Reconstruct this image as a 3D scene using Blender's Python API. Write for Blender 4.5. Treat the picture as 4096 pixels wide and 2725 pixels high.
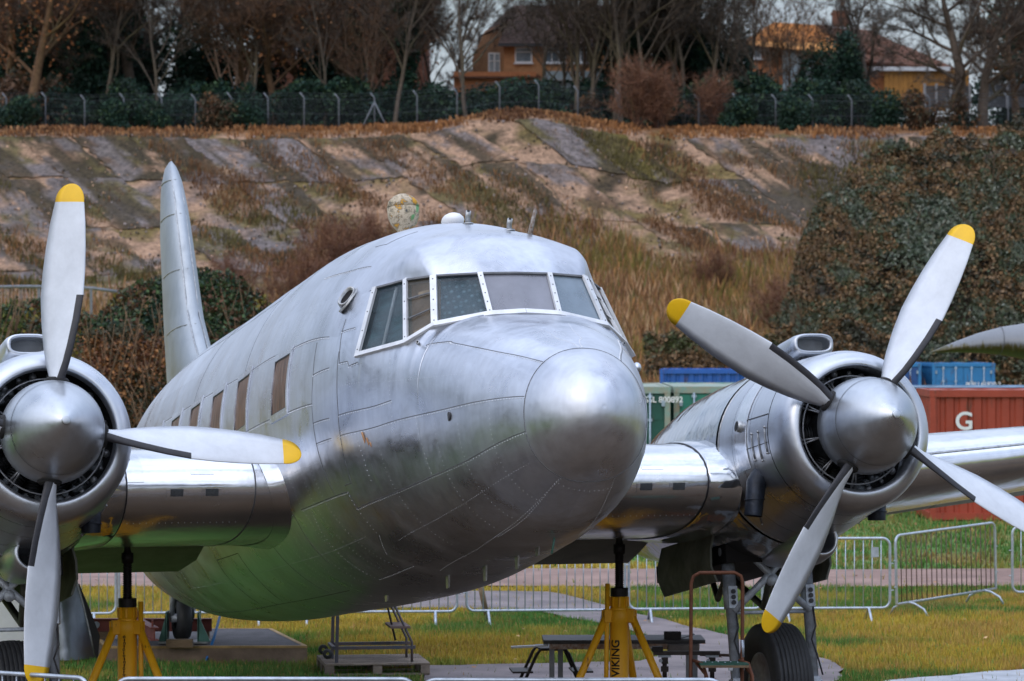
import bpy, math, random
import numpy as np
from mathutils import Vector, Matrix
random.seed(7); rng = np.random.default_rng(7)
for o in list(bpy.data.objects): bpy.data.objects.remove(o)
C = bpy.context.scene.collection
PI = math.pi
# ------------------------------------------------------------------ camera
CAMX, CAMY, CAMZ = 0.309, -29.691, 3.81
cam_d = bpy.data.cameras.new('camera'); cam = bpy.data.objects.new('camera', cam_d); C.objects.link(cam)
cam.location = (CAMX, CAMY, CAMZ); cam.rotation_euler = (PI/2-0.0031, 0, 0)
cam_d.sensor_width = 36; cam_d.lens = 14452.2/4096*36; cam_d.clip_start = .5; cam_d.clip_end = 4000
cam_d.dof.use_dof = True; cam_d.dof.focus_distance = 28.5; cam_d.dof.aperture_fstop = 5.6
sc = bpy.context.scene; sc.camera = cam
# ------------------------------------------------------------------ world and sun
SUN_EL, SUN_AZ = math.radians(38), math.radians(215)      # azimuth clockwise from +Y: behind and left of the camera
w = bpy.data.worlds.new('World'); sc.world = w; w.use_nodes = True
nt = w.node_tree; nt.nodes.clear()
def wn(t, **k):
    n = nt.nodes.new(t)
    for a, b in k.items(): setattr(n, a, b)
    return n
sky = wn('ShaderNodeTexSky', sky_type='NISHITA', sun_disc=False, sun_elevation=SUN_EL, sun_rotation=SUN_AZ)
sky.air_density = 1.2; sky.dust_density = 2.0; sky.ozone_density = 2.0
tc = wn('ShaderNodeTexCoord'); mp = wn('ShaderNodeMapping'); mp.inputs['Scale'].default_value = (1, 1, 2.6)
cl = wn('ShaderNodeTexNoise'); cl.inputs['Scale'].default_value = 2.4; cl.inputs['Detail'].default_value = 5; cl.inputs['Roughness'].default_value = .55
ra = wn('ShaderNodeValToRGB'); ra.color_ramp.elements[0].position = .38; ra.color_ramp.elements[1].position = .66
ra.color_ramp.elements[0].color = (.30, .30, .30, 1); ra.color_ramp.elements[1].color = (1, 1, 1, 1)
mx = wn('ShaderNodeMix', data_type='RGBA'); mx.inputs[7].default_value = (7.2, 8.0, 9.9, 1)
bg = wn('ShaderNodeBackground'); bg.inputs['Strength'].default_value = .122
wo = wn('ShaderNodeOutputWorld')
lk = nt.links.new
lk(tc.outputs['Generated'], mp.inputs['Vector']); lk(mp.outputs[0], cl.inputs['Vector']); lk(cl.outputs['Fac'], ra.inputs[0])
lk(ra.outputs[0], mx.inputs[0]); lk(sky.outputs[0], mx.inputs[6]); sz = wn('ShaderNodeSeparateXYZ'); lk(tc.outputs['Generated'], sz.inputs[0]); gr_ = wn('ShaderNodeMapRange'); gr_.inputs['To Min'].default_value = .50; gr_.inputs['To Max'].default_value = 1.65; lk(sz.outputs['Z'], gr_.inputs['Value'])   # overcast sky: brighter overhead than at the horizon
vs_ = wn('ShaderNodeVectorMath', operation='SCALE'); lk(mx.outputs[2], vs_.inputs[0]); lk(gr_.outputs[0], vs_.inputs['Scale']); lk(vs_.outputs[0], bg.inputs['Color']); lk(bg.outputs[0], wo.inputs[0])
sd = bpy.data.lights.new('sun', 'SUN'); sd.energy = 0.7; sd.angle = math.radians(120); sd.color = (1, .93, .84)
so = bpy.data.objects.new('sun', sd); C.objects.link(so)
so.rotation_euler = Vector((math.sin(SUN_AZ)*math.cos(SUN_EL), math.cos(SUN_AZ)*math.cos(SUN_EL), math.sin(SUN_EL))).to_track_quat('Z', 'Y').to_euler()
sc.view_settings.view_transform = 'Standard'; sc.view_settings.look = 'None'
sc.view_settings.exposure = 0.42; sc.view_settings.gamma = 1; sc.view_settings.use_curve_mapping = False

# ------------------------------------------------------------------ materials
MATS = {}
def new_mat(name):
    m = bpy.data.materials.new(name); m.use_nodes = True
    MATS[name] = m
    return m, m.node_tree.nodes, m.node_tree.links, m.node_tree.nodes['Principled BSDF']
def ramp(N, cols):
    r = N.new('ShaderNodeValToRGB'); e = r.color_ramp.elements
    while len(e) < len(cols): e.new(.5)
    for i, (p, c) in enumerate(cols): e[i].position = p; e[i].color = (c[0], c[1], c[2], 1)
    return r
def mat(name, col, rough=.6, metal=0, var=.25, scale=6, detail=4, bump=0, bscale=20, spec=.5, col2=None, coat=0, stretch=None, space='Object', ranvar=0):
    m, N, L, b = new_mat(name)
    t = N.new('ShaderNodeTexCoord'); v = t.outputs[space]
    if stretch:
        mpn = N.new('ShaderNodeMapping'); mpn.inputs['Scale'].default_value = stretch; L.new(v, mpn.inputs[0]); v = mpn.outputs[0]
    n = N.new('ShaderNodeTexNoise'); n.inputs['Scale'].default_value = scale; n.inputs['Detail'].default_value = detail; n.inputs['Roughness'].default_value = .62
    L.new(v, n.inputs['Vector'])
    c = np.array(col[:3])
    c2 = np.array(col2) if col2 is not None else np.clip(c*(1+var), 0, 1)
    r = ramp(N, [(.32, c*(1-var) if col2 is None else c), (.68, c2)])
    L.new(n.outputs['Fac'], r.inputs[0])
    out = r.outputs[0]
    if ranvar:
        oi = N.new('ShaderNodeObjectInfo'); hs = N.new('ShaderNodeHueSaturation'); ma = N.new('ShaderNodeMapRange')
        ma.inputs['To Min'].default_value = 1-ranvar; ma.inputs['To Max'].default_value = 1+ranvar
        L.new(oi.outputs['Random'], ma.inputs['Value']); L.new(ma.outputs[0], hs.inputs['Value']); L.new(out, hs.inputs['Color']); out = hs.outputs[0]
    L.new(out, b.inputs['Base Color'])
    b.inputs['Roughness'].default_value = rough; b.inputs['Metallic'].default_value = metal
    b.inputs['Specular IOR Level'].default_value = spec
    if coat: b.inputs['Coat Weight'].default_value = coat; b.inputs['Coat Roughness'].default_value = .12
    if bump:
        n2 = N.new('ShaderNodeTexNoise'); n2.inputs['Scale'].default_value = bscale; n2.inputs['Detail'].default_value = 4; L.new(v, n2.inputs['Vector'])
        bp = N.new('ShaderNodeBump'); bp.inputs['Strength'].default_value = 1; bp.inputs['Distance'].default_value = bump
        L.new(n2.outputs['Fac'], bp.inputs['Height']); L.new(bp.outputs[0], b.inputs['Normal'])
    return m
def silver(name, base, rough, dent=.004, dscale=3.0, stain=.35, vert=(1, 1, 1)):
    """aluminium dope: metallic paint with oil canning, streaks, mottled gloss"""
    m, N, L, b = new_mat(name)
    t = N.new('ShaderNodeTexCoord'); v = t.outputs['Object']
    n1 = N.new('ShaderNodeTexNoise'); n1.inputs['Scale'].default_value = 1.3; n1.inputs['Detail'].default_value = 6; n1.inputs['Roughness'].default_value = .6; L.new(v, n1.inputs['Vector'])
    mpn = N.new('ShaderNodeMapping'); mpn.inputs['Scale'].default_value = (9, 14, 1.6); L.new(v, mpn.inputs[0])
    n2 = N.new('ShaderNodeTexNoise'); n2.inputs['Scale'].default_value = 1.6; n2.inputs['Detail'].default_value = 5; L.new(mpn.outputs[0], n2.inputs['Vector'])
    c = np.array(base)
    r1 = ramp(N, [(.3, c*(1-stain*.35)), (.7, np.clip(c*1.08, 0, 1))]); L.new(n1.outputs['Fac'], r1.inputs[0])
    r2 = ramp(N, [(.3, (.86, .86, .86)), (.62, (1, 1, 1))]); L.new(n2.outputs['Fac'], r2.inputs[0])
    mm = N.new('ShaderNodeMix'); mm.data_type = 'RGBA'; mm.blend_type = 'MULTIPLY'; mm.inputs[0].default_value = stain
    L.new(r1.outputs[0], mm.inputs[6]); L.new(r2.outputs[0], mm.inputs[7])
    # weathering: sharp-edged stains and a slightly different tone for every panel
    n5 = N.new('ShaderNodeTexNoise'); n5.inputs['Scale'].default_value = 2.1; n5.inputs['Detail'].default_value = 8; n5.inputs['Roughness'].default_value = .68; n5.inputs['Distortion'].default_value = .6; L.new(v, n5.inputs['Vector'])
    r5 = ramp(N, [(.40, (.80, .795, .79)), (.50, (.95, .95, .95)), (.58, (1, 1, 1))]); L.new(n5.outputs['Fac'], r5.inputs[0])
    m5 = N.new('ShaderNodeMix'); m5.data_type = 'RGBA'; m5.blend_type = 'MULTIPLY'; m5.inputs[0].default_value = min(1, stain*1.3); L.new(mm.outputs[2], m5.inputs[6]); L.new(r5.outputs[0], m5.inputs[7])
    oi = N.new('ShaderNodeObjectInfo'); mo = N.new('ShaderNodeMapRange'); mo.inputs['To Min'].default_value = .90; mo.inputs['To Max'].default_value = 1.06; L.new(oi.outputs['Random'], mo.inputs['Value'])
    vs = N.new('ShaderNodeVectorMath'); vs.operation = 'SCALE'; L.new(m5.outputs[2], vs.inputs[0]); L.new(mo.outputs[0], vs.inputs['Scale']); L.new(vs.outputs[0], b.inputs['Base Color'])
    b.inputs['Metallic'].default_value = .94; b.inputs['Specular IOR Level'].default_value = .5
    mr = N.new('ShaderNodeMapRange'); mr.inputs['From Min'].default_value = .3; mr.inputs['From Max'].default_value = .7
    mr.inputs['To Min'].default_value = rough*.65; mr.inputs['To Max'].default_value = rough*1.4
    L.new(n5.outputs['Fac'], mr.inputs['Value']); L.new(mr.outputs[0], b.inputs['Roughness'])
    n3 = N.new('ShaderNodeTexNoise'); n3.inputs['Scale'].default_value = dscale; n3.inputs['Detail'].default_value = 3; n3.inputs['Roughness'].default_value = .45; L.new(v, n3.inputs['Vector'])
    bp = N.new('ShaderNodeBump'); bp.inputs['Strength'].default_value = 1; bp.inputs['Distance'].default_value = dent; L.new(n3.outputs['Fac'], bp.inputs['Height'])
    n6 = N.new('ShaderNodeTexNoise'); n6.inputs['Scale'].default_value = 9; n6.inputs['Detail'].default_value = 1; L.new(v, n6.inputs['Vector']); bp6 = N.new('ShaderNodeBump'); bp6.inputs['Distance'].default_value = dent*.16; L.new(n6.outputs['Fac'], bp6.inputs['Height']); L.new(bp.outputs[0], bp6.inputs['Normal'])
    n4 = N.new('ShaderNodeTexNoise'); n4.inputs['Scale'].default_value = 60; n4.inputs['Detail'].default_value = 2; L.new(v, n4.inputs['Vector'])
    bp2 = N.new('ShaderNodeBump'); bp2.inputs['Strength'].default_value = .04; bp2.inputs['Distance'].default_value = .0006; L.new(n4.outputs['Fac'], bp2.inputs['Height'])
    L.new(bp6.outputs[0], bp2.inputs['Normal']); L.new(bp2.outputs[0], b.inputs['Normal'])
    return m
SKIN = silver('silver_skin', (.60, .63, .695), .33, .012, 2.4, .6)
COWL = silver('silver_cowl', (.58, .61, .66), .33, .008, 2.6)
NACM = silver('nacelle_metal', (.60, .63, .67), .13, .02, 2.6, .5)
WINGM = silver('wing_metal', (.76, .78, .82), .20, .008, 4.0, .3)
SPINM = silver('spinner_metal', (.52, .555, .60), .36, .004, 3)
TAILM = silver('tail_skin', (.42, .455, .49), .50, .006, 3)
SEAM = mat('seam_dark', (.11, .115, .125), .7, 0, .3)
RIVET = mat('rivet_metal', (.62, .64, .67), .35, .85, .1)
FRAMEW = mat('window_frame_paint', (.66, .67, .69), .38, .35, .12, 9)
BLADE = mat('blade_paint', (.60, .635, .69), .42, 0, .09, 5, bump=.0008, bscale=40)
YELLOW = mat('tip_yellow', (.80, .47, .005), .4, 0, .08, 5)
BOOT = mat('rubber_boot', (.022, .022, .028), .5, 0, .3, 20)
DARKM = mat('engine_dark', (.035, .037, .04), .5, .4, .5, 25)
CYLM = mat('cylinder_grey', (.22, .24, .26), .45, .5, .5, 30)
RODM = mat('pushrod_grey', (.30, .31, .33), .4, .5, .2, 30)
BLACK = mat('dark_opening', (.008, .008, .009), .8, 0, .2)
GEARM = mat('gear_grey', (.42, .46, .52), .45, .25, .3, 14, bump=.002, bscale=40)
EXH = mat('exhaust_blue_black', (.012, .017, .028), .45, .4, .5, 16, bump=.004, bscale=30)
TYRE = mat('tyre_rubber', (.022, .023, .026), .6, 0, .35, 9, bump=.0015, bscale=60)
RIM = mat('wheel_rim_grey', (.30, .32, .34), .4, .6, .3, 12)
DOORIN = mat('door_inner_dark_green', (.13, .14, .12), .6, 0, .4, 5)
FLAPM = mat('flap_inner_olive', (.20, .20, .15), .55, .35, .25, 3)
GREENP = mat('primer_green', (.06, .16, .13), .5, 0, .2)

# ------------------------------------------------------------------ mesh helpers
class MB:
    def __init__(s): s.v = []; s.f = []; s.m = []; s.s = []
    def add(s, vs, fs, m=0, sm=True):
        o = len(s.v); s.v.extend([tuple(map(float, p)) for p in vs])
        for f in fs: s.f.append(tuple(o+i for i in f)); s.m.append(m); s.s.append(sm)
        return s
    def box(s, c, d, m=0, rz=0, rx=0, ry=0, taper=1):
        R_ = Matrix.Rotation(rz, 3, 'Z') @ Matrix.Rotation(ry, 3, 'Y') @ Matrix.Rotation(rx, 3, 'X')
        vs = []
        for z in (-.5, .5):
            k = taper if z > 0 else 1
            for x, y in ((-.5, -.5), (.5, -.5), (.5, .5), (-.5, .5)):
                vs.append(Vector(c)+R_@Vector((x*d[0]*k, y*d[1]*k, z*d[2])))
        return s.add(vs, [(3, 2, 1, 0), (4, 5, 6, 7), (0, 1, 5, 4), (1, 2, 6, 5), (2, 3, 7, 6), (3, 0, 4, 7)], m, False)
    def beam(s, a, b, wd, ht, m=0, up=(0, 0, 1)):
        a = Vector(a); b = Vector(b); d = (b-a).normalized(); u = Vector(up)
        if abs(d.dot(u)) > .98: u = Vector((0, 1, 0))
        sx = d.cross(u).normalized(); u = sx.cross(d).normalized(); vs = []
        for p in (a, b):
            for i, j in ((-.5, -.5), (.5, -.5), (.5, .5), (-.5, .5)): vs.append(p+sx*wd*i+u*ht*j)
        return s.add(vs, [(3, 2, 1, 0), (4, 5, 6, 7), (0, 1, 5, 4), (1, 2, 6, 5), (2, 3, 7, 6), (3, 0, 4, 7)], m, False)
    def path(s, pts, r, n=8, m=0, cap=True, closed=False):
        pts = [Vector(p) for p in pts]; k = len(pts)
        rs = r if hasattr(r, '__len__') else [r]*k
        vs = []; u = None
        for i, p in enumerate(pts):
            if closed: d = (pts[(i+1) % k]-pts[i-1]).normalized()
            else: d = (pts[min(i+1, k-1)]-pts[max(i-1, 0)]).normalized()
            if u is None: u = d.orthogonal().normalized()
            else:
                u = (u-d*u.dot(d))
                u = u.normalized() if u.length > 1e-6 else d.orthogonal().normalized()
            w_ = d.cross(u)
            for j in range(n):
                a = 2*PI*j/n; vs.append(p+(u*math.cos(a)+w_*math.sin(a))*rs[i])
        fs = []
        for i in range(k if closed else k-1):
            i2 = (i+1) % k
            for j in range(n): fs.append((i*n+j, i*n+(j+1) % n, i2*n+(j+1) % n, i2*n+j))
        s.add(vs, fs, m, True)
        if cap and not closed:
            o = len(s.v)-k*n
            s.f.append(tuple(o+j for j in reversed(range(n)))); s.m.append(m); s.s.append(False)
            s.f.append(tuple(o+(k-1)*n+j for j in range(n))); s.m.append(m); s.s.append(False)
        return s
    def cyl(s, a, b, r, r2=None, n=12, m=0, cap=True): return s.path([a, b], [r, r if r2 is None else r2], n, m, cap)
    def rev(s, prof, c=(0, 0, 0), ax='Y', n=32, m=0, ms=None, sm=True):
        """revolve (a, r) pairs about an axis through c"""
        vs = []
        for a, r in prof:
            for j in range(n):
                t = 2*PI*j/n; x, y = r*math.sin(t), r*math.cos(t)
                if ax == 'Y': p = (c[0]+x, c[1]+a, c[2]+y)
                elif ax == 'Z': p = (c[0]+x, c[1]+y, c[2]+a)
                else: p = (c[0]+a, c[1]+x, c[2]+y)
                vs.append(p)
        for i in range(len(prof)-1):
            fs = [(i*n+j, i*n+(j+1) % n, (i+1)*n+(j+1) % n, (i+1)*n+j) for j in range(n)]
            if i == 0: o = len(s.v); s.v.extend([tuple(map(float, p)) for p in vs])
            for f in fs: s.f.append(tuple(o+q for q in f)); s.m.append(ms[i] if ms else m); s.s.append(sm)
        return s
    def sphere(s, c, r, n=10, k=6, m=0, sx=1, sy=1, sz=1):
        vs = []; fs = []
        for i in range(k+1):
            t = PI*i/k
            for j in range(n):
                a = 2*PI*j/n; vs.append((c[0]+r*sx*math.sin(t)*math.cos(a), c[1]+r*sy*math.sin(t)*math.sin(a), c[2]+r*sz*math.cos(t)))
        for i in range(k):
            for j in range(n): fs.append((i*n+j, (i+1)*n+j, (i+1)*n+(j+1) % n, i*n+(j+1) % n))
        return s.add(vs, fs, m, True)
    def grid(s, P, m=0, sm=True, closed=False, flip=False):
        P = np.asarray(P, float); a, b = P.shape[:2]; fs = []
        for i in range(a-1):
            for j in range(b if closed else b-1):
                j2 = (j+1) % b; f = (i*b+j, i*b+j2, (i+1)*b+j2, (i+1)*b+j)
                fs.append(f[::-1] if flip else f)
        return s.add(P.reshape(-1, 3), fs, m, sm)
    def plate(s, P, Nn, th, m=0):
        """grid P given thickness th along normals Nn (array or vector)"""
        P = np.asarray(P, float); Q = P+np.asarray(Nn)*th; a, b = P.shape[:2]
        s.grid(Q, m); s.grid(P, m, flip=True)
        for A, B in ((P[0], Q[0]), (P[-1], Q[-1]), (P[:, 0], Q[:, 0]), (P[:, -1], Q[:, -1])): s.grid(np.stack([A, B]), m, False)
        return s
    def build(s, name, mats, parent=None, loc=None, rot=None):
        me = bpy.data.meshes.new(name); me.from_pydata(s.v, [], s.f)
        for q in (mats if isinstance(mats, (list, tuple)) else [mats]): me.materials.append(q)
        me.polygons.foreach_set('material_index', s.m); me.polygons.foreach_set('use_smooth', s.s); me.update()
        return link(name, me, parent, loc, rot)
def link(name, me, parent=None, loc=None, rot=None):
    o = bpy.data.objects.new(name, me); C.objects.link(o)
    if parent is not None: o.parent = parent
    if loc is not None: o.location = loc
    if rot is not None: o.rotation_euler = rot
    return o
def tag(o, label=None, cat=None, group=None, kind=None):
    if label: o['label'] = label
    if cat: o['category'] = cat
    if group: o['group'] = group
    if kind: o['kind'] = kind
    return o
def thing(name, label, cat, loc=(0, 0, 0), rz=0, group=None):
    o = bpy.data.objects.new(name, None); C.objects.link(o); o.location = loc; o.rotation_euler = (0, 0, rz); o.empty_display_size = .3
    return tag(o, label, cat, group)
def kids(o): return [c for c in bpy.data.objects if c.parent == o]
def copy_tree(o, parent=None, label=None):
    c = o.copy(); C.objects.link(c)
    if parent is not None: c.parent = parent
    if label: c['label'] = label
    for ch in CH.get(o.name, None) or kids(o): copy_tree(ch, c)
    return c
CH = {}
def bevel(o, wd=.004, seg=1):
    md = o.modifiers.new('bevel', 'BEVEL'); md.width = wd; md.segments = seg; md.limit_method = 'ANGLE'; md.angle_limit = math.radians(40); return o
FD = 8315.7                                                        # focal length in units of a 2357 px wide picture
def at(dx, dy, D): return Vector((CAMX+(dx-1178.5)/FD*D, CAMY+D, CAMZ-(dy-758.4)/FD*D))
def gnd(dx, dy): D = CAMZ*FD/(dy-758.4); return Vector((CAMX+(dx-1178.5)/FD*D, CAMY+D, 0))
# ================================================================== THE AIRCRAFT (local frame: x to port, -y forward, z up, origin between the propeller hubs)
air = thing('airliner', 'large silver twin-propeller airliner on yellow jacks with white-framed cockpit windows', 'airplane')
air.location = (0, 0, 3.0); air.matrix_basis = Matrix.Translation((0, 0, 3.0)) @ Matrix.Rotation(0.28384, 4, 'Z') @ Matrix.Rotation(-0.16280, 4, 'X')
YS = np.array([-3.03, -2.3, -1.4, -.3, 1.2, 3.0, 5.0, 7.5, 10.0, 12.2, 13.8])
ZT = np.array([.181, .60, 1.12, 1.627, 1.868, 1.945, 1.97, 2.04, 2.01, 1.84, 1.60])
ZB = np.array([-.821, -1.057, -1.15, -1.171, -1.236, -1.19, -1.09, -.95, -.65, -.16, .50])
WD = np.array([.475, .727, .95, 1.27, 1.375, 1.355, 1.35, 1.30, 1.12, .74, .25])
ZM = np.array([-.34, -.198, -.03, .172, .254, .315, .379, .485, .627, .80, 1.03])
YN = np.array([-3.03, -2.5, -2.0, -1.61]); ZN = np.array([.181, .400, .562, .680])
EX, ZF = 2.15, .48
def herm(yq, Y, V):
    yq = np.asarray(yq, float); h = np.diff(Y); d = np.diff(V)/h; m = np.zeros(len(V)); m[0] = d[0]; m[-1] = d[-1]
    m[1:-1] = (d[:-1]*h[1:]+d[1:]*h[:-1])/(h[:-1]+h[1:])
    i = np.clip(np.searchsorted(Y, yq)-1, 0, len(h)-1); t = (yq-Y[i])/h[i]
    return (2*t**3-3*t**2+1)*V[i]+(t**3-2*t**2+t)*h[i]*m[i]+(-2*t**3+3*t**2)*V[i+1]+(t**3-t**2)*h[i]*m[i+1]
# windscreen key lines: centre, centre post, corner post, second post, aft end of side window
BK = np.array([(0, -1.61, .690), (.281, -1.600, .675), (.700, -1.470, .612), (.895, -1.305, .500), (1.150, -.735, .487)])
TK = np.array([(0, -1.385, 1.045), (.285, -1.367, 1.043), (.625, -1.215, 1.048), (.772, -.905, 1.070), (.950, -.610, 1.056)])
def secp(y):
    """zt, zb, w, zm at station y"""
    if y < -3.03:
        yc, Lc = -2.55, .95; k = math.sqrt(max(0, 1-((yc-y)/Lc)**2))/math.sqrt(1-(.48/.95)**2)
        zc = -.32; return zc+(.501)*k, zc-(.501)*k, max(.475*k, 1e-4), zc-.02*k
    zb, w_ = float(herm(y, YS, ZB)), float(herm(y, YS, WD))
    zt = float(herm(y, YN, ZN)) if y < -1.61 else float(herm(y, YS, ZT))
    return zt, zb, w_, float(herm(y, YS, ZM))
def exu(y): return float(np.interp(y, [-3.03, -2.6, -2.1, -1.61, -1.35, -1.1, -.735], [2.15, 2.25, 2.5, 2.85, 2.8, 2.5, 2.15]))
def rad(zt, zb, w_, zm, ph, e=EX):
    s, c = abs(math.sin(ph)), math.cos(ph); h = (zt-zm) if c > 0 else (zm-zb)
    e = e if c > 0 else EX
    return ((s/w_)**e+(abs(c)/h)**e)**(-1/e)
def hull(y, ph, off=0):
    """surface point; ph in degrees from the crown, positive to starboard (image left)"""
    zt, zb, w_, zm = secp_l(y); p = math.radians(ph); r = rad(zt, zb, w_, zm, p, exu(y))+off
    return (-r*math.sin(p), y, zm+r*math.cos(p))
def ybk(y):   # x, z of the sill curve at station y
    yy = BK[:, 1]; return float(np.interp(y, yy, BK[:, 0])), float(np.interp(y, yy, BK[:, 2]))
zmA, zmB = secp(-1.6101)[3], secp(-.735)[3]
def secp_l(y):
    zt, zb, w_, zm = secp(y)
    if -1.61 <= y < -.735:
        zm0 = zm
        x, z = ybk(y); e_ = exu(y); q = max(2e-3, 1-(x/w_)**e_); h = (z-zm0)/q**(1/e_); return zm0+h, zb, w_, zm0
    return zt, zb, w_, zm
def phi_of(x, z, zm): return math.degrees(math.atan2(x, z-zm))
def zsol(y, z):   # angle on the section where height is z
    zt, zb, w_, zm = secp_l(y); lo, hi = 0, 90
    for _ in range(40):
        m_ = (lo+hi)/2; r = rad(zt, zb, w_, zm, math.radians(m_))
        if zm+r*math.cos(math.radians(m_)) > z: lo = m_
        else: hi = m_
    return lo
def phis(y):
    if y <= -1.61: return 0.0
    if y < -.735:
        x, z = ybk(y); return phi_of(x, z, secp_l(y)[3])
    if y < -.61: return zsol(y, .487+(1.056-.487)*(y+.735)/.125)
    a = zsol(-.61, 1.056)
    return a+(52-a)*min(1, (y+.61)/.31)
tl = np.concatenate([np.linspace(52, 66, 6)[:-1], np.linspace(66, 89, 9)[:-1], np.linspace(89, 122.7, 11)[:-1], np.linspace(122.7, 158, 11)[:-1], np.linspace(158, 180, 7)])
tl = (tl-52)/128
yl = np.concatenate([np.linspace(-3.03, -1.7, 26), np.linspace(-1.66, -1.62, 2), -1.61+np.array([0, .004, .01, .02, .035, .05, .07, .09, .115, .14, .17, .21, .26, .305]), np.linspace(-1.25, -.78, 9), [-.735, -.69, -.65, -.61, -.55, -.46, -.38, -.3, -.2, -.08, .04, .13], np.linspace(.3, 2.9, 16), np.linspace(3.1, 5.3, 12), np.linspace(5.5, 13.75, 34)])
low = np.array([[hull(y, phis(y)+(180-phis(y))*t) for t in tl] for y in yl])
# upper (canopy and crown) patch
cu = np.concatenate([np.linspace(0, 36, 19)[:-1], np.linspace(36, 52, 9)])/52
sk = np.array([0, .22, .5, .74, 1.0])*1.0
def lerpk(K, s): return np.array([np.interp(s, sk, K[:, i]) for i in range(3)])
i3 = int(np.argmin(abs(yl+.3))); upY = yl[i3:]
rows = 18; roof = []
for r_ in range(rows):
    row = []; t = r_/(rows-1)
    for c_ in cu:
        P0 = lerpk(TK, c_); E = np.array(hull(-.3, c_*52)); E[0] = -E[0]
        dE = (np.array(hull(-.1, c_*52))-np.array(hull(-.3, c_*52)))/.2; dE[0] = -dE[0]
        Ln = np.linalg.norm(E-P0)
        wgt = min(1, c_/.8)
        d0 = np.array([.42*wgt*(1-max(0, (c_-.62)/.38)), .62+.3*max(0, (c_-.6)/.4), .95*(1-.9*max(0, (c_-.55)/.45))]); d0 /= np.linalg.norm(d0)
        P1 = P0+d0*Ln*(.44+.05*wgt); P2 = E-dE/np.linalg.norm(dE)*Ln*.38
        row.append((1-t)**3*P0+3*t*(1-t)**2*P1+3*t*t*(1-t)*P2+t**3*E)
    roof.append(row)
roof = np.array(roof); roof[:, :, 0] *= -1                            # starboard is negative x
crown = np.array([[hull(y, c_*52) for c_ in cu] for y in upY])
up = np.concatenate([roof[:-1], crown])
def gnorm(P):
    du = np.gradient(P, axis=0); dv = np.gradient(P, axis=1); n = np.cross(du, dv); n /= (np.linalg.norm(n, axis=2, keepdims=True)+1e-12); return n
upf = np.concatenate([up[:, ::-1], up[:, 1:]*[-1, 1, 1]], axis=1)       # starboard edge -> centre -> port edge
lof = np.concatenate([low, low[:, ::-1][:, 1:]*[-1, 1, 1]], axis=1)     # starboard edge -> keel -> port edge
def outw(P, N):
    cen = P.mean(axis=1, keepdims=True); s_ = np.sign(((P-cen)*N).sum()); return N*(s_ if s_ else 1)
# normals: make both patches share theirs along the common edge aft of the canopy
Nup, Nlo = outw(upf, gnorm(upf)), outw(lof, gnorm(lof))
off_u = rows-1
for k in range(len(upY)):
    for a, b in ((0, 0), (-1, -1)):
        n = Nup[off_u+k, a]+Nlo[i3+k, b]; n /= np.linalg.norm(n); Nup[off_u+k, a] = n; Nlo[i3+k, b] = n
def skin(P, N, name, m=SKIN, label=None):
    a, b = P.shape[:2]; mb = MB().grid(P)
    f0 = mb.f[len(mb.f)//2]; v0, v1, v2 = [np.array(mb.v[i]) for i in f0[:3]]
    nn = N.reshape(-1, 3)[f0[0]]
    if np.cross(v1-v0, v2-v1) @ nn < 0: mb.f = [f[::-1] for f in mb.f]
    o = mb.build(name, m, air)
    o.data.normals_split_custom_set_from_vertices([tuple(map(float, n)) for n in N.reshape(-1, 3)])
    if label: o['label'] = label
    return o
def split(P, N, ri, ci, name='skin_panel'):
    for a, b in zip(ri[:-1], ri[1:]):
        for c_, d in zip(ci[:-1], ci[1:]): skin(P[a:b+1, c_:d+1], N[a:b+1, c_:d+1], name)
yi = lambda y: int(np.argmin(abs(yl-y)))
nl = len(tl)
cb = [0, 5, 13, 23, 33, nl-1]; cfull = cb+[2*(nl-1)-c_ for c_ in cb[:-1]][::-1]
cn = [0, 13, 28, nl-1]; cnf = cn+[2*(nl-1)-c_ for c_ in cn[:-1]][::-1]
split(lof, Nlo, [0, yi(-.38)], cnf)
split(lof, Nlo, [yi(-.38), yi(.13), yi(2.9), yi(5.3), yi(8.6), yi(12), len(yl)-1], cfull)
mu = len(cu)-1
ub = [0, 8, mu*2-8, mu*2]
split(upf, Nup, [0, off_u-0], [0, mu*2])
split(upf, Nup, [off_u, off_u+yi(2.9)-i3, off_u+yi(5.3)-i3, off_u+yi(8.6)-i3, off_u+yi(12)-i3, len(upf)-1], ub)
# nose cap
cy = -3.03-.47*np.sin(np.linspace(0, PI/2, 22)); cy[-1] = -3.4999
cap = np.array([[hull(y, a) for a in np.linspace(0, 360, 65)[:-1]] for y in cy]); cap[:, :, 1] -= .002
mb = MB().grid(cap, closed=True); mb.add([(0, -3.5005, -.322)], []); 
o = len(mb.v)-1; b_ = len(cap)*64-64
for j in range(64): mb.f.append((b_+j, b_+(j+1) % 64, o)); mb.m.append(0); mb.s.append(True)
nose = mb.build('nose_cap', SKIN, air); nose['label'] = 'smooth rounded nose cap'
# tail cone tip
tcn = MB(); tcp = np.array([[hull(13.75, a) for a in np.linspace(0, 360, 33)[:-1]], [(lambda q: (q[0]*.4, 14.05, 1.1+(q[2]-1.1)*.4))(hull(13.75, a)) for a in np.linspace(0, 360, 33)[:-1]]])
tcn.grid(tcp, closed=True); tcn.build('tail_cone', TAILM, air)
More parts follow.
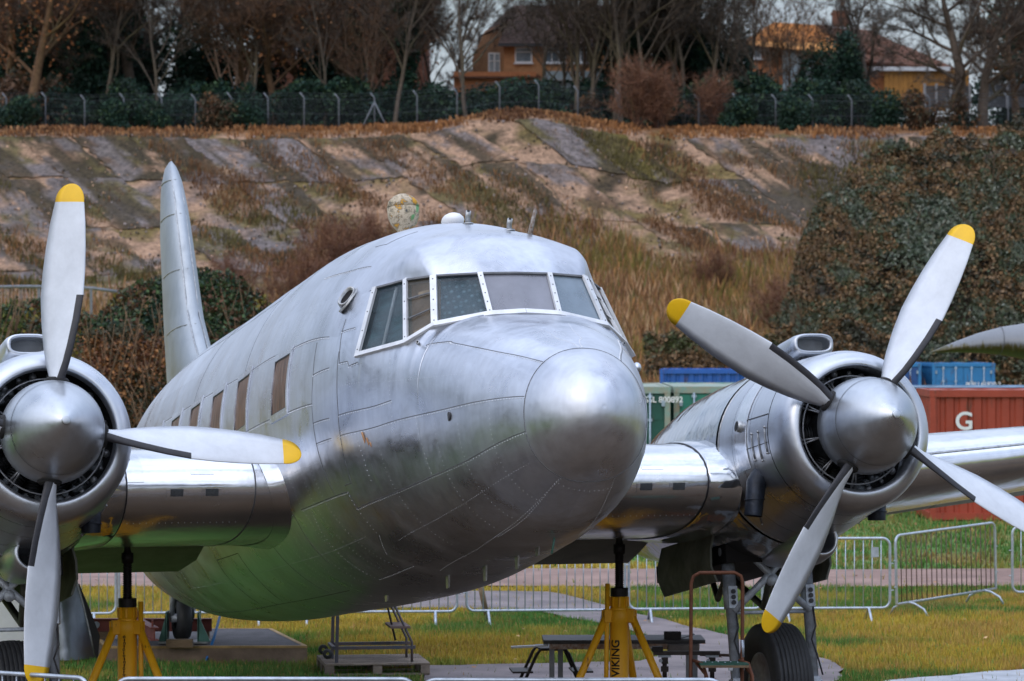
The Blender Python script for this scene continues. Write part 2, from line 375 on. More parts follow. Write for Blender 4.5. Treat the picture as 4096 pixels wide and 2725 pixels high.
# ---- cockpit glazing
def lerp3(a, b, t): return a+(b-a)*t
def pane_grid(s0, s1, t0, t1, off, nu=9, nv=7, side=-1):
    P = []
    for v in np.linspace(t0, t1, nv):
        P.append([lerp3(lerpk(BK, s), lerpk(TK, s), v)*[side, 1, 1] for s in np.linspace(s0, s1, nu)])
    P = np.array(P); n = gnorm(P)
    if (n.mean(axis=(0, 1)) @ (P.mean(axis=(0, 1))-np.array([0, .6, .6]))) < 0: n = -n
    return P+n*off, n
def glass(name, alpha, col, rough=.08):
    m, N, L, b = new_mat(name)
    b.inputs['Base Color'].default_value = (*col, 1); b.inputs['Roughness'].default_value = rough; b.inputs['Specular IOR Level'].default_value = .8
    tr = N.new('ShaderNodeBsdfTransparent'); ms = N.new('ShaderNodeMixShader'); t = N.new('ShaderNodeTexCoord')
    n = N.new('ShaderNodeTexNoise'); n.inputs['Scale'].default_value = 5; n.inputs['Detail'].default_value = 6; L.new(t.outputs['Object'], n.inputs['Vector'])
    mr = N.new('ShaderNodeMapRange'); mr.inputs['From Min'].default_value = .35; mr.inputs['From Max'].default_value = .75; mr.inputs['To Min'].default_value = alpha; mr.inputs['To Max'].default_value = min(1, alpha+.25)
    L.new(n.outputs['Fac'], mr.inputs['Value']); L.new(mr.outputs[0], ms.inputs[0]); L.new(tr.outputs[0], ms.inputs[1]); L.new(b.outputs[0], ms.inputs[2])
    L.new(ms.outputs[0], N['Material Output'].inputs[0]); return m
G1 = glass('cockpit_glass', .15, (.05, .08, .10), .05); G2 = glass('misted_glass', .55, (.27, .28, .33), .2); G3 = glass('pale_glass', .5, (.26, .33, .40), .15); GB = glass('brown_glass', .2, (.10, .085, .06), .15)
def bubble():
    m, N, L, b = new_mat('bubble_wrap_lining'); t = N.new('ShaderNodeTexCoord')
    vo = N.new('ShaderNodeTexVoronoi'); vo.inputs['Scale'].default_value = 22; vo.inputs['Randomness'].default_value = .15; L.new(t.outputs['Object'], vo.inputs['Vector'])
    n = N.new('ShaderNodeTexNoise'); n.inputs['Scale'].default_value = 4; L.new(t.outputs['Object'], n.inputs['Vector'])
    r = ramp(N, [(.1, (.20, .36, .45)), (.42, (.012, .045, .075))]); L.new(vo.outputs['Distance'], r.inputs[0])
    mxn = N.new('ShaderNodeMix'); mxn.data_type = 'RGBA'; L.new(n.outputs['Fac'], mxn.inputs[0]); L.new(r.outputs[0], mxn.inputs[6]); mxn.inputs[7].default_value = (.03, .09, .12, 1)
    L.new(mxn.outputs[2], b.inputs['Base Color']); b.inputs['Roughness'].default_value = .5; return m
LB = bubble(); LG = mat('grey_blind', (.115, .115, .145), .8, 0, .25, 3); LT = mat('teal_interior', (.035, .085, .10), .8, 0, .5, 5, stretch=(1, 1, 4)); LBL = mat('blue_blind', (.13, .20, .25), .8, 0, .2, 4)
LBR = mat('brown_interior', (.20, .14, .09), .8, 0, .6, 5); CARD = mat('cream_card', (.55, .42, .26), .8, 0, .1)
for side in (-1, 1):
    spec = [(0, .22, G2, LG), (.22, .5, G1 if side < 0 else G3, LB if side < 0 else LBL), (.5, .74, GB, LBR), (.74, 1.0, G1, LT)]
    for k, (a, b, gm, lm) in enumerate(spec):
        if k == 0:
            if side > 0: continue
            P1, n1 = pane_grid(0, .22, .0, 1, -.012, 6, 5, -1); P = np.concatenate([P1[:, ::-1], P1[:, 1:]*[-1, 1, 1]], axis=1)
            n = np.concatenate([n1[:, ::-1], n1[:, 1:]*[-1, 1, 1]], axis=1)
        else: P, n = pane_grid(a, b, 0, 1, -.012, 9, 7, side)
        g = MB().plate(P-n*.004, n, .004).build('windscreen_pane' if k < 2 else 'side_window_pane', gm, air)
        MB().plate(P-n*.07, n, .01).build('blind', lm, g)
# white posts and sills
def strip(mb, pts, nrm, wd, th, m=0):
    pts = np.array(pts, float); nrm = np.array(nrm, float)
    tg = np.gradient(pts, axis=0); tg /= np.linalg.norm(tg, axis=1, keepdims=True)
    sd_ = np.cross(tg, nrm); sd_ /= np.linalg.norm(sd_, axis=1, keepdims=True)
    A, B = pts-sd_*wd/2, pts+sd_*wd/2
    base = np.stack([A, B], axis=1); mb.plate(base-nrm[:, None]*.01, nrm[:, None], th+.01, m)
def nrm_at(s, side):
    P, n = pane_grid(max(0, s-.03), min(1, s+.03), 0, 1, 0, 3, 3, side); v = n[1, 1]; return v
for side in (-1, 1):
    for s, wd in ((.22, .042), (.5, .054), (.74, .038), (1.0, .046)):
        n = nrm_at(s, side); pts = [lerp3(lerpk(BK, s), lerpk(TK, s), v)*[side, 1, 1] for v in np.linspace(-.02, 1.01, 8)]
        mb = MB(); strip(mb, pts, [n]*8, wd, .014)
        po = mb.build('window_post', FRAMEW, air)
        rv = MB()
        for v in np.linspace(.08, .92, 5 if s < .6 else 4):
            q = lerp3(lerpk(BK, s), lerpk(TK, s), v)*[side, 1, 1]+n*.014; rv.sphere(q, .0065, 6, 3)
        rv.build('screw', SEAM, po)['kind'] = 'stuff'
    for nm, K, wd, ss in (('window_sill', BK, .042, np.linspace(0, .5, 22)), ('window_sill', BK, .036, np.linspace(.5, 1, 18)), ('window_top_rail', TK, .018, np.linspace(0, 1, 40))):
        pts = []; nn = []
        for s in ss:
            pts.append(lerpk(K, s)*[side, 1, 1]); nn.append(nrm_at(s, side))
        mb = MB(); strip(mb, pts, nn, wd, .026 if nm == 'window_sill' else .006); mb.build(nm, FRAMEW if nm == 'window_sill' else SEAM, air)
# small pane dividers, cards, sloping pole seen through the side window, rusty sill
for side in (-1, 1):
    mb = MB()
    for v in (.36, .68):
        P, n = pane_grid(.52, .72, v-.01, v+.01, 0, 5, 2, side); mb.plate(P, n, .006)
    mb.build('pane_divider', SEAM, air)
P, n = pane_grid(.56, .65, .70, .79, -.03, 3, 2); MB().plate(P, n, .003).build('card', CARD, air)
P, n = pane_grid(.60, .69, .08, .16, -.03, 3, 2); MB().plate(P, n, .003).build('card', CARD, air)
a_, b_ = pane_grid(.86, .9, .05, .95, -.045, 2, 2)[0], None
POLE = mat('pale_pole', (.45, .52, .55), .5, 0, .1)
pa = lerp3(lerpk(BK, .90), lerpk(TK, .90), .02)*[-1, 1, 1]; pb = lerp3(lerpk(BK, .86), lerpk(TK, .86), .98)*[-1, 1, 1]
MB().cyl(pa+np.array([.045, 0, -.02]), pb+np.array([.045, 0, -.02]), .013, n=8).build('interior_pole', POLE, air)
RUST = mat('rusty_paint', (.42, .36, .32), .6, .1, .4, 30, col2=(.22, .09, .03))
P, n = pane_grid(.76, .97, .0, .035, .006, 8, 2); MB().plate(P, n, .006).build('window_runner', RUST, air)
# ---- cabin windows (starboard row in view, port row mirrored)
def woodpane():
    m, N, L, b = new_mat('boarded_window'); t = N.new('ShaderNodeTexCoord'); mpn = N.new('ShaderNodeMapping'); mpn.inputs['Scale'].default_value = (1, 22, 1.3)
    L.new(t.outputs['Object'], mpn.inputs[0]); n = N.new('ShaderNodeTexNoise'); n.inputs['Scale'].default_value = 3; n.inputs['Detail'].default_value = 6; L.new(mpn.outputs[0], n.inputs['Vector'])
    r = ramp(N, [(.35, (.020, .009, .005)), (.52, (.12, .05, .018)), (.66, (.20, .15, .12))]); L.new(n.outputs['Fac'], r.inputs[0]); L.new(r.outputs[0], b.inputs['Base Color'])
    b.inputs['Roughness'].default_value = .4; b.inputs['Specular IOR Level'].default_value = .25; return m
WOODP = woodpane()
def zhull(y, z, side, off):
    zt, zb, w_, zm = secp_l(y); h = (zt-zm) if z > zm else (zm-zb); x = w_*max(0, 1-(abs(z-zm)/h)**EX)**(1/EX)
    e = 1e-3; h2 = (zt-zm) if z+e > zm else (zm-zb); x2 = w_*max(0, 1-(abs(z+e-zm)/h2)**EX)**(1/EX)
    n = np.array([1, 0, -(x2-x)/e]); n /= np.linalg.norm(n)
    return np.array([side*x, y, z])+n*[side, 1, 1]*off
wins = [(.90, 1.40, .765, .305), (2.54, 3.06, .845, .385), (3.72, 4.20, .875, .42), (4.83, 5.29, .915, .455), (5.88, 6.33, .945, .485), (6.95, 7.4, .97, .51), (8.0, 8.45, .99, .53)]
for side in (-1, 1):
    for y0, y1, zt_, zb_ in wins:
        fr = MB(); bw = .045
        for a0, a1, c0, c1 in ((y0-bw, y1+bw, zt_, zt_+bw+.015), (y0-bw, y1+bw, zb_-bw-.02, zb_), (y0-bw, y0, zb_, zt_), (y1, y1+bw, zb_, zt_)):
            P = np.array([[zhull(y, z, side, .001) for y in np.linspace(a0, a1, 4)] for z in np.linspace(c0, c1, 6)])
            Q = np.array([[zhull(y, z, side, .016) for y in np.linspace(a0, a1, 4)] for z in np.linspace(c0, c1, 6)])
            fr.plate(P, (Q-P)/.015, .013)
        f = fr.build('cabin_window', SKIN, air)
        rs_ = MB(); rs_.path([zhull(y, z, side, .004) for y, z in ((y0+.004, zb_+.004), (y1-.004, zb_+.004), (y1-.004, zt_-.004), (y0+.004, zt_-.004))], .008, 4, closed=True); rs_.build('rubber_seal', BOOT, f)
        P = np.array([[zhull(y, z, side, .0015) for y in np.linspace(y0, y1, 5)] for z in np.linspace(zb_, zt_, 9)])
        Q = np.array([[zhull(y, z, side, .003) for y in np.linspace(y0, y1, 5)] for z in np.linspace(zb_, zt_, 9)])
        MB().plate(P, (Q-P)/.0015, .0015).build('pane', WOODP, f)
        rv = MB()
        for y in np.linspace(y0-.02, y1+.02, 6):
            for z in (zt_+.03, zb_-.03): rv.sphere(zhull(y, z, side, .014), .0042, 5, 2)
        for z in np.linspace(zb_+.05, zt_-.05, 5):
            for y in (y0-.022, y1+.022): rv.sphere(zhull(y, z, side, .014), .0042, 5, 2)
        rv.build('rivets', RIVET, f)['kind'] = 'stuff'
# ---- seams and rivet rows over the skin: (kind, [(station, angle)]) ; 0 rivets only, 1 joint, 2 joint with rivets
SEAMS = [(2, [(-0.394, 102.2), (-0.876, 99.8), (-1.283, 95.7), (-1.998, 89.0), (-2.52, 81.0), (-3.02, 70.7)]), (2, [(-0.416, 94.6), (-0.901, 91.0), (-1.201, 87.1)]), (2, [(-0.143, 129.3), (-0.942, 126.7), (-1.73, 122.0), (-2.353, 115.8), (-3.032, 102.0)]), (1, [(-0.38, 71.0), (-0.397, 81.3), (-0.409, 92.8), (-0.39, 104.2), (-0.357, 113.5), (-0.314, 119.9), (-0.168, 120.2)]), (2, [(0.11, 79.2), (-0.239, 77.2)]), (2, [(0.131, 96.3), (-0.239, 95.5)]), (2, [(0.139, 103.6), (-0.222, 102.8)]), (2, [(1.204, 122.7), (0.381, 122.7), (-0.166, 122.6), (-0.131, 129.6)]), (0, [(-0.131, 129.6), (-0.111, 135.2), (-0.065, 141.7), (0.24, 149.4)]), (0, [(0.918, 123.7), (1.052, 132.4), (1.115, 141.5), (1.158, 149.2), (1.149, 157.3)]), (2, [(1.149, 157.3), (0.232, 158.6)]), (0, [(-3.002, 155.9), (-2.631, 157.6), (-1.965, 160.0), (-0.858, 164.5), (0.104, 167.1)]), (0, [(-2.986, -154.7), (-2.689, -158.2), (-2.325, -160.5), (-1.68, -162)]), (0, [(-2.932, 157.9), (-2.902, 172.3), (-2.871, 189.5), (-2.833, 200.9)]), (0, [(-1.157, 69.1), (-1.2, 94.4)]), (0, [(-1.558, 94.6), (-1.578, 104.9), (-1.606, 114.4), (-1.6, 121.5)]), (0, [(-0.663, 104.8), (-0.676, 112.3), (-0.654, 120.4)]), (2, [(-1.541, 58), (-1.831, 51.9), (-1.906, 51.8), (-2.404, 47.2), (-2.755, 41.1), (-3.02, 36.0)]), (1, [(-0.415, 75.3), (-0.353, 63.7), (-0.351, 59.0)]), (2, [(0.927, 40.1), (0.245, 40.7), (-0.227, 38.0)]), (1, [(0.198, 28.6), (0.005, 27.1), (-0.094, 17.0)]), (2, [(-0.362, 63.6), (-0.55, 61.2)]), (2, [(-0.415, 75.3), (-0.546, 74.1), (-0.577, 75.8), (-0.699, 73.7)]), (0, [(-2.1, 16), (-2.5, 10), (-2.728, 9.3), (-2.808, 5.3), (-2.913, 2.7), (-3.002, 1.5)]), (2, [(13, 65.8), (7.336, 65.8), (4.777, 65.6), (2.515, 66.2), (0.904, 66.4), (-0.133, 66)]), (2, [(6.5, 88.8), (2.489, 88.8), (0.812, 89.2), (0.127, 89.4)]), (1, [(13, 35.6), (8.041, 35.8), (5.402, 35.8), (4.187, 36.2), (2.9, 36)]), (1, [(5.3, 66), (5.3, 52), (5.3, 36), (5.3, 12)]), (1, [(2.9, 66), (2.9, 52), (2.9, 36), (2.9, 12)]), (1, [(8.6, 150), (8.6, 110), (8.6, 66), (8.6, 36)]), (1, [(0.13, 67.7), (0.11, 79.1), (0.13, 89.8), (0.13, 103.3), (.13, 122.5)]), (1, [(2.9, 66), (2.9, 89), (2.9, 120)]), (2, [(5.3, 122.7), (2.012, 122.8)]), (1, [(5.672, 154.9), (5.544, 146.2), (5.459, 136.2), (5.351, 130.2), (4.327, 130.0), (4.395, 136.7), (4.483, 144.4), (4.775, 156.3)]), (1, [(10, 158), (7.357, 157.8), (4.617, 158.0), (2.282, 158.6)]), (1, [(1.519, 120.8), (1.508, 125.9), (1.588, 135.8), (1.62, 144.2)]), (1, [(2.9, 124), (2.9, 157)])]
def hpt(y, ph, off=0): return np.array(hull(y, ph, off))
def seam_pts(pl, step=.035):
    out = []
    for (y0, a0), (y1, a1) in zip(pl[:-1], pl[1:]):
        P0, P1 = hpt(y0, a0), hpt(y1, a1); n = max(2, int(np.linalg.norm(P1-P0)/step))
        for t in np.linspace(0, 1, n, endpoint=False): out.append((y0+(y1-y0)*t, a0+(a1-a0)*t))
    out.append(pl[-1]); return out
def smooth_pl(pl):
    return pl
sm_, rv = MB(), MB()
RS_ = .0042
def catmull(pl, n=5):
    P = [np.array(p, float) for p in pl]; P = [2*P[0]-P[1]]+P+[2*P[-1]-P[-2]]; out = []
    for i in range(1, len(P)-2):
        for k in range(n):
            t = k/n; out.append(tuple(.5*((2*P[i])+(-P[i-1]+P[i+1])*t+(2*P[i-1]-5*P[i]+4*P[i+1]-P[i+2])*t*t+(-P[i-1]+3*P[i]-3*P[i+1]+P[i+2])*t**3)))
    out.append(tuple(P[-2])); return out
def seam(pl, k, sgn=1):
    if k != 1 and len(pl) > 2 and abs(pl[0][0]-pl[-1][0]) > .5 and len(pl) != 4: pl = catmull(pl)
    pp = [(y, a*sgn) for y, a in seam_pts(pl)]
    P = np.array([hpt(y, a, .0012) for y, a in pp]); Q = np.array([hpt(y, a, .02) for y, a in pp])
    n = Q-P; n /= np.linalg.norm(n, axis=1, keepdims=True)
    if k in (1, 2): strip(sm_, P-n*.0095, n, .0065 if k == 2 else .008, .0095)
    if k in (0, 2):
        tg = np.gradient(P, axis=0); tg /= np.linalg.norm(tg, axis=1, keepdims=True); sd_ = np.cross(tg, n)
        for off in ((.014, -.0) if k == 2 else (0,)):
            if k == 2 and off == 0: continue
            for q, nn_ in zip(P+sd_*off, n): rv.sphere(q-nn_*.0015, .0062 if k == 2 and q[1] < 1.2 else RS_, 5, 2)
for k, pl in SEAMS:
    seam(pl, k)
    if pl[0][1] < 150 or k == 1: seam(pl, k, -1)
RS_ = .0031
for y_ in (-2.62, -2.2, -1.85, -.95, .45, .75, 1.15, 1.55, 1.95, 2.3, 2.65, 3.4, 3.95, 4.45, 5.05, 5.7, 6.5, 7.4, 8.3):
    lo_ = max(phis(y_)+6, 0) if y_ < -.7 else 38
    seam([(y_, lo_), (y_, 100), (y_, 156)], 0)
RS_ = .0030
for a_ in (110, 140): seam([(2.95, a_), (7.5, a_)], 0); seam([(.2, a_), (2.85, a_)], 0) if a_ > 90 else None
seam([(-2.9, 58), (-1.7, 74), (-.42, 84)], 0); seam([(-2.9, 130), (-1.7, 140), (-.3, 146)], 0)
# cap joint ring, crown rivet lines
capr = [(-3.031, a) for a in np.linspace(0, 360, 73)]
strip(sm_, np.array([hpt(y, a, -.006) for y, a in capr]), np.array([np.array(hpt(y, a, .01))-np.array(hpt(y, a, 0)) for y, a in capr])*100, .009, .0085)
sm_.build('skin_joint', SEAM, air)['kind'] = 'stuff'
rv.build('rivets', RIVET, air)['kind'] = 'stuff'
# ---- small fittings on the fuselage
ROOFB = None
def roofpt(x, y):      # height of the roof at x, y by nearest vertex
    P = upf.reshape(-1, 3); i = np.argmin((P[:, 0]-x)**2+(P[:, 1]-y)**2); return P[i]
LICH = None
def lichen():
    m, N, L, b = new_mat('lichen_ball'); t = N.new('ShaderNodeTexCoord')
    n = N.new('ShaderNodeTexNoise'); n.inputs['Scale'].default_value = 9; n.inputs['Detail'].default_value = 8; n.inputs['Roughness'].default_value = .75; L.new(t.outputs['Object'], n.inputs['Vector'])
    r = ramp(N, [(.33, (.03, .04, .05)), (.41, (.26, .22, .15)), (.50, (.55, .46, .34)), (.56, (.16, .14, .10)), (.61, (.60, .30, .02))]); L.new(n.outputs['Fac'], r.inputs[0])
    n2 = N.new('ShaderNodeTexNoise'); n2.inputs['Scale'].default_value = 3.3; L.new(t.outputs['Object'], n2.inputs['Vector'])
    r2 = ramp(N, [(.63, (0, 0, 0)), (.65, (1, 1, 1))]); L.new(n2.outputs['Fac'], r2.inputs[0])
    mxn = N.new('ShaderNodeMix'); mxn.data_type = 'RGBA'; L.new(r2.outputs[0], mxn.inputs[0]); L.new(r.outputs[0], mxn.inputs[6]); mxn.inputs[7].default_value = (.12, .30, .12, 1)
    L.new(mxn.outputs[2], b.inputs['Base Color']); b.inputs['Roughness'].default_value = .8
    bp = N.new('ShaderNodeBump'); bp.inputs['Distance'].default_value = .01; L.new(n.outputs['Fac'], bp.inputs['Height']); L.new(bp.outputs[0], b.inputs['Normal']); return m
LICH = lichen()
bz = 2.215
mb = MB().rev([(-.34, .055), (-.20, .05), (-.165, .075), (-.12, .115), (-.06, .138), (.018, .143), (.02, .136), (.028, .136), (.03, .143), (.08, .128), (.12, .09), (.143, .04), (.148, .001)], (0, 2.0, bz), 'Z', 26)
mb.build('beacon_dome', LICH, air)
WHITEP = mat('white_plastic', (.72, .73, .75), .4, 0, .05)
mb = MB(); mb.sphere((-.01, .35, 1.80), .07, 14, 8, 0, 1.35, 2.0, .95); mb.build('roof_blister', WHITEP, air)
VENT = mat('vent_metal', (.35, .36, .37), .35, .7, .3, 20)
for (x, y, h) in ((0.0, -.04, .10), (.20, -.62, .09)):
    q = roofpt(x, y); mb = MB().path([(q[0], q[1], q[2]-.02), (q[0], q[1], q[2]+h*.6), (q[0], q[1]-.03, q[2]+h)], .022, 10)
    mb.cyl((q[0], q[1]-.031, q[2]+h+.001), (q[0], q[1]-.034, q[2]+h+.004), .013, n=8, m=1); mb.cyl((q[0], q[1], q[2]-.006), (q[0], q[1], q[2]+.006), .045, n=12)
    mb.build('vent_pipe', [VENT, BLACK], air)
q = roofpt(.33, -.80); RUSTY = mat('rusty_rod', (.13, .07, .04), .7, .3, .5, 40, col2=(.34, .33, .31))
MB().path([(q[0], q[1], q[2]-.02), (q[0]+.075, q[1]+.05, q[2]+.215)], [.022, .014], 6).build('aerial_stub', RUSTY, air)
# oval air outlet on the starboard cheek
mb = MB(); c0 = hpt(-.245, 52.0); n0 = (hpt(-.245, 52, .1)-c0)*10; n0 /= np.linalg.norm(n0); dd_ = np.array([0, -.78, 0])+n0*.62; dd_ /= np.linalg.norm(dd_)
upv = np.cross(n0, [0, -1, 0.]); upv /= np.linalg.norm(upv); sdv = np.cross(upv, dd_); ring = []
for t_, k in ((-.10, 1.0), (.03, 1.0), (.055, 1.0), (.07, .95), (.072, .80), (.04, .72)):
    ring.append([c0+dd_*t_+(upv*math.copysign(abs(math.sin(a))**.75, math.sin(a))*.098+sdv*math.copysign(abs(math.cos(a))**.75, math.cos(a))*.046)*k for a in np.linspace(0, 2*PI, 25)[:-1]])
mb.grid(ring, closed=True); o_ = len(mb.v)-24; mb.f.append(tuple(range(o_, o_+24))); mb.m.append(1); mb.s.append(False)
mb.grid([[c0+n0*h_+(upv*math.sin(a)*.13+np.array([0, -1, 0])*math.cos(a)*.085)*k for a in np.linspace(0, 2*PI, 25)[:-1]] for h_, k in ((-.01, 1.0), (.008, .98), (.010, .5))], closed=True)
mb.build('air_outlet', [VENT, BLACK], air)
def disc(y, a, ry, rz_, name, m_, off=.004, sgn=1):
    c0 = hpt(y, a); n0 = (hpt(y, a, .1)-c0)*10; fw = np.array([0, -1, 0.]); uu = np.cross(n0, fw); uu /= np.linalg.norm(uu); fw = np.cross(uu, n0)
    mb = MB(); R_ = [[c0+n0*o_+(fw*math.cos(t)*ry+uu*math.sin(t)*rz_)*k for t in np.linspace(0, 2*PI, 21)[:-1]] for o_, k in ((-.004, 1), (off, 1), (off*1.3, .85), (off*1.3, .01))]
    mb.grid(R_, closed=True); return mb.build(name, m_, air)
disc(-2.083, 92.6, .035, .036, 'filler_cap', BOOT)
disc(-2.083, -92.6, .035, .036, 'filler_cap', BOOT)
PEEL = mat('primer_patch', (.50, .26, .12), .5, 0, .2)
for dy_, da, s_ in ((0, 0, 1), (-.05, 1.6, .7), (-.085, 2.8, .45)): disc(-.75+dy_, 103.6+da, .022*s_*1.2, .05*s_, 'bare_patch', PEEL, .0015)
for pl_ in ((-1.46, 58.5), (-1.5, -58.5)):
    c0 = hpt(*pl_); n0 = (hpt(pl_[0], pl_[1], .1)-c0)*10
    mb = MB().path([c0-n0*.01, c0+n0*.012, c0+n0*.018+np.array([0, -.02, 0])], .014, 8); mb.cyl(c0+n0*.018+np.array([0, -.02, 0]), c0+n0*.018+np.array([0, -.022, 0]), .009, n=8, m=1)
    mb.build('drip_outlet', [VENT, BLACK], air)
q = hpt(-2.05, -66); MB().sphere(q, .04, 10, 6, 0, .9, 1.4, 1.1).build('side_blister', COWL, air)
# belly fittings
for y_, a_, h_ in ((.3, 172, .10), (-.3, 178, .12), (-1.0, 181, .10), (1.9, 168, .05), (-1.45, 183, .06)):
    q = hpt(y_, a_); MB().add([(q[0]-.008, y_-.05, q[2]+.02), (q[0]+.008, y_-.05, q[2]+.02), (q[0]+.008, y_+.05, q[2]+.02), (q[0]-.008, y_+.05, q[2]+.02), (q[0]-.006, y_-.02, q[2]-h_), (q[0]+.006, y_-.02, q[2]-h_), (q[0]+.006, y_+.045, q[2]-h_), (q[0]-.006, y_+.045, q[2]-h_)], [(0, 1, 5, 4), (1, 2, 6, 5), (2, 3, 7, 6), (3, 0, 4, 7), (4, 5, 6, 7)], 0, False).build('belly_aerial', VENT, air)
q = hpt(-1.9, 184); MB().cyl((q[0], -1.9, q[2]+.03), (q[0]-.03, -1.88, q[2]-.12), .008, n=6).build('drain_tube', GREENP, air)
# ---- wings
def foil(x, n=22):
    x = abs(x)
    if x < 3.5: le, ch, t, zc = 1.38, 4.04, .78, -.28
    else:
        u = x-3.5; le, ch, t, zc = 1.38+u*.115, 4.04-u*.25, max(.12, .74-u*.066), -.28+.105*u
    xs = (1-np.cos(np.linspace(0, PI, n)))/2
    yt = t*5*(.2969*np.sqrt(xs)-.126*xs-.3516*xs**2+.2843*xs**3-.1036*xs**4)
    cm = .018*ch*np.sin(PI*np.minimum(xs*1.1, 1))
    up_ = [(x, le+ch*a, zc+c_+y_) for a, y_, c_ in zip(xs, yt, cm)]; lo_ = [(x, le+ch*a, zc+c_*.5-y_*1.0) for a, y_, c_ in zip(xs, yt, cm)]
    return up_[::-1]+lo_[1:]
def wing_mesh(x0, x1, n, side):
    P = np.array([foil(x) for x in np.linspace(x0, x1, n)]); P[:, :, 0] *= side
    return MB().grid(P, flip=side < 0)
for side in (-1, 1):
    wing_mesh(1.0, 1.55, 3, side).build('wing_root', WINGM, air)
    wing_mesh(1.55, 3.5, 8, side).build('inner_wing', WINGM, air)
    mb = wing_mesh(3.5, 13.4, 26, side); tip = np.array(foil(13.4)); tip2 = tip.copy(); c_ = tip.mean(0); tip2 = (tip-c_)*.3+c_; tip2[:, 0] = 13.65
    G = np.stack([tip, tip2]); G[:, :, 0] *= side; mb.grid(G); mb.build('outer_wing', WINGM, air)
    jb = MB()
    for xx in (1.55,):
        P = np.array(foil(xx))[6:38]; n_ = np.gradient(P, axis=0); n_ = np.stack([np.zeros(len(P)), n_[:, 2], -n_[:, 1]], 1); n_ /= np.linalg.norm(n_, axis=1, keepdims=True)
        if n_[16] @ np.array([0, -1, 0]) < 0: n_ = -n_
        P[:, 0] *= side; strip(jb, P, n_, .012, .004)
    jb.build('joint_strip', SEAM, air)
    rb = MB()
    for xx in np.arange(1.66, 2.75, .055):
        F = np.array(foil(xx)); 
        for idx in (13, 25): q = F[idx]; rb.sphere((q[0]*side, q[1], q[2]), .0042, 5, 2)
    rb.build('rivets', RIVET, air)['kind'] = 'stuff'
    # wing root fairing ring at the fuselage
    P = []
    for q in np.array(foil(1.34, 30))[4:54]:
        zt, zb, w_, zm = secp_l(q[1]); h = (zt-zm) if q[2] > zm else (zm-zb); x = w_*max(0, 1-(abs(q[2]-zm)/h)**EX)**(1/EX); P.append((side*(x+.004), q[1], q[2]))
    P = np.array(P); MB().path(P+[side*.002, 0, 0], .012, 6).build('root_seal', BOOT, air)
    lip = []
    Fc = P.mean(0)
    for k_, dx_ in ((1.0, .0), (1.0, .10)):
        lip.append([(p_[0]+side*dx_, p_[1]*k_, p_[2]) for p_ in P])
    L0 = np.array(lip[0]); d_ = L0-[0, Fc[1], Fc[2]]; d_[:, 0] = 0; d_ /= np.linalg.norm(d_, axis=1, keepdims=True)
    A = np.stack([L0+d_*.045+[-side*.03, 0, 0], L0+d_*.02+[side*.04, 0, 0], L0+d_*.006+[side*.14, 0, 0]]); MB().grid(A).build('root_fillet', WINGM, air)
    # access panels and grilles on the leading edge
    def lepatch(x0, x1, i0, i1, name, m_, off=.004, par=air):
        P = np.array([[np.array(foil(x, 60))[i] for i in range(i0, i1+1)] for x in np.linspace(x0, x1, 7)]); n_ = gnorm(P)
        if n_[3, 0] @ np.array([0, -1, .3]) < 0: n_ = -n_
        P[:, :, 0] *= side; n_[:, :, 0] *= side
        return MB().plate(P, n_, off).build(name, m_, par)
    GR = MATS.get('grille_mesh') or mat('grille_mesh', (.09, .10, .11), .5, .5, .5, 90)
    for x0 in (1.84, 2.14):
        p_ = lepatch(x0, x0+.17, 60, 63, 'intake_grille', WINGM, .006); lepatch(x0+.03, x0+.14, 60, 62, 'mesh', GR, .009, p_)
    lepatch(1.90, 2.10, 55, 56, 'access_panel', WINGM, .003); lepatch(2.5, 2.75, 48, 58, 'access_panel', WINGM, .003)
    # flaps, lowered
    def flap(x0, x1, dih, name='flap', y0=4.12, z0=-.49, y1=4.86, z1=-.645, skew=.0):
        xs = np.linspace(x0, x1, 6); A = []
        for x in xs:
            u = max(0, x-3.5); dz = dih*u; A.append([(side*x, y0, z0+dz), (side*x, (y0+y1)/2, (z0+z1)/2+dz-.01), (side*(x+(skew if x == xs[0] else 0)), y1, z1+dz)])
        A = np.array(A); return MB().plate(A, np.array([0, -.2, -1.0]), .03).build(name, FLAPM, air)
    flap(1.46, 2.86, 0, skew=.1); flap(4.15, 6.0, .118, z0=-.40, z1=-.46); flap(6.02, 8.6, .118, z0=-.40, z1=-.46)
for side in (-1, 1):       # fairing where the inner wing meets the nacelle
    A = []
    for xx, o_ in ((2.50, .004), (2.52, .018), (2.64, .028), (2.80, .05)):
        xx += .15*(side < 0)
        F = np.array(foil(xx, 40))[6:72]; n_ = np.gradient(F, axis=0); n_ = np.stack([np.zeros(len(F)), n_[:, 2], -n_[:, 1]], 1); n_ /= np.linalg.norm(n_, axis=1, keepdims=True)
        if n_[33] @ np.array([0, -1, 0]) < 0: n_ = -n_
        G_ = F+n_*o_; G_[:, 0] *= side; A.append(G_)
    MB().grid(np.array(A)).build('nacelle_fillet', NACM, air); MB().path(A[0][4:62], .007, 5).build('root_seal', BOOT, air)
# landing light strip along the outer wing leading edge
for side in (-1, 1):
    P = np.array([foil(x, 60)[55] for x in np.linspace(3.9, 13, 30)]); P[:, 0] *= side
    strip_m = MB(); strip(strip_m, P, np.tile([0, -.8, .6], (30, 1)), .018, .006); strip_m.build('leading_edge_strip', VENT, air)
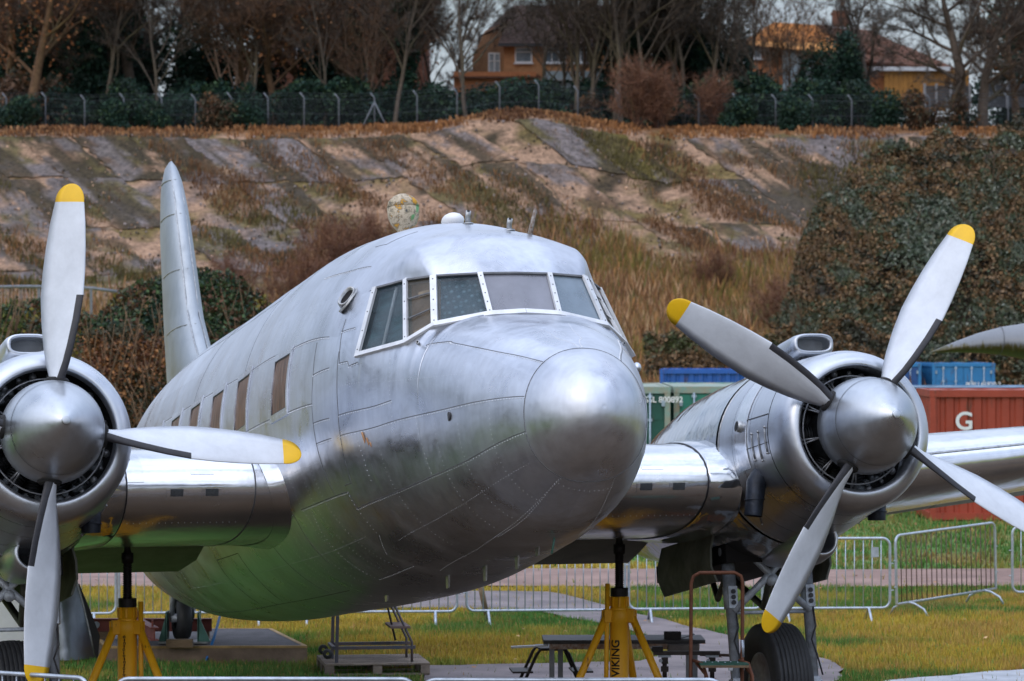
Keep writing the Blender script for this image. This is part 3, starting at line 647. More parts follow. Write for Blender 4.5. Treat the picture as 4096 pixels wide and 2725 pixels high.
# ---- tail
def fin_section(z):
    t = (z-1.0)/(4.87-1.0); t = min(max(t, 0), 1)
    le = np.interp(z, [1.0, 1.8, 2.4, 2.9, 3.68, 4.32, 4.7, 4.87], [9.3, 10.3, 11.03, 11.48, 11.8, 12.07, 12.32, 12.50]); te = np.interp(z, [1.0, 2.2, 3.3, 4.1, 4.57, 4.75, 4.84, 4.87], [13.25, 13.2, 13.25, 13.28, 13.15, 12.98, 12.85, 12.78])
    hw = np.interp(z, [1.0, 2.4, 3.3, 4.1, 4.6, 4.8, 4.87], [.21, .20, .175, .15, .11, .06, .012]); return le, te, hw
P = []
for z in np.concatenate([np.linspace(1.0, 4.5, 16), [4.62, 4.72, 4.80, 4.85, 4.87]]):
    le, te, hw = fin_section(z); xs = (1-np.cos(np.linspace(0, PI, 12)))/2; yt = hw*2*5*.5*2*(.2969*np.sqrt(xs)-.126*xs-.3516*xs**2+.2843*xs**3-.1036*xs**4)
    P.append([(y_, le+(te-le)*x, z) for x, y_ in zip(xs[::-1], yt[::-1])]+[(-y_, le+(te-le)*x, z) for x, y_ in zip(xs[1:], yt[1:])])
P = np.array(P); mb = MB().grid(P, flip=True); mb.build('tail_fin', TAILM, air)
j = MB()
for z in (2.0, 2.75, 3.45, 4.15, 4.6):
    le, te, hw = fin_section(z)
    zz = []
    for t_ in np.linspace(0, .45, 10):
        yt = hw*10*(.2969*math.sqrt(t_)-.126*t_-.3516*t_**2+.2843*t_**3-.1036*t_**4); zz.append((-yt-.002, le+(te-le)*t_, z+.0))
    j.path(zz, .006, 4)
j.build('skin_joint', VENT, air)['kind'] = 'stuff'
j = MB(); pp = []
for z in np.linspace(1.9, 4.75, 20): le, te, hw = fin_section(z); pp.append((-.02-hw*.25, le+.03, z))
j.path(pp, .009, 4); pp = [(p_[0]*-1+.0, p_[1], p_[2]) for p_ in pp]; j.path(pp, .007, 4); j.build('leading_edge_joint', VENT, air)
for side in (-1, 1):
    P = []
    for x, le, te, t in ((.2, 10.6, 13.4, .34), (2.5, 10.9, 13.1, .24), (4.2, 11.4, 12.8, .14), (4.6, 11.8, 12.5, .05)):
        xs = (1-np.cos(np.linspace(0, PI, 9)))/2; yt = t*5*(.2969*np.sqrt(xs)-.126*xs-.3516*xs**2+.2843*xs**3-.1036*xs**4)
        P.append([(side*x, le+(te-le)*a, 1.15+b*1) for a, b in zip(xs[::-1], yt[::-1])]+[(side*x, le+(te-le)*a, 1.15-b) for a, b in zip(xs[1:], yt[1:])])
    MB().grid(np.array(P)).build('tailplane', TAILM, air)
# tail wheel
tw = MB().rev([(-.08, .12), (-.09, .18), (-.08, .235), (-.045, .265), (0, .27), (.045, .265), (.08, .235), (.09, .18), (.08, .12)], (0, 12.75, -.46), 'X', 28).build('tail_wheel', TYRE, air)
MB().cyl((.12, 12.75, -.46), (.10, 12.5, .1), .03).cyl((-.12, 12.75, -.46), (-.10, 12.5, .1), .03).cyl((-.13, 12.75, -.46), (.13, 12.75, -.46), .05).build('fork', GEARM, tw)
# ---- propellers, cowlings, nacelles, gear
RAD = 2.02
def blade_mesh():
    rr = np.array([.33, .42, .55, .7, .9, 1.1, 1.11, 1.3, 1.5, 1.7, 1.868, 1.870, 1.90, 1.93, 1.955, 1.975, 1.99, 2.0, 2.01, 2.016, 2.02])
    ch = np.interp(rr, [.33, .42, .55, .8, 1.1, 1.4, 1.7, 1.87], [.16, .19, .28, .37, .40, .37, .30, .245])
    for i, r in enumerate(rr):
        if r > 1.87: ch[i] = .245*math.sqrt(max(0.0, 1-((r-1.87)/.1505)**2))
    pit = np.radians(np.interp(rr, [.33, .5, .8, 1.2, 1.6, 2.02], [66, 58, 48, 38, 31, 26])); th = np.interp(rr, [.33, .5, 1, 1.5, 2.02], [.10, .075, .035, .02, .008])
    xc = np.array([0, .025, .07, .135, .3, .5, .75, 1.0]); yc = np.array([0, .32, .62, .85, 1.0, .9, .5, .03])
    vs = []; nc = len(xc)
    for r, c_, p_, t in zip(rr, ch, pit, th):
        t = min(t, c_*.5)*(1 if r < 1.9 else max(.15, c_/.225))
        mid = .5 if r > .6 else .5
        for k in list(range(nc))+list(range(nc-2, 0, -1)):
            pass
        ring = [(xc[k], yc[k]*t*.72) for k in range(nc)]+[(xc[k], -yc[k]*t*.28) for k in range(nc-2, 0, -1)]
        for a, h in ring:
            s_ = (.46-a)*c_                                     # + towards leading edge
            tx = s_*math.cos(p_)+h*math.sin(p_)*0+(-h)*math.sin(p_)*-1*0
            # chord direction (cos p, -sin p) in (tangential, y); front normal (-sin p, -cos p)
            X = s_*math.cos(p_)-h*math.sin(p_)*1.0; Yv = -s_*math.sin(p_)-h*math.cos(p_)
            vs.append((X, Yv, r))
    m_ = 2*nc-2; fs = []; ms = []
    for i in range(len(rr)-1):
        for k in range(m_):
            fs.append((i*m_+k, i*m_+(k+1) % m_, (i+1)*m_+(k+1) % m_, (i+1)*m_+k))
            rm = (rr[i]+rr[i+1])/2
            lead = k in (0, 1, 2, m_-1, m_-2, m_-3)
            ms.append(1 if rm > 1.869 else (2 if lead and rm < 1.105 and rm > .3 else 0))
    me = bpy.data.meshes.new('blade'); me.from_pydata(vs, [], fs)
    for q in (BLADE, YELLOW, BOOT): me.materials.append(q)
    me.polygons.foreach_set('material_index', ms); me.polygons.foreach_set('use_smooth', [True]*len(fs)); me.update(); return me
BME = blade_mesh()
def cylb():
    mb = MB()
    for k in range(7):
        mb.cyl((0, 0, .30+k*.024), (0, 0, .312+k*.024), .085, n=12); mb.cyl((0, 0, .30+k*.024), (0, 0, .324+k*.024), .065, n=10)
    mb.sphere((0, 0, .49), .07, 10, 5, 1, 1, 1.3, .7); mb.cyl((-.05, -.05, .44), (-.05, -.12, .47), .025, n=8, m=1); mb.cyl((.05, -.05, .44), (.05, -.12, .47), .025, n=8, m=1)
    return mb
CYLME = None
for side, f1 in ((-1, .1009), (1, .5403)):
    X = 3.474*side
    pr = MB().rev([(.16, .36), (.16, .405), (.10, .416), (.03, .415), (-.08, .40), (-.18, .373), (-.28, .333), (-.38, .278), (-.47, .212), (-.54, .145), (-.59, .09), (-.62, .045), (-.632, .02), (-.636, .0005)], (X, 0, 0), 'Y', 56)
    prop = pr.build('propeller', SPINM, air)
    mb = MB().rev([(.28, .26), (.17, .26), (.17, .36), (.165, .395)], (X, 0, 0), 'Y', 40).build('spinner_backplate', DARKM, prop)
    MB().rev([(-.628, .037), (-.642, .036), (-.645, .03), (-.645, .001)], (X, 0, 0), 'Y', 20).build('spinner_cap', SPINM, prop)
    mb = MB().rev([(-.185, .3735), (-.188, .3738), (-.191, .3725)], (X, 0, 0), 'Y', 56).build('spinner_joint', SEAM, prop)
    for k in range(4):
        a = f1+k*PI/2
        bo = link('blade', BME, prop, (X, 0, 0), (0, a, 0))
        cm = MB().path([(0, .01, .345), (0, .01, .412), (0, .01, .428)], [.098, .098, .085], 20); cm.build('blade_opening', BLACK, prop, (X, 0, 0), (0, a, 0))
    # cowling
    cw = MB().rev([(.62, .60), (.42, .555), (.30, .532), (.235, .530), (.205, .545), (.20, .565), (.21, .60), (.25, .645), (.32, .680), (.42, .703), (.535, .712)], (X, 0, 0), 'Y', 72)
    cwl = cw.build('engine_cowling', COWL, air)
    MB().rev([(.537, .700), (.545, .700), (.555, .700)], (X, 0, 0), 'Y', 72).build('cowl_gap', BLACK, cwl)
    rb = MB()
    for k in range(60): a = k*PI/30; rb.sphere((X+.5405*math.sin(a), .222, .5405*math.cos(a)), .0055, 5, 2)
    rb.build('rivets', RIVET, cwl)['kind'] = 'stuff'
    # engine
    en = MB().rev([(.95, .69), (.951, .02)], (X, 0, 0), 'Y', 32).rev([(.9, .30), (.45, .30), (.33, .24), (.28, .14), (.28, .01)], (X, 0, 0), 'Y', 28).build('engine', DARKM, air)
    if CYLME is None: c_o = cylb().build('cylinder', [DARKM, CYLM], en, (X, .62, 0), (0, .2, 0)); CYLME = c_o.data; k0 = 1
    else: k0 = 0
    for k in range(k0, 14):
        a = .2+k*2*PI/14; o = link('cylinder', CYLME, en, (X, .62 if k % 2 == 0 else .74, 0), (0, a, 0))
    mb = MB()
    for k in range(9):
        a = .33+k*2*PI/9
        for d_ in (-.045, .045):
            mb.cyl((X+.30*math.sin(a), .36, .30*math.cos(a)), (X+.50*math.sin(a+d_), .46, .50*math.cos(a+d_)), .0085, n=6)
    mb.path([(X+.47*math.sin(t), .33, .47*math.cos(t)) for t in np.linspace(0, 2*PI, 41)[:-1]], .0075, 6, closed=True)
    for k in range(26):
        a = k*2*PI/26+.1; mb.sphere((X+.52*math.sin(a), .50+.03*(k % 3), .52*math.cos(a)), .022+.012*(k % 2), 7, 4)
    mb.build('pushrods', RODM, en)
    # nacelle body
    yn = np.array([.55, .9, 1.3, 1.7, 2.2, 2.8, 3.4, 4.2, 5.0, 5.8, 6.5, 6.9]); ru = np.array([.712, .735, .755, .77, .785, .79, .775, .70, .56, .38, .18, .03]); rd = np.array([.712, .745, .80, .86, .90, .90, .87, .78, .64, .47, .27, .06]); zc = np.array([0, 0, 0, 0, 0, 0, 0, -.02, -.06, -.10, -.14, -.16]); wd_ = np.array([.712, .735, .76, .78, .79, .79, .77, .69, .56, .38, .18, .03])
    yy = np.concatenate([np.linspace(.552, .93, 5), np.linspace(.935, 1.32, 5), np.linspace(1.325, 1.62, 4), np.linspace(1.70, 6.9, 28)])
    G = np.array([[(X+np.interp(y, yn, wd_)*math.sin(t), y, np.interp(y, yn, zc)+(np.interp(y, yn, ru) if math.cos(t) > 0 else np.interp(y, yn, rd))*math.cos(t)) for t in np.linspace(0, 2*PI, 61)[:-1]] for y in yy])
    def npt(y, t, off=0):
        u_ = np.interp(y, yn, ru) if math.cos(t) > 0 else np.interp(y, yn, rd); return np.array([X+(np.interp(y, yn, wd_)+off)*math.sin(t), y, np.interp(y, yn, zc)+(u_+off)*math.cos(t)])
    gn = MB().grid(G[:5], closed=True); gn.build('cowl_panel', COWL, air)
    MB().grid(G[5:10], closed=True).build('cowl_panel', COWL, air)
    MB().grid(G[10:14], closed=True).build('cowl_panel', COWL, air)
    MB().grid(G[14:], closed=True).build('nacelle', NACM, air)
    for i_ in (4, 9, 13):
        Pm = np.array([npt((yy[i_]+yy[i_+1])/2, t, -.012) for t in np.linspace(0, 2*PI, 61)]); MB().path(Pm[:-1], .0135, 4, closed=True).build('joint_strip', SEAM if i_ != 13 else VENT, air)
    # bright band with clasps, on the inboard and outboard cheeks
    for sg in (-1, 1):
        P = np.array([[npt(y, t*sg, .004) for t in np.linspace(PI*.22, PI*.60, 14)] for y in (1.00, 1.24)]); n_ = np.array([[npt(y, t*sg, .02) for t in np.linspace(PI*.22, PI*.60, 14)] for y in (1.00, 1.24)])-P; n_ /= np.linalg.norm(n_, axis=2, keepdims=True)
        MB().plate(P, n_, .006).build('cowl_band', WINGM, air)
        for y0, t0, y1, t1 in ((.60, .47, .60, .57), (.74, .48, .74, .59), (.88, .48, .88, .58), (1.45, .55, 1.5, .66), (1.2, .70, 1.5, .80)):
            P_ = [npt(y0+(y1-y0)*k, (t0+(t1-t0)*k)*PI*sg, .006) for k in np.linspace(0, 1, 5)]
            cm = MB().path(P_, .006, 5); cm.sphere(P_[0], .012, 6, 4); cm.sphere(P_[-1], .012, 6, 4); cm.build('latch', VENT, air)
        for t_ in (.42, .53):
            P_ = [npt(y, t_*PI*sg, .003) for y in np.linspace(.56, .98, 8)]; MB().path(P_, .0045, 4).build('joint_strip', SEAM, air)
        # small oval vent
        c0 = npt(1.13, PI*.44*sg, 0); n0 = (npt(1.13, PI*.44*sg, .1)-c0)*10
        MB().path([c0-n0*.01, c0+n0*.045], [.056, .050], 14).path([c0+n0*.0455, c0+n0*.047], [.044, .044], 12, 1).build('side_vent', [VENT, BLACK], air)
        # exhaust stub
    # exhaust stubs: one low on the starboard cheek, one under the port side of each engine
    for q_ in ([(-.50, 1.05, -.20), (-.60, .98, -.26), (-.70, .93, -.38), (-.74, .94, -.66)], [(.36, 1.3, -.40), (.42, 1.12, -.48), (.46, 1.06, -.56), (.46, 1.08, -.70)]):
        q_ = [np.array([X+p_[0], p_[1], p_[2]]) for p_ in q_]
        em = MB().path(q_, [.085, .090, .088, .080], 18, cap=False); em.path([q_[-1]+[0, 0, .03], q_[-1]+[0, 0, .031]], [.078, .001], 14, 1, cap=False); em.rev([(-.004, .092), (.004, .092), (.004, .07)], tuple((q_[-1]+q_[-2])/2), 'Z', 18, 0); em.build('exhaust_pipe', [EXH, BLACK], air)
    # scoop on top
    sp = []
    def rrect(cx_, y, z, hw, hh, n=28, p_=3.2):
        return [(X+cx_+hw*math.copysign(abs(math.sin(t))**(2/p_), math.sin(t)), y, z+hh*math.copysign(abs(math.cos(t))**(2/p_), math.cos(t))) for t in np.linspace(0, 2*PI, n+1)[:-1]]
    sp = [rrect(0, 1.40, .885, .125, .045), rrect(0, 1.22, .885, .142, .056), rrect(0, 1.165, .885, .150, .062), rrect(0, 1.15, .885, .165, .075), rrect(0, 1.165, .883, .185, .092), rrect(0, 1.25, .870, .20, .110), rrect(0, 1.55, .84, .215, .125), rrect(0, 2.0, .76, .23, .14), rrect(0, 2.6, .66, .22, .12), rrect(0, 3.2, .56, .18, .08)]
    scp = MB().grid(sp, closed=True).build('carburettor_scoop', COWL, air)
    mb = MB(); r0 = rrect(0, 1.30, .885, .14, .055); mb.v = [tuple(q) for q in r0]; mb.f = [tuple(range(len(r0)))]; mb.m = [0]; mb.s = [False]
    mb.build('scoop_mesh', mat('scoop_gauze_%s' % ('a' if side < 0 else 'b'), (.16, .17, .18), .8, .1, .15, 8), scp)
    MB().path([npt(1.9, -.32*side*-1, .0)+[0, 0, .0], npt(1.9, -.32*side*-1, .04)], .02, 8).build('nav_light', YELLOW, air)
    # oil cooler intake under the nose of the nacelle
    it = MB().rev([(.5, .10), (.12, .112), (.02, .118), (0, .133), (.02, .152), (.10, .178), (.3, .205), (.8, .19), (1.3, .12), (1.6, .02)], (X, 1.22, -.84), 'Y', 30).build('oil_cooler_intake', COWL, air)
    MB().rev([(.3, .112), (.301, .001)], (X, 1.22, -.84), 'Y', 20).build('intake_interior', BLACK, it)
    # undercarriage
    wy, wz = 2.62, -2.03
    prof = [(-.14, .30), (-.165, .33), (-.185, .40), (-.19, .47), (-.178, .525), (-.158, .552)]
    xs_ = np.linspace(-.15, .15, 9)
    for a, b in zip(xs_[:-1], xs_[1:]):
        hh = .578-.022*((a+b)/2/.15)**2; prof += [(a, hh-.001), (a+.004, hh), (b-.006, hh), (b-.0055, hh-.012), (b-.001, hh-.012)]
    prof += [(.158, .552), (.178, .525), (.19, .47), (.185, .40), (.165, .33), (.14, .30)]
    ty = MB().rev(prof, (X, wy, wz), 'X', 64, sm=True).build('tyre', TYRE, air)
    for p_ in ty.data.polygons: p_.use_smooth = True
    MB().rev([(-.10, .02), (-.10, .20), (-.13, .22), (-.135, .29), (-.15, .305), (.15, .305), (.135, .29), (.13, .22), (.10, .20), (.10, .02)], (X, wy, wz), 'X', 40).build('rim', RIM, ty)
    gr = MB()
    MB().cyl((X-.45, wy, wz), (X+.45, wy, wz), .045).build('axle', GEARM, ty)
    for sg in (-1, 1):
        lx = X+sg*.375
        lg = MB().path([(lx, 2.68, -.70), (lx, 2.66, -1.12), (lx, 2.655, -1.121), (lx, 2.645, -1.32), (lx, 2.645, -1.321), (lx, 2.62, wz)], [.062, .060, .068, .066, .050, .046], 16)
        lg.box((lx, 2.62, wz), (.10, .12, .14)); lg.cyl((lx-.08, 2.66, -.80), (lx+.08, 2.66, -.80), .04)
        leg = lg.build('landing_gear_leg', GEARM, air)
        MB().box((lx-sg*0, 2.60, -1.22), (.085, .05, .20)).cyl((lx, 2.57, -1.17), (lx, 2.56, -1.17), .022, m=1).cyl((lx, 2.57, -1.22), (lx, 2.56, -1.22), .022, m=1).cyl((lx, 2.57, -1.27), (lx, 2.56, -1.27), .022, m=1).build('bracket', [GEARM, BOOT], leg)
        MB().path([(lx+.02, 2.59, -1.3), (lx+.035, 2.58, -1.5), (lx-.01, 2.585, -1.62), (lx+.03, 2.58, -1.75), (lx+sg*.02+.04, 2.54, -1.95)], .008, 6).build('brake_hose', BOOT, leg)
        MB().box((lx-.05, 2.60, -1.86), (.05, .01, .05)).box((lx+.05, 2.60, -1.86), (.05, .01, .05)).build('bracket', VENT, leg)
        # doors
        dr = []
        for z_, bx in ((-.62, .0), (-.78, .045), (-.94, .05), (-1.08, .0)):
            dr.append([(X+sg*(.52+bx), y_, z_-.0) for y_ in np.linspace(2.55, 4.05, 8)])
        dr = np.array(dr); MB().plate(dr, np.array([sg*1.0, 0, 0]), .02).build('gear_door', DOORIN, air)
    mb = MB()
    mb.path([(X-.37, 2.60, -1.35), (X-.06, 2.56, -1.06), (X+.28, 2.6, -.74)], [.032, .034, .03], 12); mb.path([(X+.37, 2.60, -1.35), (X+.03, 2.56, -1.06), (X-.28, 2.6, -.74)], [.032, .034, .03], 12)
    mb.sphere((X-.01, 2.55, -1.075), .055, 10, 6); mb.cyl((X-.375, 2.62, -1.36), (X+.375, 2.62, -1.36), .018)
    mb.build('cross_brace', GEARM, air)
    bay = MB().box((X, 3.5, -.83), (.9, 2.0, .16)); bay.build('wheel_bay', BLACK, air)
    mb = MB().path([(X-.2, 3.0, -.8), (X-.16, 3.6, -1.15), (X-.05, 4.1, -.85)], .03, 8).path([(X+.2, 3.0, -.8), (X+.22, 3.4, -1.25), (X+.1, 4.1, -.85)], .035, 8).build('retraction_strut', DOORIN, air)
# warning tag on the port nacelle
TAG = mat('tag_white', (.6, .55, .5), .6, 0, .05); TAGR = mat('tag_red', (.5, .08, .03), .6, 0, .05)
# ================================================================== GROUND, ROAD, PATHS, BANKING
def hash2(i, j, s):
    n = (i*374761393+j*668265263+s*1442695041) & 0x7fffffff; n = ((n ^ (n >> 13))*1274126177) & 0x7fffffff
    return ((n ^ (n >> 16)) & 0xffff)/65535.0
def vnoise(x, y, s=0):
    x = np.asarray(x, float); y = np.asarray(y, float); i = np.floor(x).astype(np.int64); j = np.floor(y).astype(np.int64); u = x-i; v = y-j
    u = u*u*(3-2*u); v = v*v*(3-2*v)
    return (hash2(i, j, s)*(1-u)+hash2(i+1, j, s)*u)*(1-v)+(hash2(i, j+1, s)*(1-u)+hash2(i+1, j+1, s)*u)*v
def fbm(x, y, s=0, o=4):
    t = 0; a = .5; n = 0
    for k in range(o): t = t+a*vnoise(np.asarray(x)*2**k, np.asarray(y)*2**k, s+k*17); n += a; a *= .55
    return t/n
def colmat(name, rough=.8, bump=0, bs=8, spec=.3, nvar=.25, nscale=3):
    m, N, L, b = new_mat(name); a = N.new('ShaderNodeAttribute'); a.attribute_name = 'Col'
    t = N.new('ShaderNodeTexCoord'); n = N.new('ShaderNodeTexNoise'); n.inputs['Scale'].default_value = nscale; n.inputs['Detail'].default_value = 6; n.inputs['Roughness'].default_value = .7; L.new(t.outputs['Object'], n.inputs['Vector'])
    mr = N.new('ShaderNodeMapRange'); mr.inputs['From Min'].default_value = .3; mr.inputs['From Max'].default_value = .7; mr.inputs['To Min'].default_value = 1-nvar; mr.inputs['To Max'].default_value = 1+nvar; L.new(n.outputs['Fac'], mr.inputs['Value'])
    vm = N.new('ShaderNodeVectorMath'); vm.operation = 'SCALE'; L.new(a.outputs['Color'], vm.inputs[0]); L.new(mr.outputs[0], vm.inputs['Scale']); L.new(vm.outputs[0], b.inputs['Base Color'])
    b.inputs['Roughness'].default_value = rough; b.inputs['Specular IOR Level'].default_value = spec
    if bump:
        bp = N.new('ShaderNodeBump'); bp.inputs['Distance'].default_value = bump; L.new(n.outputs['Fac'], bp.inputs['Height']); L.new(bp.outputs[0], b.inputs['Normal'])
    return m
FOL = colmat('foliage', .6, 0, nvar=0, spec=.25); GRD = colmat('turf', .95, .03, nscale=5, nvar=.35)
def fast(name, V, F, cols, m, parent=None, smooth=False, percorner=False):
    """numpy mesh: V (n,3), F (k,3|4), cols (n,3) per vertex"""
    V = np.asarray(V, np.float32); F = np.asarray(F, np.int32); k = F.shape[1]
    me = bpy.data.meshes.new(name); me.vertices.add(len(V)); me.vertices.foreach_set('co', V.ravel())
    me.loops.add(F.size); me.loops.foreach_set('vertex_index', F.ravel()); me.polygons.add(len(F))
    me.polygons.foreach_set('loop_start', np.arange(0, F.size, k, dtype=np.int32)); me.polygons.foreach_set('loop_total', np.full(len(F), k, np.int32))
    me.polygons.foreach_set('use_smooth', np.full(len(F), smooth)); me.materials.append(m); me.update(calc_edges=True)
    if cols is not None:
        a = me.color_attributes.new('Col', 'FLOAT_COLOR', 'POINT'); a.data.foreach_set('color', np.c_[cols, np.ones(len(V))].astype(np.float32).ravel())
    return link(name, me, parent)
def gridmesh(X, Y, Z):
    a, b = X.shape; i = np.arange(a*b).reshape(a, b)
    return np.stack([X, Y, Z], -1).reshape(-1, 3), np.stack([i[:-1, :-1], i[:-1, 1:], i[1:, 1:], i[1:, :-1]], -1).reshape(-1, 4)
GREEN, YEL, STRAW, DRY = np.array([.066, .160, .028]), np.array([.36, .27, .036]), np.array([.30, .175, .065]), np.array([.13, .075, .03])
def turfcol(x, y):
    a = fbm(x*.35, y*.35, 3); b = fbm(x*1.3, y*1.3, 11); D = np.asarray(y)-CAMY
    right = np.clip((np.asarray(x)-2.5)/4, 0, 1)
    t = np.clip((a+.35*b-.61)*5+.15*(1-right)+np.clip((D-42)/9, -.8, .5)*(1-right)-.5*np.clip((D-57)/9, 0, 1.0), 0, 1)[..., None]
    t2 = np.clip((b-.42)*3.2*(.45+right[..., None]*.8)[..., 0], 0, 1)[..., None]
    c = GREEN*(1-t)+YEL*t; c = c*(1-t2*.55)+(STRAW if True else DRY)*t2*.55
    return c*(.8+.4*fbm(x*3, y*3, 23))[..., None]
def mapc(D):
    return np.where(D < 100, D, D)
gy = np.concatenate([np.linspace(-400, -60, 12), np.linspace(-50, 2, 30), np.linspace(3, 40, 150), np.linspace(41, 100, 90), np.linspace(105, 700, 60)])
gx = np.concatenate([-np.geomspace(500, 16, 26), np.linspace(-15, 15, 130), np.geomspace(16, 500, 26)])
X, Y = np.meshgrid(gx, gy); Z = (fbm(X*.5, Y*.5, 5)-.5)*.05*np.clip((Y-6)/5, 0, 1)*(Y < 90)-.02*(Y > 6)*(Y < 90); Z = np.minimum(Z, 0.0)
V, F = gridmesh(X, Y, Z); tag(fast('ground', V, F, turfcol(V[:, 0], V[:, 1]), GRD, smooth=True), 'rough winter grass field', kind='structure')
ASPH = mat('weathered_asphalt', (.045, .032, .022), .9, 0, .25, .6, bump=.01, bscale=25, col2=(.11, .07, .04)); CONC = mat('worn_concrete', (.105, .088, .092), .85, 0, .3, 1.2, bump=.006, bscale=30, col2=(.21, .175, .175))
PINK = mat('pinkish_tarmac', (.17, .105, .085), .9, 0, .3, 1.1, bump=.01, bscale=30, col2=(.31, .20, .165))
def g_(u, v): return gnd(u/1.73779, v/1.73779)
def polyobj(name, pts, m, z):
    bm_ = MB(); bm_.add([(p[0], p[1], z) for p in pts], [tuple(range(len(pts)))], 0, False); o = bm_.build(name, m); return tag(o, kind='structure')
def wob(pts, a=.12, n=6, seed=1):
    r = random.Random(seed); out = []
    for p, q in zip(pts, pts[1:]+pts[:1]):
        for k in range(n): t = k/n; out.append((p[0]+(q[0]-p[0])*t+r.uniform(-a, a), p[1]+(q[1]-p[1])*t+r.uniform(-a, a)))
    return out
rd0 = [(-60+k*1.5, 53.4+CAMY+.12*math.sin(k*1.3)+.1*math.sin(k*.7)) for k in range(81)]; rd1 = [(60-k*1.5, 57.3+CAMY+.15*math.sin(k*1.1+2)) for k in range(81)]
polyobj('road', rd0+rd1, PINK, .012)
pp = [(1500, 2366), (2205, 2371), (2409, 2422), (2735, 2504), (2918, 2545), (3060, 2600), (3250, 2625), (3370, 2668), (3360, 2725), (3200, 2800), (1690, 2790), (1700, 2668), (2150, 2660), (2560, 2650), (2755, 2595), (2409, 2499), (2144, 2448), (1830, 2436), (1500, 2436)]
polyobj('path', wob([tuple(g_(*p))[:2] for p in pp], .05, 4), CONC, .018)
ap = [(-1.4, 9.0), (-1.6, 4.2), (-15, 1.2), (-18, -20), (-16, -46), (18, -46), (16, 2), (9, 6.5), (4.6, 7.6), (3.0, 9.0)]
polyobj('apron', wob(ap, .15, 6, 3), ASPH, .008)
CS = [(4.35, 9.3), (5.2, 10.0), (6.1, 10.7), (9, 12), (12, 12), (12, 6.5), (4.2, 8.2)]; polyobj('concrete_strip', wob(CS, .05, 6, 5), mat('pale_concrete', (.34, .36, .39), .8, 0, .2, 3), .022)
# grass blades
def blades(name, n, x0, x1, D0, D1, h0, h1, wd, seed, keep=None, label=None):
    r = np.random.default_rng(seed); D = D0*(D1/D0)**r.random(n); x = CAMX+(r.random(n)*2-1)*(D*.1425+.5); y = D+CAMY
    k = np.ones(n, bool)
    if keep is not None: k = keep(x, y, r)
    x, y, D = x[k], y[k], D[k]; n = len(x)
    h = (h0+(h1-h0)*r.random(n)**1.5)*(.6+.9*fbm(x*1.2, y*1.2, 31)); a = r.random(n)*2*PI; ln = (r.random(n)-.5)*.9; l2 = (r.random(n)-.5)*.9
    w_ = wd*(.6+.8*r.random(n)); dx, dy = np.cos(a)*w_/2, np.sin(a)*w_/2
    P = np.stack([np.c_[x-dx, y-dy, np.full(n, -.02)], np.c_[x+dx, y+dy, np.full(n, -.02)], np.c_[x+ln*h, y+l2*h, h]], 1)
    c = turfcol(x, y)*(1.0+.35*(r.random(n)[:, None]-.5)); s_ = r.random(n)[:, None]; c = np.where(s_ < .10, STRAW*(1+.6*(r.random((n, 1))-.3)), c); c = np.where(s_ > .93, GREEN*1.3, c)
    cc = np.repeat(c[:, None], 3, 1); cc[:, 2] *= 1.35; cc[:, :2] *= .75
    return tag(fast(name, P.reshape(-1, 3), np.arange(3*n).reshape(-1, 3), cc.reshape(-1, 3), FOL), label, 'grass', kind='stuff')
from bisect import bisect
def inpoly(x, y, poly):
    ins = np.zeros(len(x), bool); q = poly[-1]
    for p in poly:
        c_ = ((p[1] > y) != (q[1] > y)) & (x < (q[0]-p[0])*(y-p[1])/(q[1]-p[1]+1e-9)+p[0]); ins ^= c_; q = p
    return ins
PP = [tuple(g_(*p))[:2] for p in pp]; PL = [(-4.32, 11.6), (-2.04, 11.6), (-2.58, 14.0), (-4.82, 14.0)]
def keepg(x, y, r):
    e = .14*(fbm(x*4, y*4, 77)-.5)
    k = ~inpoly(x+e, y+e, PP) & ~inpoly(x, y, PL) & ~((y > 53.4+CAMY+e*2) & (y < 57.3+CAMY+e*2)) & ~(inpoly(x+e, y+e, ap)) & ~inpoly(x+e*2, y+e*2, CS)
    return k | ((r.random(len(x)) < .012) & ~inpoly(x, y, PL))
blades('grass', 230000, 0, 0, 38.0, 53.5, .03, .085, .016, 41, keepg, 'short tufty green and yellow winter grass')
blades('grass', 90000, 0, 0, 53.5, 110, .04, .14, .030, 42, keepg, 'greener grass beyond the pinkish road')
# fallen leaves
def scatter_leaves(name, n, D0, D1, size, cols, label, zf=None, xk=.14):
    r = np.random.default_rng(n); D = D0+(D1-D0)*r.random(n); x = CAMX+(r.random(n)*2-1)*D*xk; y = D+CAMY; z = np.full(n, .05) if zf is None else zf(x, y)
    a = r.random(n)*2*PI; s = size*(.6+.8*r.random(n)); t = (r.random(n)-.5)
    e1 = np.c_[np.cos(a), np.sin(a), t*.6]*s[:, None]; e2 = np.c_[-np.sin(a), np.cos(a), (r.random(n)-.5)]*s[:, None]*.7; P = np.c_[x, y, z]
    Q = np.stack([P-e1, P-e2, P+e1, P+e2], 1); c = np.array(cols)[r.integers(0, len(cols), n)]*(.7+.6*r.random((n, 1)))
    return tag(fast(name, Q.reshape(-1, 3), np.arange(4*n).reshape(-1, 4), np.repeat(c, 4, 0), FOL), label, 'leaves', kind='stuff')
scatter_leaves('fallen_leaves', 200, 39, 75, .035, [(.30, .14, .05), (.42, .26, .12), (.22, .10, .04)], 'scattered brown and tan dead leaves lying on the grass')
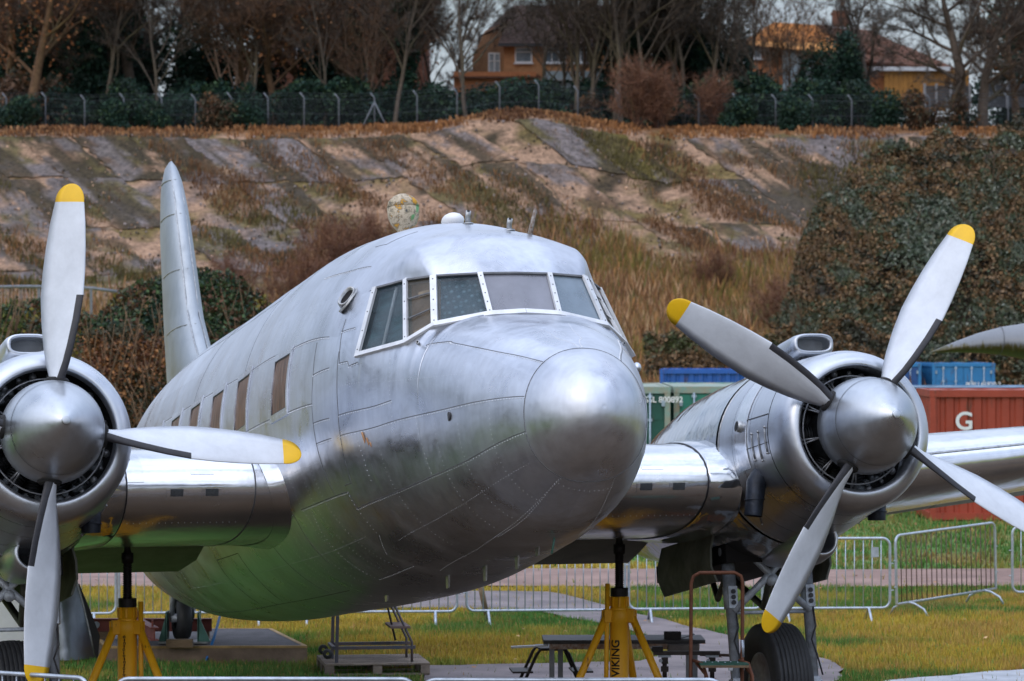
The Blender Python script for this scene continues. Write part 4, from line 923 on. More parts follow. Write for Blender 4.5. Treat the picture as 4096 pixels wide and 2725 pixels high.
# ---- banking behind
DB = np.array([-500, 135, 150, 165, 180, 195, 205, 213, 219, 224, 228, 231, 233.6, 235.5, 239, 250, 300, 700.]); HB = np.array([0, 0, .4, 1.2, 2.4, 3.9, 5.3, 6.9, 8.6, 10.5, 12.5, 14.4, 16.2, 16.75, 16.9, 17.4, 18, 18])
def bankz(x, y):
    D = np.asarray(y)-CAMY; x = np.asarray(x)
    off = -8*np.clip(x/40, -.2, 1)**2*0
    z = np.interp(D+off, DB, HB); k = np.clip((D-165)/40, 0, 1)*np.clip((262-D)/20, 0, 1)
    xb = (x-1.0); z = z+1.15*np.exp(-(xb/5.5)**2)*np.clip((D-212)/16, 0, 1)*np.clip((243-D)/5, 0, 1)
    return z+(fbm(x*.12, y*.12, 51)-.5)*1.0*k*np.clip((236-D)/8, .25, 1)+(fbm(x*.6, y*.6, 52)-.5)*.35*k
bx = np.linspace(-85, 85, 300); bD = np.concatenate([np.linspace(134, 205, 70), np.linspace(206, 240, 110), np.linspace(242, 420, 30)])
X, Y = np.meshgrid(bx, bD+CAMY); Z = bankz(X, Y)
SAND, MOSS, MOSSD, GREYC, BRK, BRN = np.array([.36, .225, .145]), np.array([.13, .10, .025]), np.array([.045, .034, .018]), np.array([.165, .14, .135]), np.array([.22, .10, .035]), np.array([.13, .075, .04])
def bankcol(x, y):
    D = y-CAMY; s = x*.8-(D-220)*.35
    a = fbm(s*.22, D*.10, 61, 5); b = fbm(x*.5, D*.5, 62, 5); c_ = fbm(x*1.8, D*1.8, 63, 3)
    col = SAND*np.ones((len(x), 3)); m = lambda t, k: np.clip(t, 0, 1)[:, None]*k
    g = m((a-.50)*9, 1.0); col = col*(1-g)+GREYC*g
    g = m((b-.50+.06*(D < 214))*9, .85); col = col*(1-g)+MOSS*g
    g = m((fbm(s*.3, D*.2, 66, 4)-.60)*14, .9); col = col*(1-g)+MOSSD*g
    g = m((212-D)/10+(b-.5)*3, .8); col = col*(1-g)+(MOSS*.5+BRN*.8)*g
    g = m((D-234.2)/.8+(c_-.5)*2.5, .9); col = col*(1-g)+BRK*g
    g = m((D-243)/3, 1); col = col*(1-g)+np.array([.03, .028, .018])*g
    return col*(.5+.62*c_)[:, None]
V, F = gridmesh(X, Y, Z); BNKM = colmat('bank_soil', .95, .12, nscale=3, nvar=.65); bank = tag(fast('banking', V, F, bankcol(V[:, 0], V[:, 1]), BNKM, smooth=True), 'steep derelict concrete banking patched with moss and sand', kind='structure')
# concrete slabs of the old track: each a thin piece lying on the slope
def slabs():
    r = random.Random(5); zl = [7.2, 10.1, 13.2, 16.15]; dl = np.interp(zl, HB[4:14], DB[4:14])
    for row in range(3):
        for c_ in range(-11, 13):
            h0, h1 = zl[row]+.03, zl[row+1]-.03; s0 = c_*3.6+r.uniform(-.12, .12); s1 = s0+3.52; sk = -1.25; h0 += r.uniform(-.25, .1); h1 += r.uniform(-.1, .2)*(row < 2)
            if r.random() < .10 or (row < 2 and r.random() < .3): continue
            if abs(s0-CAMX+sk*(h0-8)) > 38: continue
            n_, m_ = 15, 15; P = []
            for j in range(m_):
                hh = h0+(h1-h0)*j/(m_-1); D = float(np.interp(hh, HB[4:14], DB[4:14])); P.append([])
                for i in range(n_):
                    e_ = r.uniform(-.14, .14) if (i in (0, n_-1) or j in (0, m_-1)) else 0
                    x = s0+(s1-s0)*i/(n_-1)+sk*(hh-8)+e_; y = D+CAMY+e_*.5; P[-1].append((x, y, float(bankz(x, y))))
            P = np.array(P); nn = np.array([0, -.62, .78]); tl_ = r.uniform(.04, .11); a = P+nn*tl_; b = P-nn*.1
            VV = np.concatenate([a.reshape(-1, 3), b.reshape(-1, 3)]); i = np.arange(n_*m_).reshape(m_, n_); Fq = list(np.stack([i[:-1, :-1], i[:-1, 1:], i[1:, 1:], i[1:, :-1]], -1).reshape(-1, 4))
            o = n_*m_; ed = [(i[0, q], i[0, q+1]) for q in range(n_-1)]+[(i[q, -1], i[q+1, -1]) for q in range(m_-1)]+[(i[-1, q+1], i[-1, q]) for q in range(n_-1)]+[(i[q+1, 0], i[q, 0]) for q in range(m_-1)]
            Fq += [np.array([e0, e0+o, e1+o, e1]) for e0, e1 in ed]; X_, Z_ = VV[:, 0], VV[:, 2]; s_ = X_+1.25*Z_
            q0 = fbm(np.array([s0*.11]), np.array([row*.45]), 71)[0]; xm = s0+2-1.25*(h0-8)
            if (-28 < xm < -19 and row == 2) or r.random() < .16: base = MOSSD*1.1
            elif xm > 8 and row > 0: base = GREYC*.95 if r.random() < .8 else MOSS*.9
            else: base = SAND*.75 if q0 > .55 else GREYC*.9 if q0 > .42 else (MOSS*.6+SAND*.12)
            v1 = fbm(s_*.5, Z_*.8, 90, 5)[:, None]; v2 = fbm(s_*1.9, Z_*2.4, 92, 3)[:, None]; cc = base*(.55+.9*v2)
            g = np.clip((v1-.50)*12, 0, .92); cc = cc*(1-g)+(MOSS*.65+.01)*g; v3 = fbm(s_*.35+9, Z_*.6, 93, 5)[:, None]; g = np.clip((v3-.56)*14, 0, .92); cc = cc*(1-g)+SAND*.85*g; v5 = fbm(s_*.45+50, Z_*.9, 97, 5)[:, None]; g = np.clip((v5-.55)*14, 0, .9); cc = cc*(1-g)+GREYC*.8*g
            v4 = fbm(s_*.8+30, Z_*1.1, 95, 4)[:, None]; g = np.clip((v4-.62)*10, 0, .8); cc = cc*(1-g)+BRN*.7*g; v6 = fbm((X_+1.25*Z_)*.9+70, (Z_-X_*.2)*.25, 99, 4)[:, None]; g = np.clip((v6-.54)*12, 0, .85); cc = cc*(1-g)+MOSSD*g
            fast('concrete_slab', VV, np.array(Fq), cc, SLABM, bank)
SLABM = colmat('old_slab', .9, .12, nscale=3.5, nvar=.65); slabs()
# tall dry weeds on the lower slope, bracken along the brink
def weeds(name, n, D0, D1, h0, h1, wd, cols, seed, dens=None, label=None, xk=.145, xlo=-1, xhi=1):
    r = np.random.default_rng(seed); D = D0+(D1-D0)*r.random(n); x = CAMX+(xlo+(xhi-xlo)*r.random(n))*D*xk; y = D+CAMY
    if dens is not None: k = r.random(n) < dens(x, D); x, y, D = x[k], y[k], D[k]; n = len(x)
    z = bankz(x, y); h = (h0+(h1-h0)*r.random(n))*(.55+.9*fbm(x*.4, y*.4, seed)); a = r.random(n)*PI; w_ = wd*(.5+r.random(n)); dx, dy = np.cos(a)*w_/2, np.sin(a)*w_/2
    lx, ly = (r.random(n)-.5)*.9*h, (r.random(n)-.5)*.6*h
    k = .55+.3*r.random(n)
    P = np.stack([np.c_[x-dx*.4, y-dy*.4, z-.1], np.c_[x+dx*.4, y+dy*.4, z-.1], np.c_[x+dx+lx*k, y+dy+ly*k, z+h*k], np.c_[x+lx, y+ly, z+h], np.c_[x-dx+lx*k, y-dy+ly*k, z+h*k]], 1)
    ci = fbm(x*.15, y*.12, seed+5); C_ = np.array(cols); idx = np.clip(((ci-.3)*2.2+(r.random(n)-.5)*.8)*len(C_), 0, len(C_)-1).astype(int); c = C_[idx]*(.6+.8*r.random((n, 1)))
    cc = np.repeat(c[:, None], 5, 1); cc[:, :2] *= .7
    F5 = np.arange(5*n).reshape(-1, 5)
    return tag(fast(name, P.reshape(-1, 3), F5, cc.reshape(-1, 3), FOL), label, 'weeds', kind='stuff')
WC = [(.16, .13, .03), (.28, .16, .065), (.36, .18, .065), (.21, .095, .04), (.46, .30, .17), (.15, .068, .032), (.36, .19, .085), (.12, .13, .035)]
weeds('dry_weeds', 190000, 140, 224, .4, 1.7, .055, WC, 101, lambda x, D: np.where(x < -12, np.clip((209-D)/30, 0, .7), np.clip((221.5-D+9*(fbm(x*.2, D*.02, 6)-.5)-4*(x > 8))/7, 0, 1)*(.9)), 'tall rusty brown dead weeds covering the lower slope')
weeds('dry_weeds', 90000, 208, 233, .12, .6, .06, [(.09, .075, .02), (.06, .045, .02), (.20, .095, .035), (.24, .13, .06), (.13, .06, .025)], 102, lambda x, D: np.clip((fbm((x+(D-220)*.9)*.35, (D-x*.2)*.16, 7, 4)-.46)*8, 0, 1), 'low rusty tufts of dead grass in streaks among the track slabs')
def rubble():
    r = np.random.default_rng(9); n = 9000; D = 206+28*r.random(n); x = CAMX+(r.random(n)*2-1)*D*.15; k = fbm(x*.4, D*.4, 15) > .42; x, D = x[k], D[k]; n = len(x); y = D+CAMY; z = bankz(x, y)+.10
    P = np.c_[x, y, z]; s = .04+.10*r.random(n)**2; a = r.normal(size=(n, 3)); a /= np.linalg.norm(a, axis=1, keepdims=True); b = np.cross(a, r.normal(size=(n, 3))); b /= np.linalg.norm(b, axis=1, keepdims=True); c_ = np.cross(a, b)
    V_ = np.stack([P+a*s[:, None], P+b*s[:, None], P-a*s[:, None]*.8, P-b*s[:, None]*.9, P+c_*s[:, None]*.8, P-c_*s[:, None]*.8], 1); F0 = np.array([[0, 1, 4], [1, 2, 4], [2, 3, 4], [3, 0, 4], [1, 0, 5], [2, 1, 5], [3, 2, 5], [0, 3, 5]])
    F_ = (np.arange(n)[:, None, None]*6+F0[None]).reshape(-1, 3); cl_ = np.array([SAND*1.2, GREYC*1.4, MOSSD, BRN, GREYC*.7])[r.integers(0, 5, n)]*(.6+.8*r.random((n, 1)))
    tag(fast('rubble', V_.reshape(-1, 3), F_, np.repeat(cl_, 6, 0), FOL), 'broken concrete rubble and clods on the banking', 'rubble', kind='stuff')
rubble()
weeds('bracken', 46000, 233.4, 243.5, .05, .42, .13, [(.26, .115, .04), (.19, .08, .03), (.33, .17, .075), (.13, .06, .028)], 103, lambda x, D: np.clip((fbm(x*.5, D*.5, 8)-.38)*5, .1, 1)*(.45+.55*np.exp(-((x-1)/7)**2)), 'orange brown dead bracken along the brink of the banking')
# ================================================================== BACKGROUND: bushes, trees, fence, houses, containers
def atD(dx, D): return CAMX+(dx-1178.5)/FD*D
def zof(dy, D): return CAMZ-(dy-758.4)/FD*D
def leafcloud(name, blobs, n, size, cols, seed, parent=None, cg=None, shade=True):
    """leaf sized faces spread through ellipsoids ((x, y, z), (rx, ry, rz))"""
    r = np.random.default_rng(seed); B = np.array([list(b[0])+list(b[1]) for b in blobs]); wt = (B[:, 3]*B[:, 4]*B[:, 5])**.67; wt /= wt.sum()
    k = r.choice(len(B), n, p=wt); d = r.normal(size=(n, 3)); d /= np.linalg.norm(d, axis=1, keepdims=True); rr = (.55+.5*r.random(n)**.6)
    P = B[k, :3]+d*B[k, 3:]*rr[:, None]*(.8+.4*r.random((n, 1))); s = size*(.5+r.random(n)); a = r.normal(size=(n, 3)); a /= np.linalg.norm(a, axis=1, keepdims=True); b = np.cross(a, r.normal(size=(n, 3))); b /= np.linalg.norm(b, axis=1, keepdims=True)
    Q = np.stack([P-a*s[:, None], P-b*s[:, None]*.6, P+a*s[:, None], P+b*s[:, None]*.6], 1)
    C_ = np.array(cols); cn = fbm(P[:, 0]*.9/(size*8), P[:, 2]*.9/(size*8)+P[:, 1]*.3, seed); idx = np.clip((cn-.25)*2*len(C_)+(r.random(n)-.5)*1.5, 0, len(C_)-1).astype(int); c = C_[idx]*(.65+.7*r.random((n, 1)))
    return fast(name, Q.reshape(-1, 3), np.arange(4*n).reshape(-1, 4), np.repeat(c, 4, 0), FOL, parent)
def branches(seed, height, spread, levels, trunk_r, lean=0, first=.35, nb=4, up=.35, droop=0, twig=.035, ntw=7, forks=1):
    """returns limb mesh data (MB) and a list of twig tips"""
    r = random.Random(seed); mb = MB(); tips = []
    def grow(p, d, ln, rad_, lv):
        k = 4 if lv < 2 else 3; pts = [p]; rs = [rad_]; q = p.copy(); dd = d.copy()
        for i in range(k):
            dd = (dd+Vector((r.uniform(-1, 1), r.uniform(-1, 1), r.uniform(-.6, 1)*up))*(.16 if lv < 1 else .30)).normalized(); q = q+dd*ln/k; pts.append(q.copy()); rs.append(rad_*(1-.62*(i+1)/k))
        mb.path(pts, rs, 6 if lv == 0 else 4 if lv < 3 else 3, 0, False)
        if lv >= levels: tips.append((pts, dd)); return
        n = nb if lv > 0 else nb+3
        for j in range(n):
            t = (first if lv == 0 else .25)+(1-(first if lv == 0 else .25))*(j+r.random()*.7)/n; i = min(int(t*k), k-1); f = t*k-i; s_ = pts[i].lerp(pts[i+1], min(f, 1))
            ax = Vector((r.uniform(-1, 1), r.uniform(-1, 1), r.uniform(-.3, .3))).normalized(); side = (ax-dd*ax.dot(dd)).normalized(); a = math.radians(r.uniform(28, 62))*spread
            nd = (dd*math.cos(a)+side*math.sin(a)+Vector((0, 0, up*.5-droop*lv*.2))).normalized(); grow(s_, nd, ln*r.uniform(.42, .62), rs[i]*r.uniform(.42, .6), lv+1)
        grow(pts[-1], dd, ln*.5, rs[-1]*.9, lv+1)
    for f in range(forks):
        d0 = Vector((lean+(r.uniform(-.25, .25) if forks > 1 else 0), r.uniform(-.1, .1), 1)).normalized(); grow(Vector((r.uniform(-.4, .4)*(forks > 1), 0, -.4)), d0, height*.62, trunk_r, 0)
    return mb, tips
def twigs(tips, seed, size, n, wd, cols, up=.4):
    r = np.random.default_rng(seed); T = []
    for pts, d in tips:
        for p in pts[1:]: T.append(list(p)+list(d))
    T = np.array(T); k = r.integers(0, len(T), n); P = T[k, :3]; d = T[k, 3:]*.6+r.normal(size=(n, 3))*.75+[0, 0, up]; d /= np.linalg.norm(d, axis=1, keepdims=True); ln = size*(.4+.9*r.random(n)); s = np.cross(d, r.normal(size=(n, 3))); s /= np.linalg.norm(s, axis=1, keepdims=True)
    E_ = P+d*ln[:, None]; Q = np.stack([P-s*wd/2, P+s*wd/2, E_], 1); c = np.array(cols)[r.integers(0, len(cols), n)]*(.6+.8*r.random((n, 1)))
    return Q.reshape(-1, 3), np.arange(3*n).reshape(-1, 3), np.repeat(c, 3, 0)
def barkcol(o, c, seed=0):
    me = o.data; n = len(me.vertices); co = np.zeros(n*3, np.float32); me.vertices.foreach_get('co', co); co = co.reshape(-1, 3)
    a = me.color_attributes.new('Col', 'FLOAT_COLOR', 'POINT'); k = fbm(co[:, 0]*2+co[:, 1], co[:, 2]*.8, seed); cc = np.array(c)[None]*(.5+k[:, None]); mo = np.clip((fbm(co[:, 0]*.9+5, co[:, 2]*.4, seed+3)-.55)*5, 0, .6)[:, None]; cc = cc*(1-mo)+np.array([.07, .06, .02])*mo
    a.data.foreach_set('color', np.c_[cc, np.ones(n)].astype(np.float32).ravel())
BARK = colmat('bark', .85, .02, nscale=4, nvar=.4)
BR = [(.06, .04, .028), (.11, .058, .032), (.05, .036, .028), (.14, .07, .032)]; BG = [(.06, .05, .042), (.085, .07, .058), (.04, .034, .03), (.10, .064, .036)]
GRN = [(.010, .028, .018), (.016, .045, .026), (.012, .036, .028), (.03, .06, .026), (.008, .02, .014)]
PROTO = {}
def tree_proto(key, name, bark, seed, ivy=0, ntw=9000, tw=.9, wd=.03, cols=BR, deadleaf=0, **k):
    root = thing(name, 'tree', 'tree'); mb, tips = branches(seed, **k); t = mb.build('trunk', BARK, root); barkcol(t, bark, seed)
    V_, F_, c_ = twigs(tips, seed, tw, ntw, wd, cols); cr = fast('crown', V_, F_, c_, FOL, root); ch = [t, cr]
    if ivy:
        bl = [((random.Random(seed+i).uniform(-.25, .25)+k.get('lean', 0)*h_, random.Random(seed+i).uniform(-.2, .2), h_), (.55+.5*random.Random(i+seed*3).random(), .6, .8)) for i, h_ in enumerate(np.linspace(.4, ivy, int(ivy/.75)))]
        ch.append(leafcloud('ivy', bl, int(520*ivy), .13, GRN, seed, root))
    if deadleaf: ch.append(leafcloud('dead_leaves', [((0, 0, k['height']*.62), (k['height']*.3, k['height']*.25, k['height']*.36))], deadleaf, .13, [(.28, .11, .04), (.20, .08, .03), (.36, .17, .07)], seed+9, root))
    PROTO[key] = (root, ch); root['_used'] = 0; return root
tree_proto('orange', 'bare_tree', (.13, .075, .04), 11, height=17, spread=1.0, levels=3, trunk_r=.42, nb=4, ntw=24000, deadleaf=900)
tree_proto('tall', 'bare_tree', (.10, .078, .062), 12, height=19, spread=.75, levels=3, trunk_r=.22, nb=4, first=.3, ntw=6000, cols=BG)
tree_proto('tall2', 'bare_tree', (.085, .068, .053), 13, height=18, spread=.7, levels=3, trunk_r=.19, nb=4, first=.25, ntw=6000, cols=BG, lean=.06)
tree_proto('ivy', 'ivy_clad_tree', (.10, .08, .06), 14, height=16, spread=.85, levels=3, trunk_r=.28, nb=4, ntw=8000, ivy=9.5, cols=BG)
tree_proto('oak', 'bare_tree', (.085, .065, .05), 15, height=17, spread=1.2, levels=3, trunk_r=.55, nb=5, first=.28, ntw=15000, cols=BG, up=.2)
tree_proto('multi', 'bare_tree', (.15, .10, .07), 16, height=15, spread=.7, levels=2, trunk_r=.16, nb=4, first=.35, ntw=7000, forks=4)
tree_proto('brush', 'brushwood', (.12, .06, .04), 17, height=5.2, spread=1.0, levels=2, trunk_r=.06, nb=4, first=.15, ntw=4500, tw=.8, wd=.03, forks=7, cols=[(.16, .07, .04), (.12, .06, .04), (.22, .11, .06)])
def plant(key, dx, D, label, sc=1.0, rz=0, group=None, cat='tree', zoff=0):
    root, ch = PROTO[key]; x = atD(dx, D); y = D+CAMY
    if root['_used'] == 0: o = root; root['_used'] = 1
    else:
        o = root.copy(); C.objects.link(o)
        for c_ in ch: q = c_.copy(); C.objects.link(q); q.parent = o
    o.location = (x, y, float(bankz(np.array([x]), np.array([y]))[0])-.15+zoff); o.rotation_euler = (0, 0, rz); o.scale = (sc,)*3
    o['label'] = label; o['category'] = cat
    if group: o['group'] = group
    return o
TR = [('tall2', 1365, 243, 'pale straight trunk left of the tallest pale trunk', 1.0, 1.2), ('tall', 1430, 241, 'bare trunk standing at the brink before the dark ivy', .95, 3.1), ('tall2', 1575, 246, 'bare trunk right of the second ivy-covered tree', .95, 4.2), ('tall', 1625, 245, 'pale bare trunk behind the fence left of the bungalow', .9, 2.0), ('tall2', 1715, 249, 'bare trunk before the left end of the orange roof', .8, .2), ('tall', 580, 243, 'thin bare tree at the fence in the russet thicket', .8, 2.6), ('tall2', 745, 243, 'thin bare tree in front of the broad evergreen', .8, 4.9), ('tall', 905, 243, 'thin bare tree left of the fence post beside the ivy tree', .85, 1.7), ('tall2', 370, 243, 'thin pale tree under the slanting limbs', .8, 3.5), ('tall', 235, 244, 'thin bare tree before the tallest evergreen thicket', .9, .9), ('orange', 700, 250, 'russet twiggy tree left of the broad evergreen', .85, 2.9), ('orange', 835, 258, 'brown twiggy tree before the left brick house', .9, 4.4), ('oak', 255, 257, 'dark tree filling the gap beside the evergreen thicket', .95, 2.5), ('orange', 20, 249, 'russet tree at the extreme left edge', .9, 5.4), ('tall', 460, 268, 'thin bare tree before the low orange house', .9, .2), ('orange', 1130, 268, 'brown bare tree behind the annex roof', .5, 3.0), ('tall2', 1440, 252, 'slim bare tree between the central house and the ivy', 1.0, 5.1), ('tall', 1535, 246, 'tall pale bare tree before the darker ivy', 1.0, 2.2), ('orange', 900, 262, 'russet twigs around the ivy-covered tree', .9, .7), ('orange', 62, 241, 'twin orange-barked trunk at the far left on the brink', 1.0, .3), ('orange', 130, 252, 'twiggy russet tree just right of the twin orange trunk', .8, 2.0), ('oak', 300, 250, 'dark spreading tree whose heavy limbs slant above the evergreen thicket', 1.0, 1.2),
      ('oak', 410, 262, 'spreading dark tree standing in front of the open sky gap at left', .9, 3.4), ('multi', 525, 245, 'many-stemmed bare tree left of the russet thicket', .9, .5), ('orange', 640, 246, 'dense russet twiggy tree between the sky gap and the evergreens', .85, 4.1),
      ('orange', 560, 250, 'slender russet tree against the small sky gap', .95, 5.0), ('orange', 760, 252, 'russet twiggy tree above the bushy evergreen', .9, 1.1), ('ivy', 935, 247, 'ivy-covered tree in front of the left brick house', 1.0, .2), ('tall', 860, 256, 'thin bare tree left of the ivy-covered trunk', .85, 2.2),
      ('tall', 1030, 262, 'thin bare tree in the bright gap left of the central house', .85, .8), ('tall2', 1078, 243, 'dark straight tree before the left corner of the central house', .95, 3.0), ('tall2', 995, 266, 'fine-branched bare tree in the bright gap beside the ivy tree', .8, 4.4), ('tall2', 1255, 245, 'slim leaning bare tree crossing the middle of the central house', .75, 1.9), ('tall', 1330, 243, 'pale bare trunk before the right windows of the central house', .9, 2.9),
      ('tall2', 1290, 250, 'second slim trunk before the right half of the central house', .8, 5.5), ('multi', 1350, 251, 'many-stemmed tree at the right end of the central house', .95, 2.6), ('tall', 1385, 246, 'pale tall trunk right of the central house', 1.0, 4.9), ('tall', 1410, 244, 'straight pale trunk nearest the dark ivy wall', 1.0, .4), ('ivy', 1455, 247, 'tall ivy-covered tree right of the central house', 1.05, 1.7), ('ivy', 1520, 251, 'second ivy-covered tree, darker, right of the pale trunks', 1.0, 3.9),
      ('tall2', 1490, 243, 'forked pale trunk in front of the dark ivy', .95, 3.3), ('tall', 1600, 255, 'thin bare tree against the sky left of the orange roof', .9, 5.7), ('tall2', 1665, 247, 'slim bare tree just left of the orange roof', .85, 1.3), ('tall', 1700, 262, 'bare tree rising over the left end of the orange roof', .85, 3.6), ('tall2', 1560, 250, 'thin leafless tree behind the reddish brushwood', .9, 2.4), ('multi', 1800, 246, 'many-stemmed pale bare tree in front of the orange roof', .7, 1.0),
      ('oak', 2000, 252, 'dark bare tree rising over the brown roof beside the chimney', .75, .9), ('oak', 2215, 240, 'left of the two dark ivy-footed trees right of the bungalow', .85, 2.1), ('oak', 2262, 241, 'right of the two dark ivy-footed trees right of the bungalow', .8, 4.7), ('orange', 2345, 246, 'russet twiggy tree at the right edge beside the board fence', .75, 2.5),
      ('tall', 715, 262, 'bare tree behind the evergreen bush mass', .9, 1.5), ('tall2', 20, 262, 'bare tree at the left edge before the brick house', 1.0, .9), ('oak', 190, 264, 'dark bare tree before the left houses', .85, 5.2), ('multi', 830, 244, 'low many-stemmed tree behind the fence strut', .6, 5.9), ('tall2', 1760, 243, 'grey leafless tree leaning in front of the dark hedge', .5, 4.0),
      ('brush', 1470, 236.5, 'reddish brushwood spilling over the brink right of the bracken', .95, 1.0), ('brush', 1520, 237, 'reddish brushwood at the foot of the ivy trees', .8, 2.6), ('brush', 1640, 240, 'grey brushwood behind the fence near the orange roof', .8, 4.6),
      ('brush', 760, 203, 'thin leafless shrub on the slope left of the lichened dome', 1.0, .6), ('brush', 850, 205, 'thin leafless shrub on the slope just behind the lichened dome', 1.05, 2.2), ('brush', 700, 190, 'thin leafless shrub on the lower slope above the hedge', .9, 3.8), ('brush', 800, 192, 'leafless shrub low on the slope behind the cabin roof', .8, 5.0),
      ('brush', 530, 196, 'leafless shrub on the slope right of the tail fin', .8, 1.4), ('brush', 1650, 206, 'russet shrub at the foot of the grey track slabs', .6, 2.9), ('brush', 1790, 185, 'pale dead shrub left of the bramble mound', .75, .3), ('brush', 1900, 180, 'leafless shrub at the lower edge of the bramble mound', .7, 4.1)]
for k_, dx, D, lab, s_, rz in TR: plant(k_, dx, D, lab, s_, rz, cat='bush' if k_ == 'brush' else 'tree', group='trees and brushwood along the banking top')
# evergreen bushes and hedge row behind the fence
def bush_proto(key, seed, n=5200, cols=GRN, sz=.11, tall=1.0):
    root = thing('evergreen_bush', 'bush', 'bush'); r = random.Random(seed)
    bl = [((r.uniform(-1.5, 1.5), r.uniform(-.8, .8), r.uniform(.5, 2.6*tall)), (r.uniform(.6, 1.2), .9, r.uniform(.6, 1.1)*tall)) for _ in range(9)]
    c_ = leafcloud('foliage', bl, n, sz, cols, seed, root); st = MB()
    for i in range(5): st.path([(r.uniform(-.4, .4), 0, -.3), (r.uniform(-1, 1), r.uniform(-.4, .4), 2.0*tall)], [.05, .02], 5)
    s_ = st.build('stem', BARK, root); barkcol(s_, (.09, .07, .05)); PROTO[key] = (root, [c_, s_]); root['_used'] = 0
for i in range(3): bush_proto('b%d' % i, 200+i)
bush_proto('bt', 210, 11000, GRN, .12, 2.2); bush_proto('bb', 211, 2600, [(.09, .05, .03), (.05, .045, .025), (.13, .065, .03), (.02, .03, .02)], .13)
BU = [('b0', 40, 238.2, .8, 'low dark bush in front of the fence at the extreme left'), ('b1', 260, 238.3, .75, 'low dark bush spilling through the fence below the evergreen thicket'), ('b2', 345, 238.3, .8, 'low bush at the brink right of the evergreen thicket'), ('b0', 560, 238.2, .7, 'low dark bush on the brink beside the slanting trunk'), ('bb', 500, 238.4, .8, 'brown bush on the brink left of the slanting trunk'), ('bt', 90, 249, 1.2, 'tall dark evergreen behind the twin orange trunk'), ('bt', 420, 254, 1.15, 'tall dark evergreen left of the russet thicket'), ('bt', 490, 256, 1.0, 'tall evergreen under the sky gap'), ('bt', 1690, 256, 1.1, 'tall dark evergreen against the left of the orange roof'), ('bt', 1600, 257, 1.3, 'tall dark evergreen between the ivy and the bungalow'), ('b1', 1700, 238.4, .8, 'low dark bush in front of the fence left of the bungalow'), ('b2', 1845, 238.4, .8, 'low dark bush in front of the fence under the white gable'), ('bt', 195, 248, 1.25, 'dark tall evergreen behind the leftmost fence post'), ('bt', 250, 251, 1.45, 'tallest dark evergreen thicket left of the slanting limbs'), ('b0', 150, 244, 1.1, 'dark bush beside the twin orange trunk'), ('b1', 300, 243, 1.2, 'dark bush below the tall evergreen thicket'), ('b2', 375, 244, 1.0, 'bush with a pale yellowish patch behind the fence'), ('b0', 450, 243, 1.2, 'dark bush behind the second fence post'), ('b1', 540, 245, 1.0, 'low dark bush in the russet thicket'),
      ('bt', 730, 249, 1.1, 'broad evergreen bush above the fence, left of the ivy tree'), ('bt', 800, 252, 1.2, 'evergreen bush mass beside the struts of the fence'), ('b2', 620, 243, 1.1, 'dark bush at the fence left of the broad evergreen'), ('b0', 700, 244, 1.2, 'bush directly below the broad evergreen'), ('b1', 780, 243, 1.2, 'hedge bush left of the fence strut'), ('b2', 860, 244, 1.2, 'hedge bush right behind the fence strut'), ('b0', 930, 245, 1.15, 'hedge bush below the ivy-covered tree'), ('b1', 1010, 244, 1.1, 'hedge bush left of the orange brick annex'),
      ('b2', 1090, 245.5, 1.15, 'hedge bush in front of the annex of the central house'), ('b0', 1160, 245, 1.25, 'hedge bush below the first window of the central house'), ('b1', 1240, 245, 1.2, 'hedge bush below the middle windows of the central house'), ('b2', 1310, 245, 1.15, 'hedge bush below the right windows of the central house'), ('b0', 1390, 246, 1.3, 'hedge bush at the foot of the pale trunks'), ('bt', 1440, 250, 1.3, 'tall evergreen between the pale trunks and the ivy'), ('bt', 1540, 252, 1.45, 'tall dark evergreen mass right of the ivy trees'), ('b1', 1480, 245, 1.2, 'dark bush behind the reddish brushwood'),
      ('b2', 1570, 244, 1.3, 'dark bush right of the reddish brushwood'), ('bt', 1630, 250, 1.0, 'evergreen below the left end of the orange roof'), ('b0', 1650, 243, 1.2, 'dark hedge bush left of the grey leafless tree'), ('b1', 1730, 244, 1.3, 'dark hedge bush under the orange roof'), ('b2', 1810, 243, 1.25, 'dark hedge bush below the white gable'), ('bt', 1945, 247, .95, 'dark evergreen hiding the foot of the white gable'), ('bt', 1880, 245, .85, 'dark evergreen left of the orange boarded wall'), ('b0', 1900, 242, 1.2, 'low dark bush below the evergreen at the gable'),
      ('b1', 1980, 241.5, 1.15, 'low dark bush at the corner of the orange boarded wall'), ('b2', 2050, 240, .95, 'low bush in front of the orange boarded wall'), ('bb', 2110, 240, .9, 'brownish bush before the fence panels'), ('bb', 2190, 239, .8, 'brownish bush at the foot of the two dark trees'), ('bb', 30, 243, 1.3, 'brown bush at the far left under the brick house'), ('bb', 100, 245, 1.2, 'brown undergrowth behind the twin orange trunk'), ('bb', 1340, 243, .8, 'brownish bush by the pale trunks'), ('bt', 2350, 262, 1.6, 'dark conifer at the right edge behind the board fence'),
      ('bt', 120, 256, 1.2, 'dark evergreen in front of the left brick house'), ('bt', 340, 257, 1.0, 'evergreen under the slanting limbs'), ('bt', 10, 258, 1.2, 'dark evergreen at the extreme left edge'), ('bt', 610, 258, 1.0, 'evergreen behind the dense russet tree')]
for k_, dx, D, s_, lab in BU: plant(k_, dx, D, lab, s_, dx*.37, cat='bush', group='evergreen bushes behind the security fence')
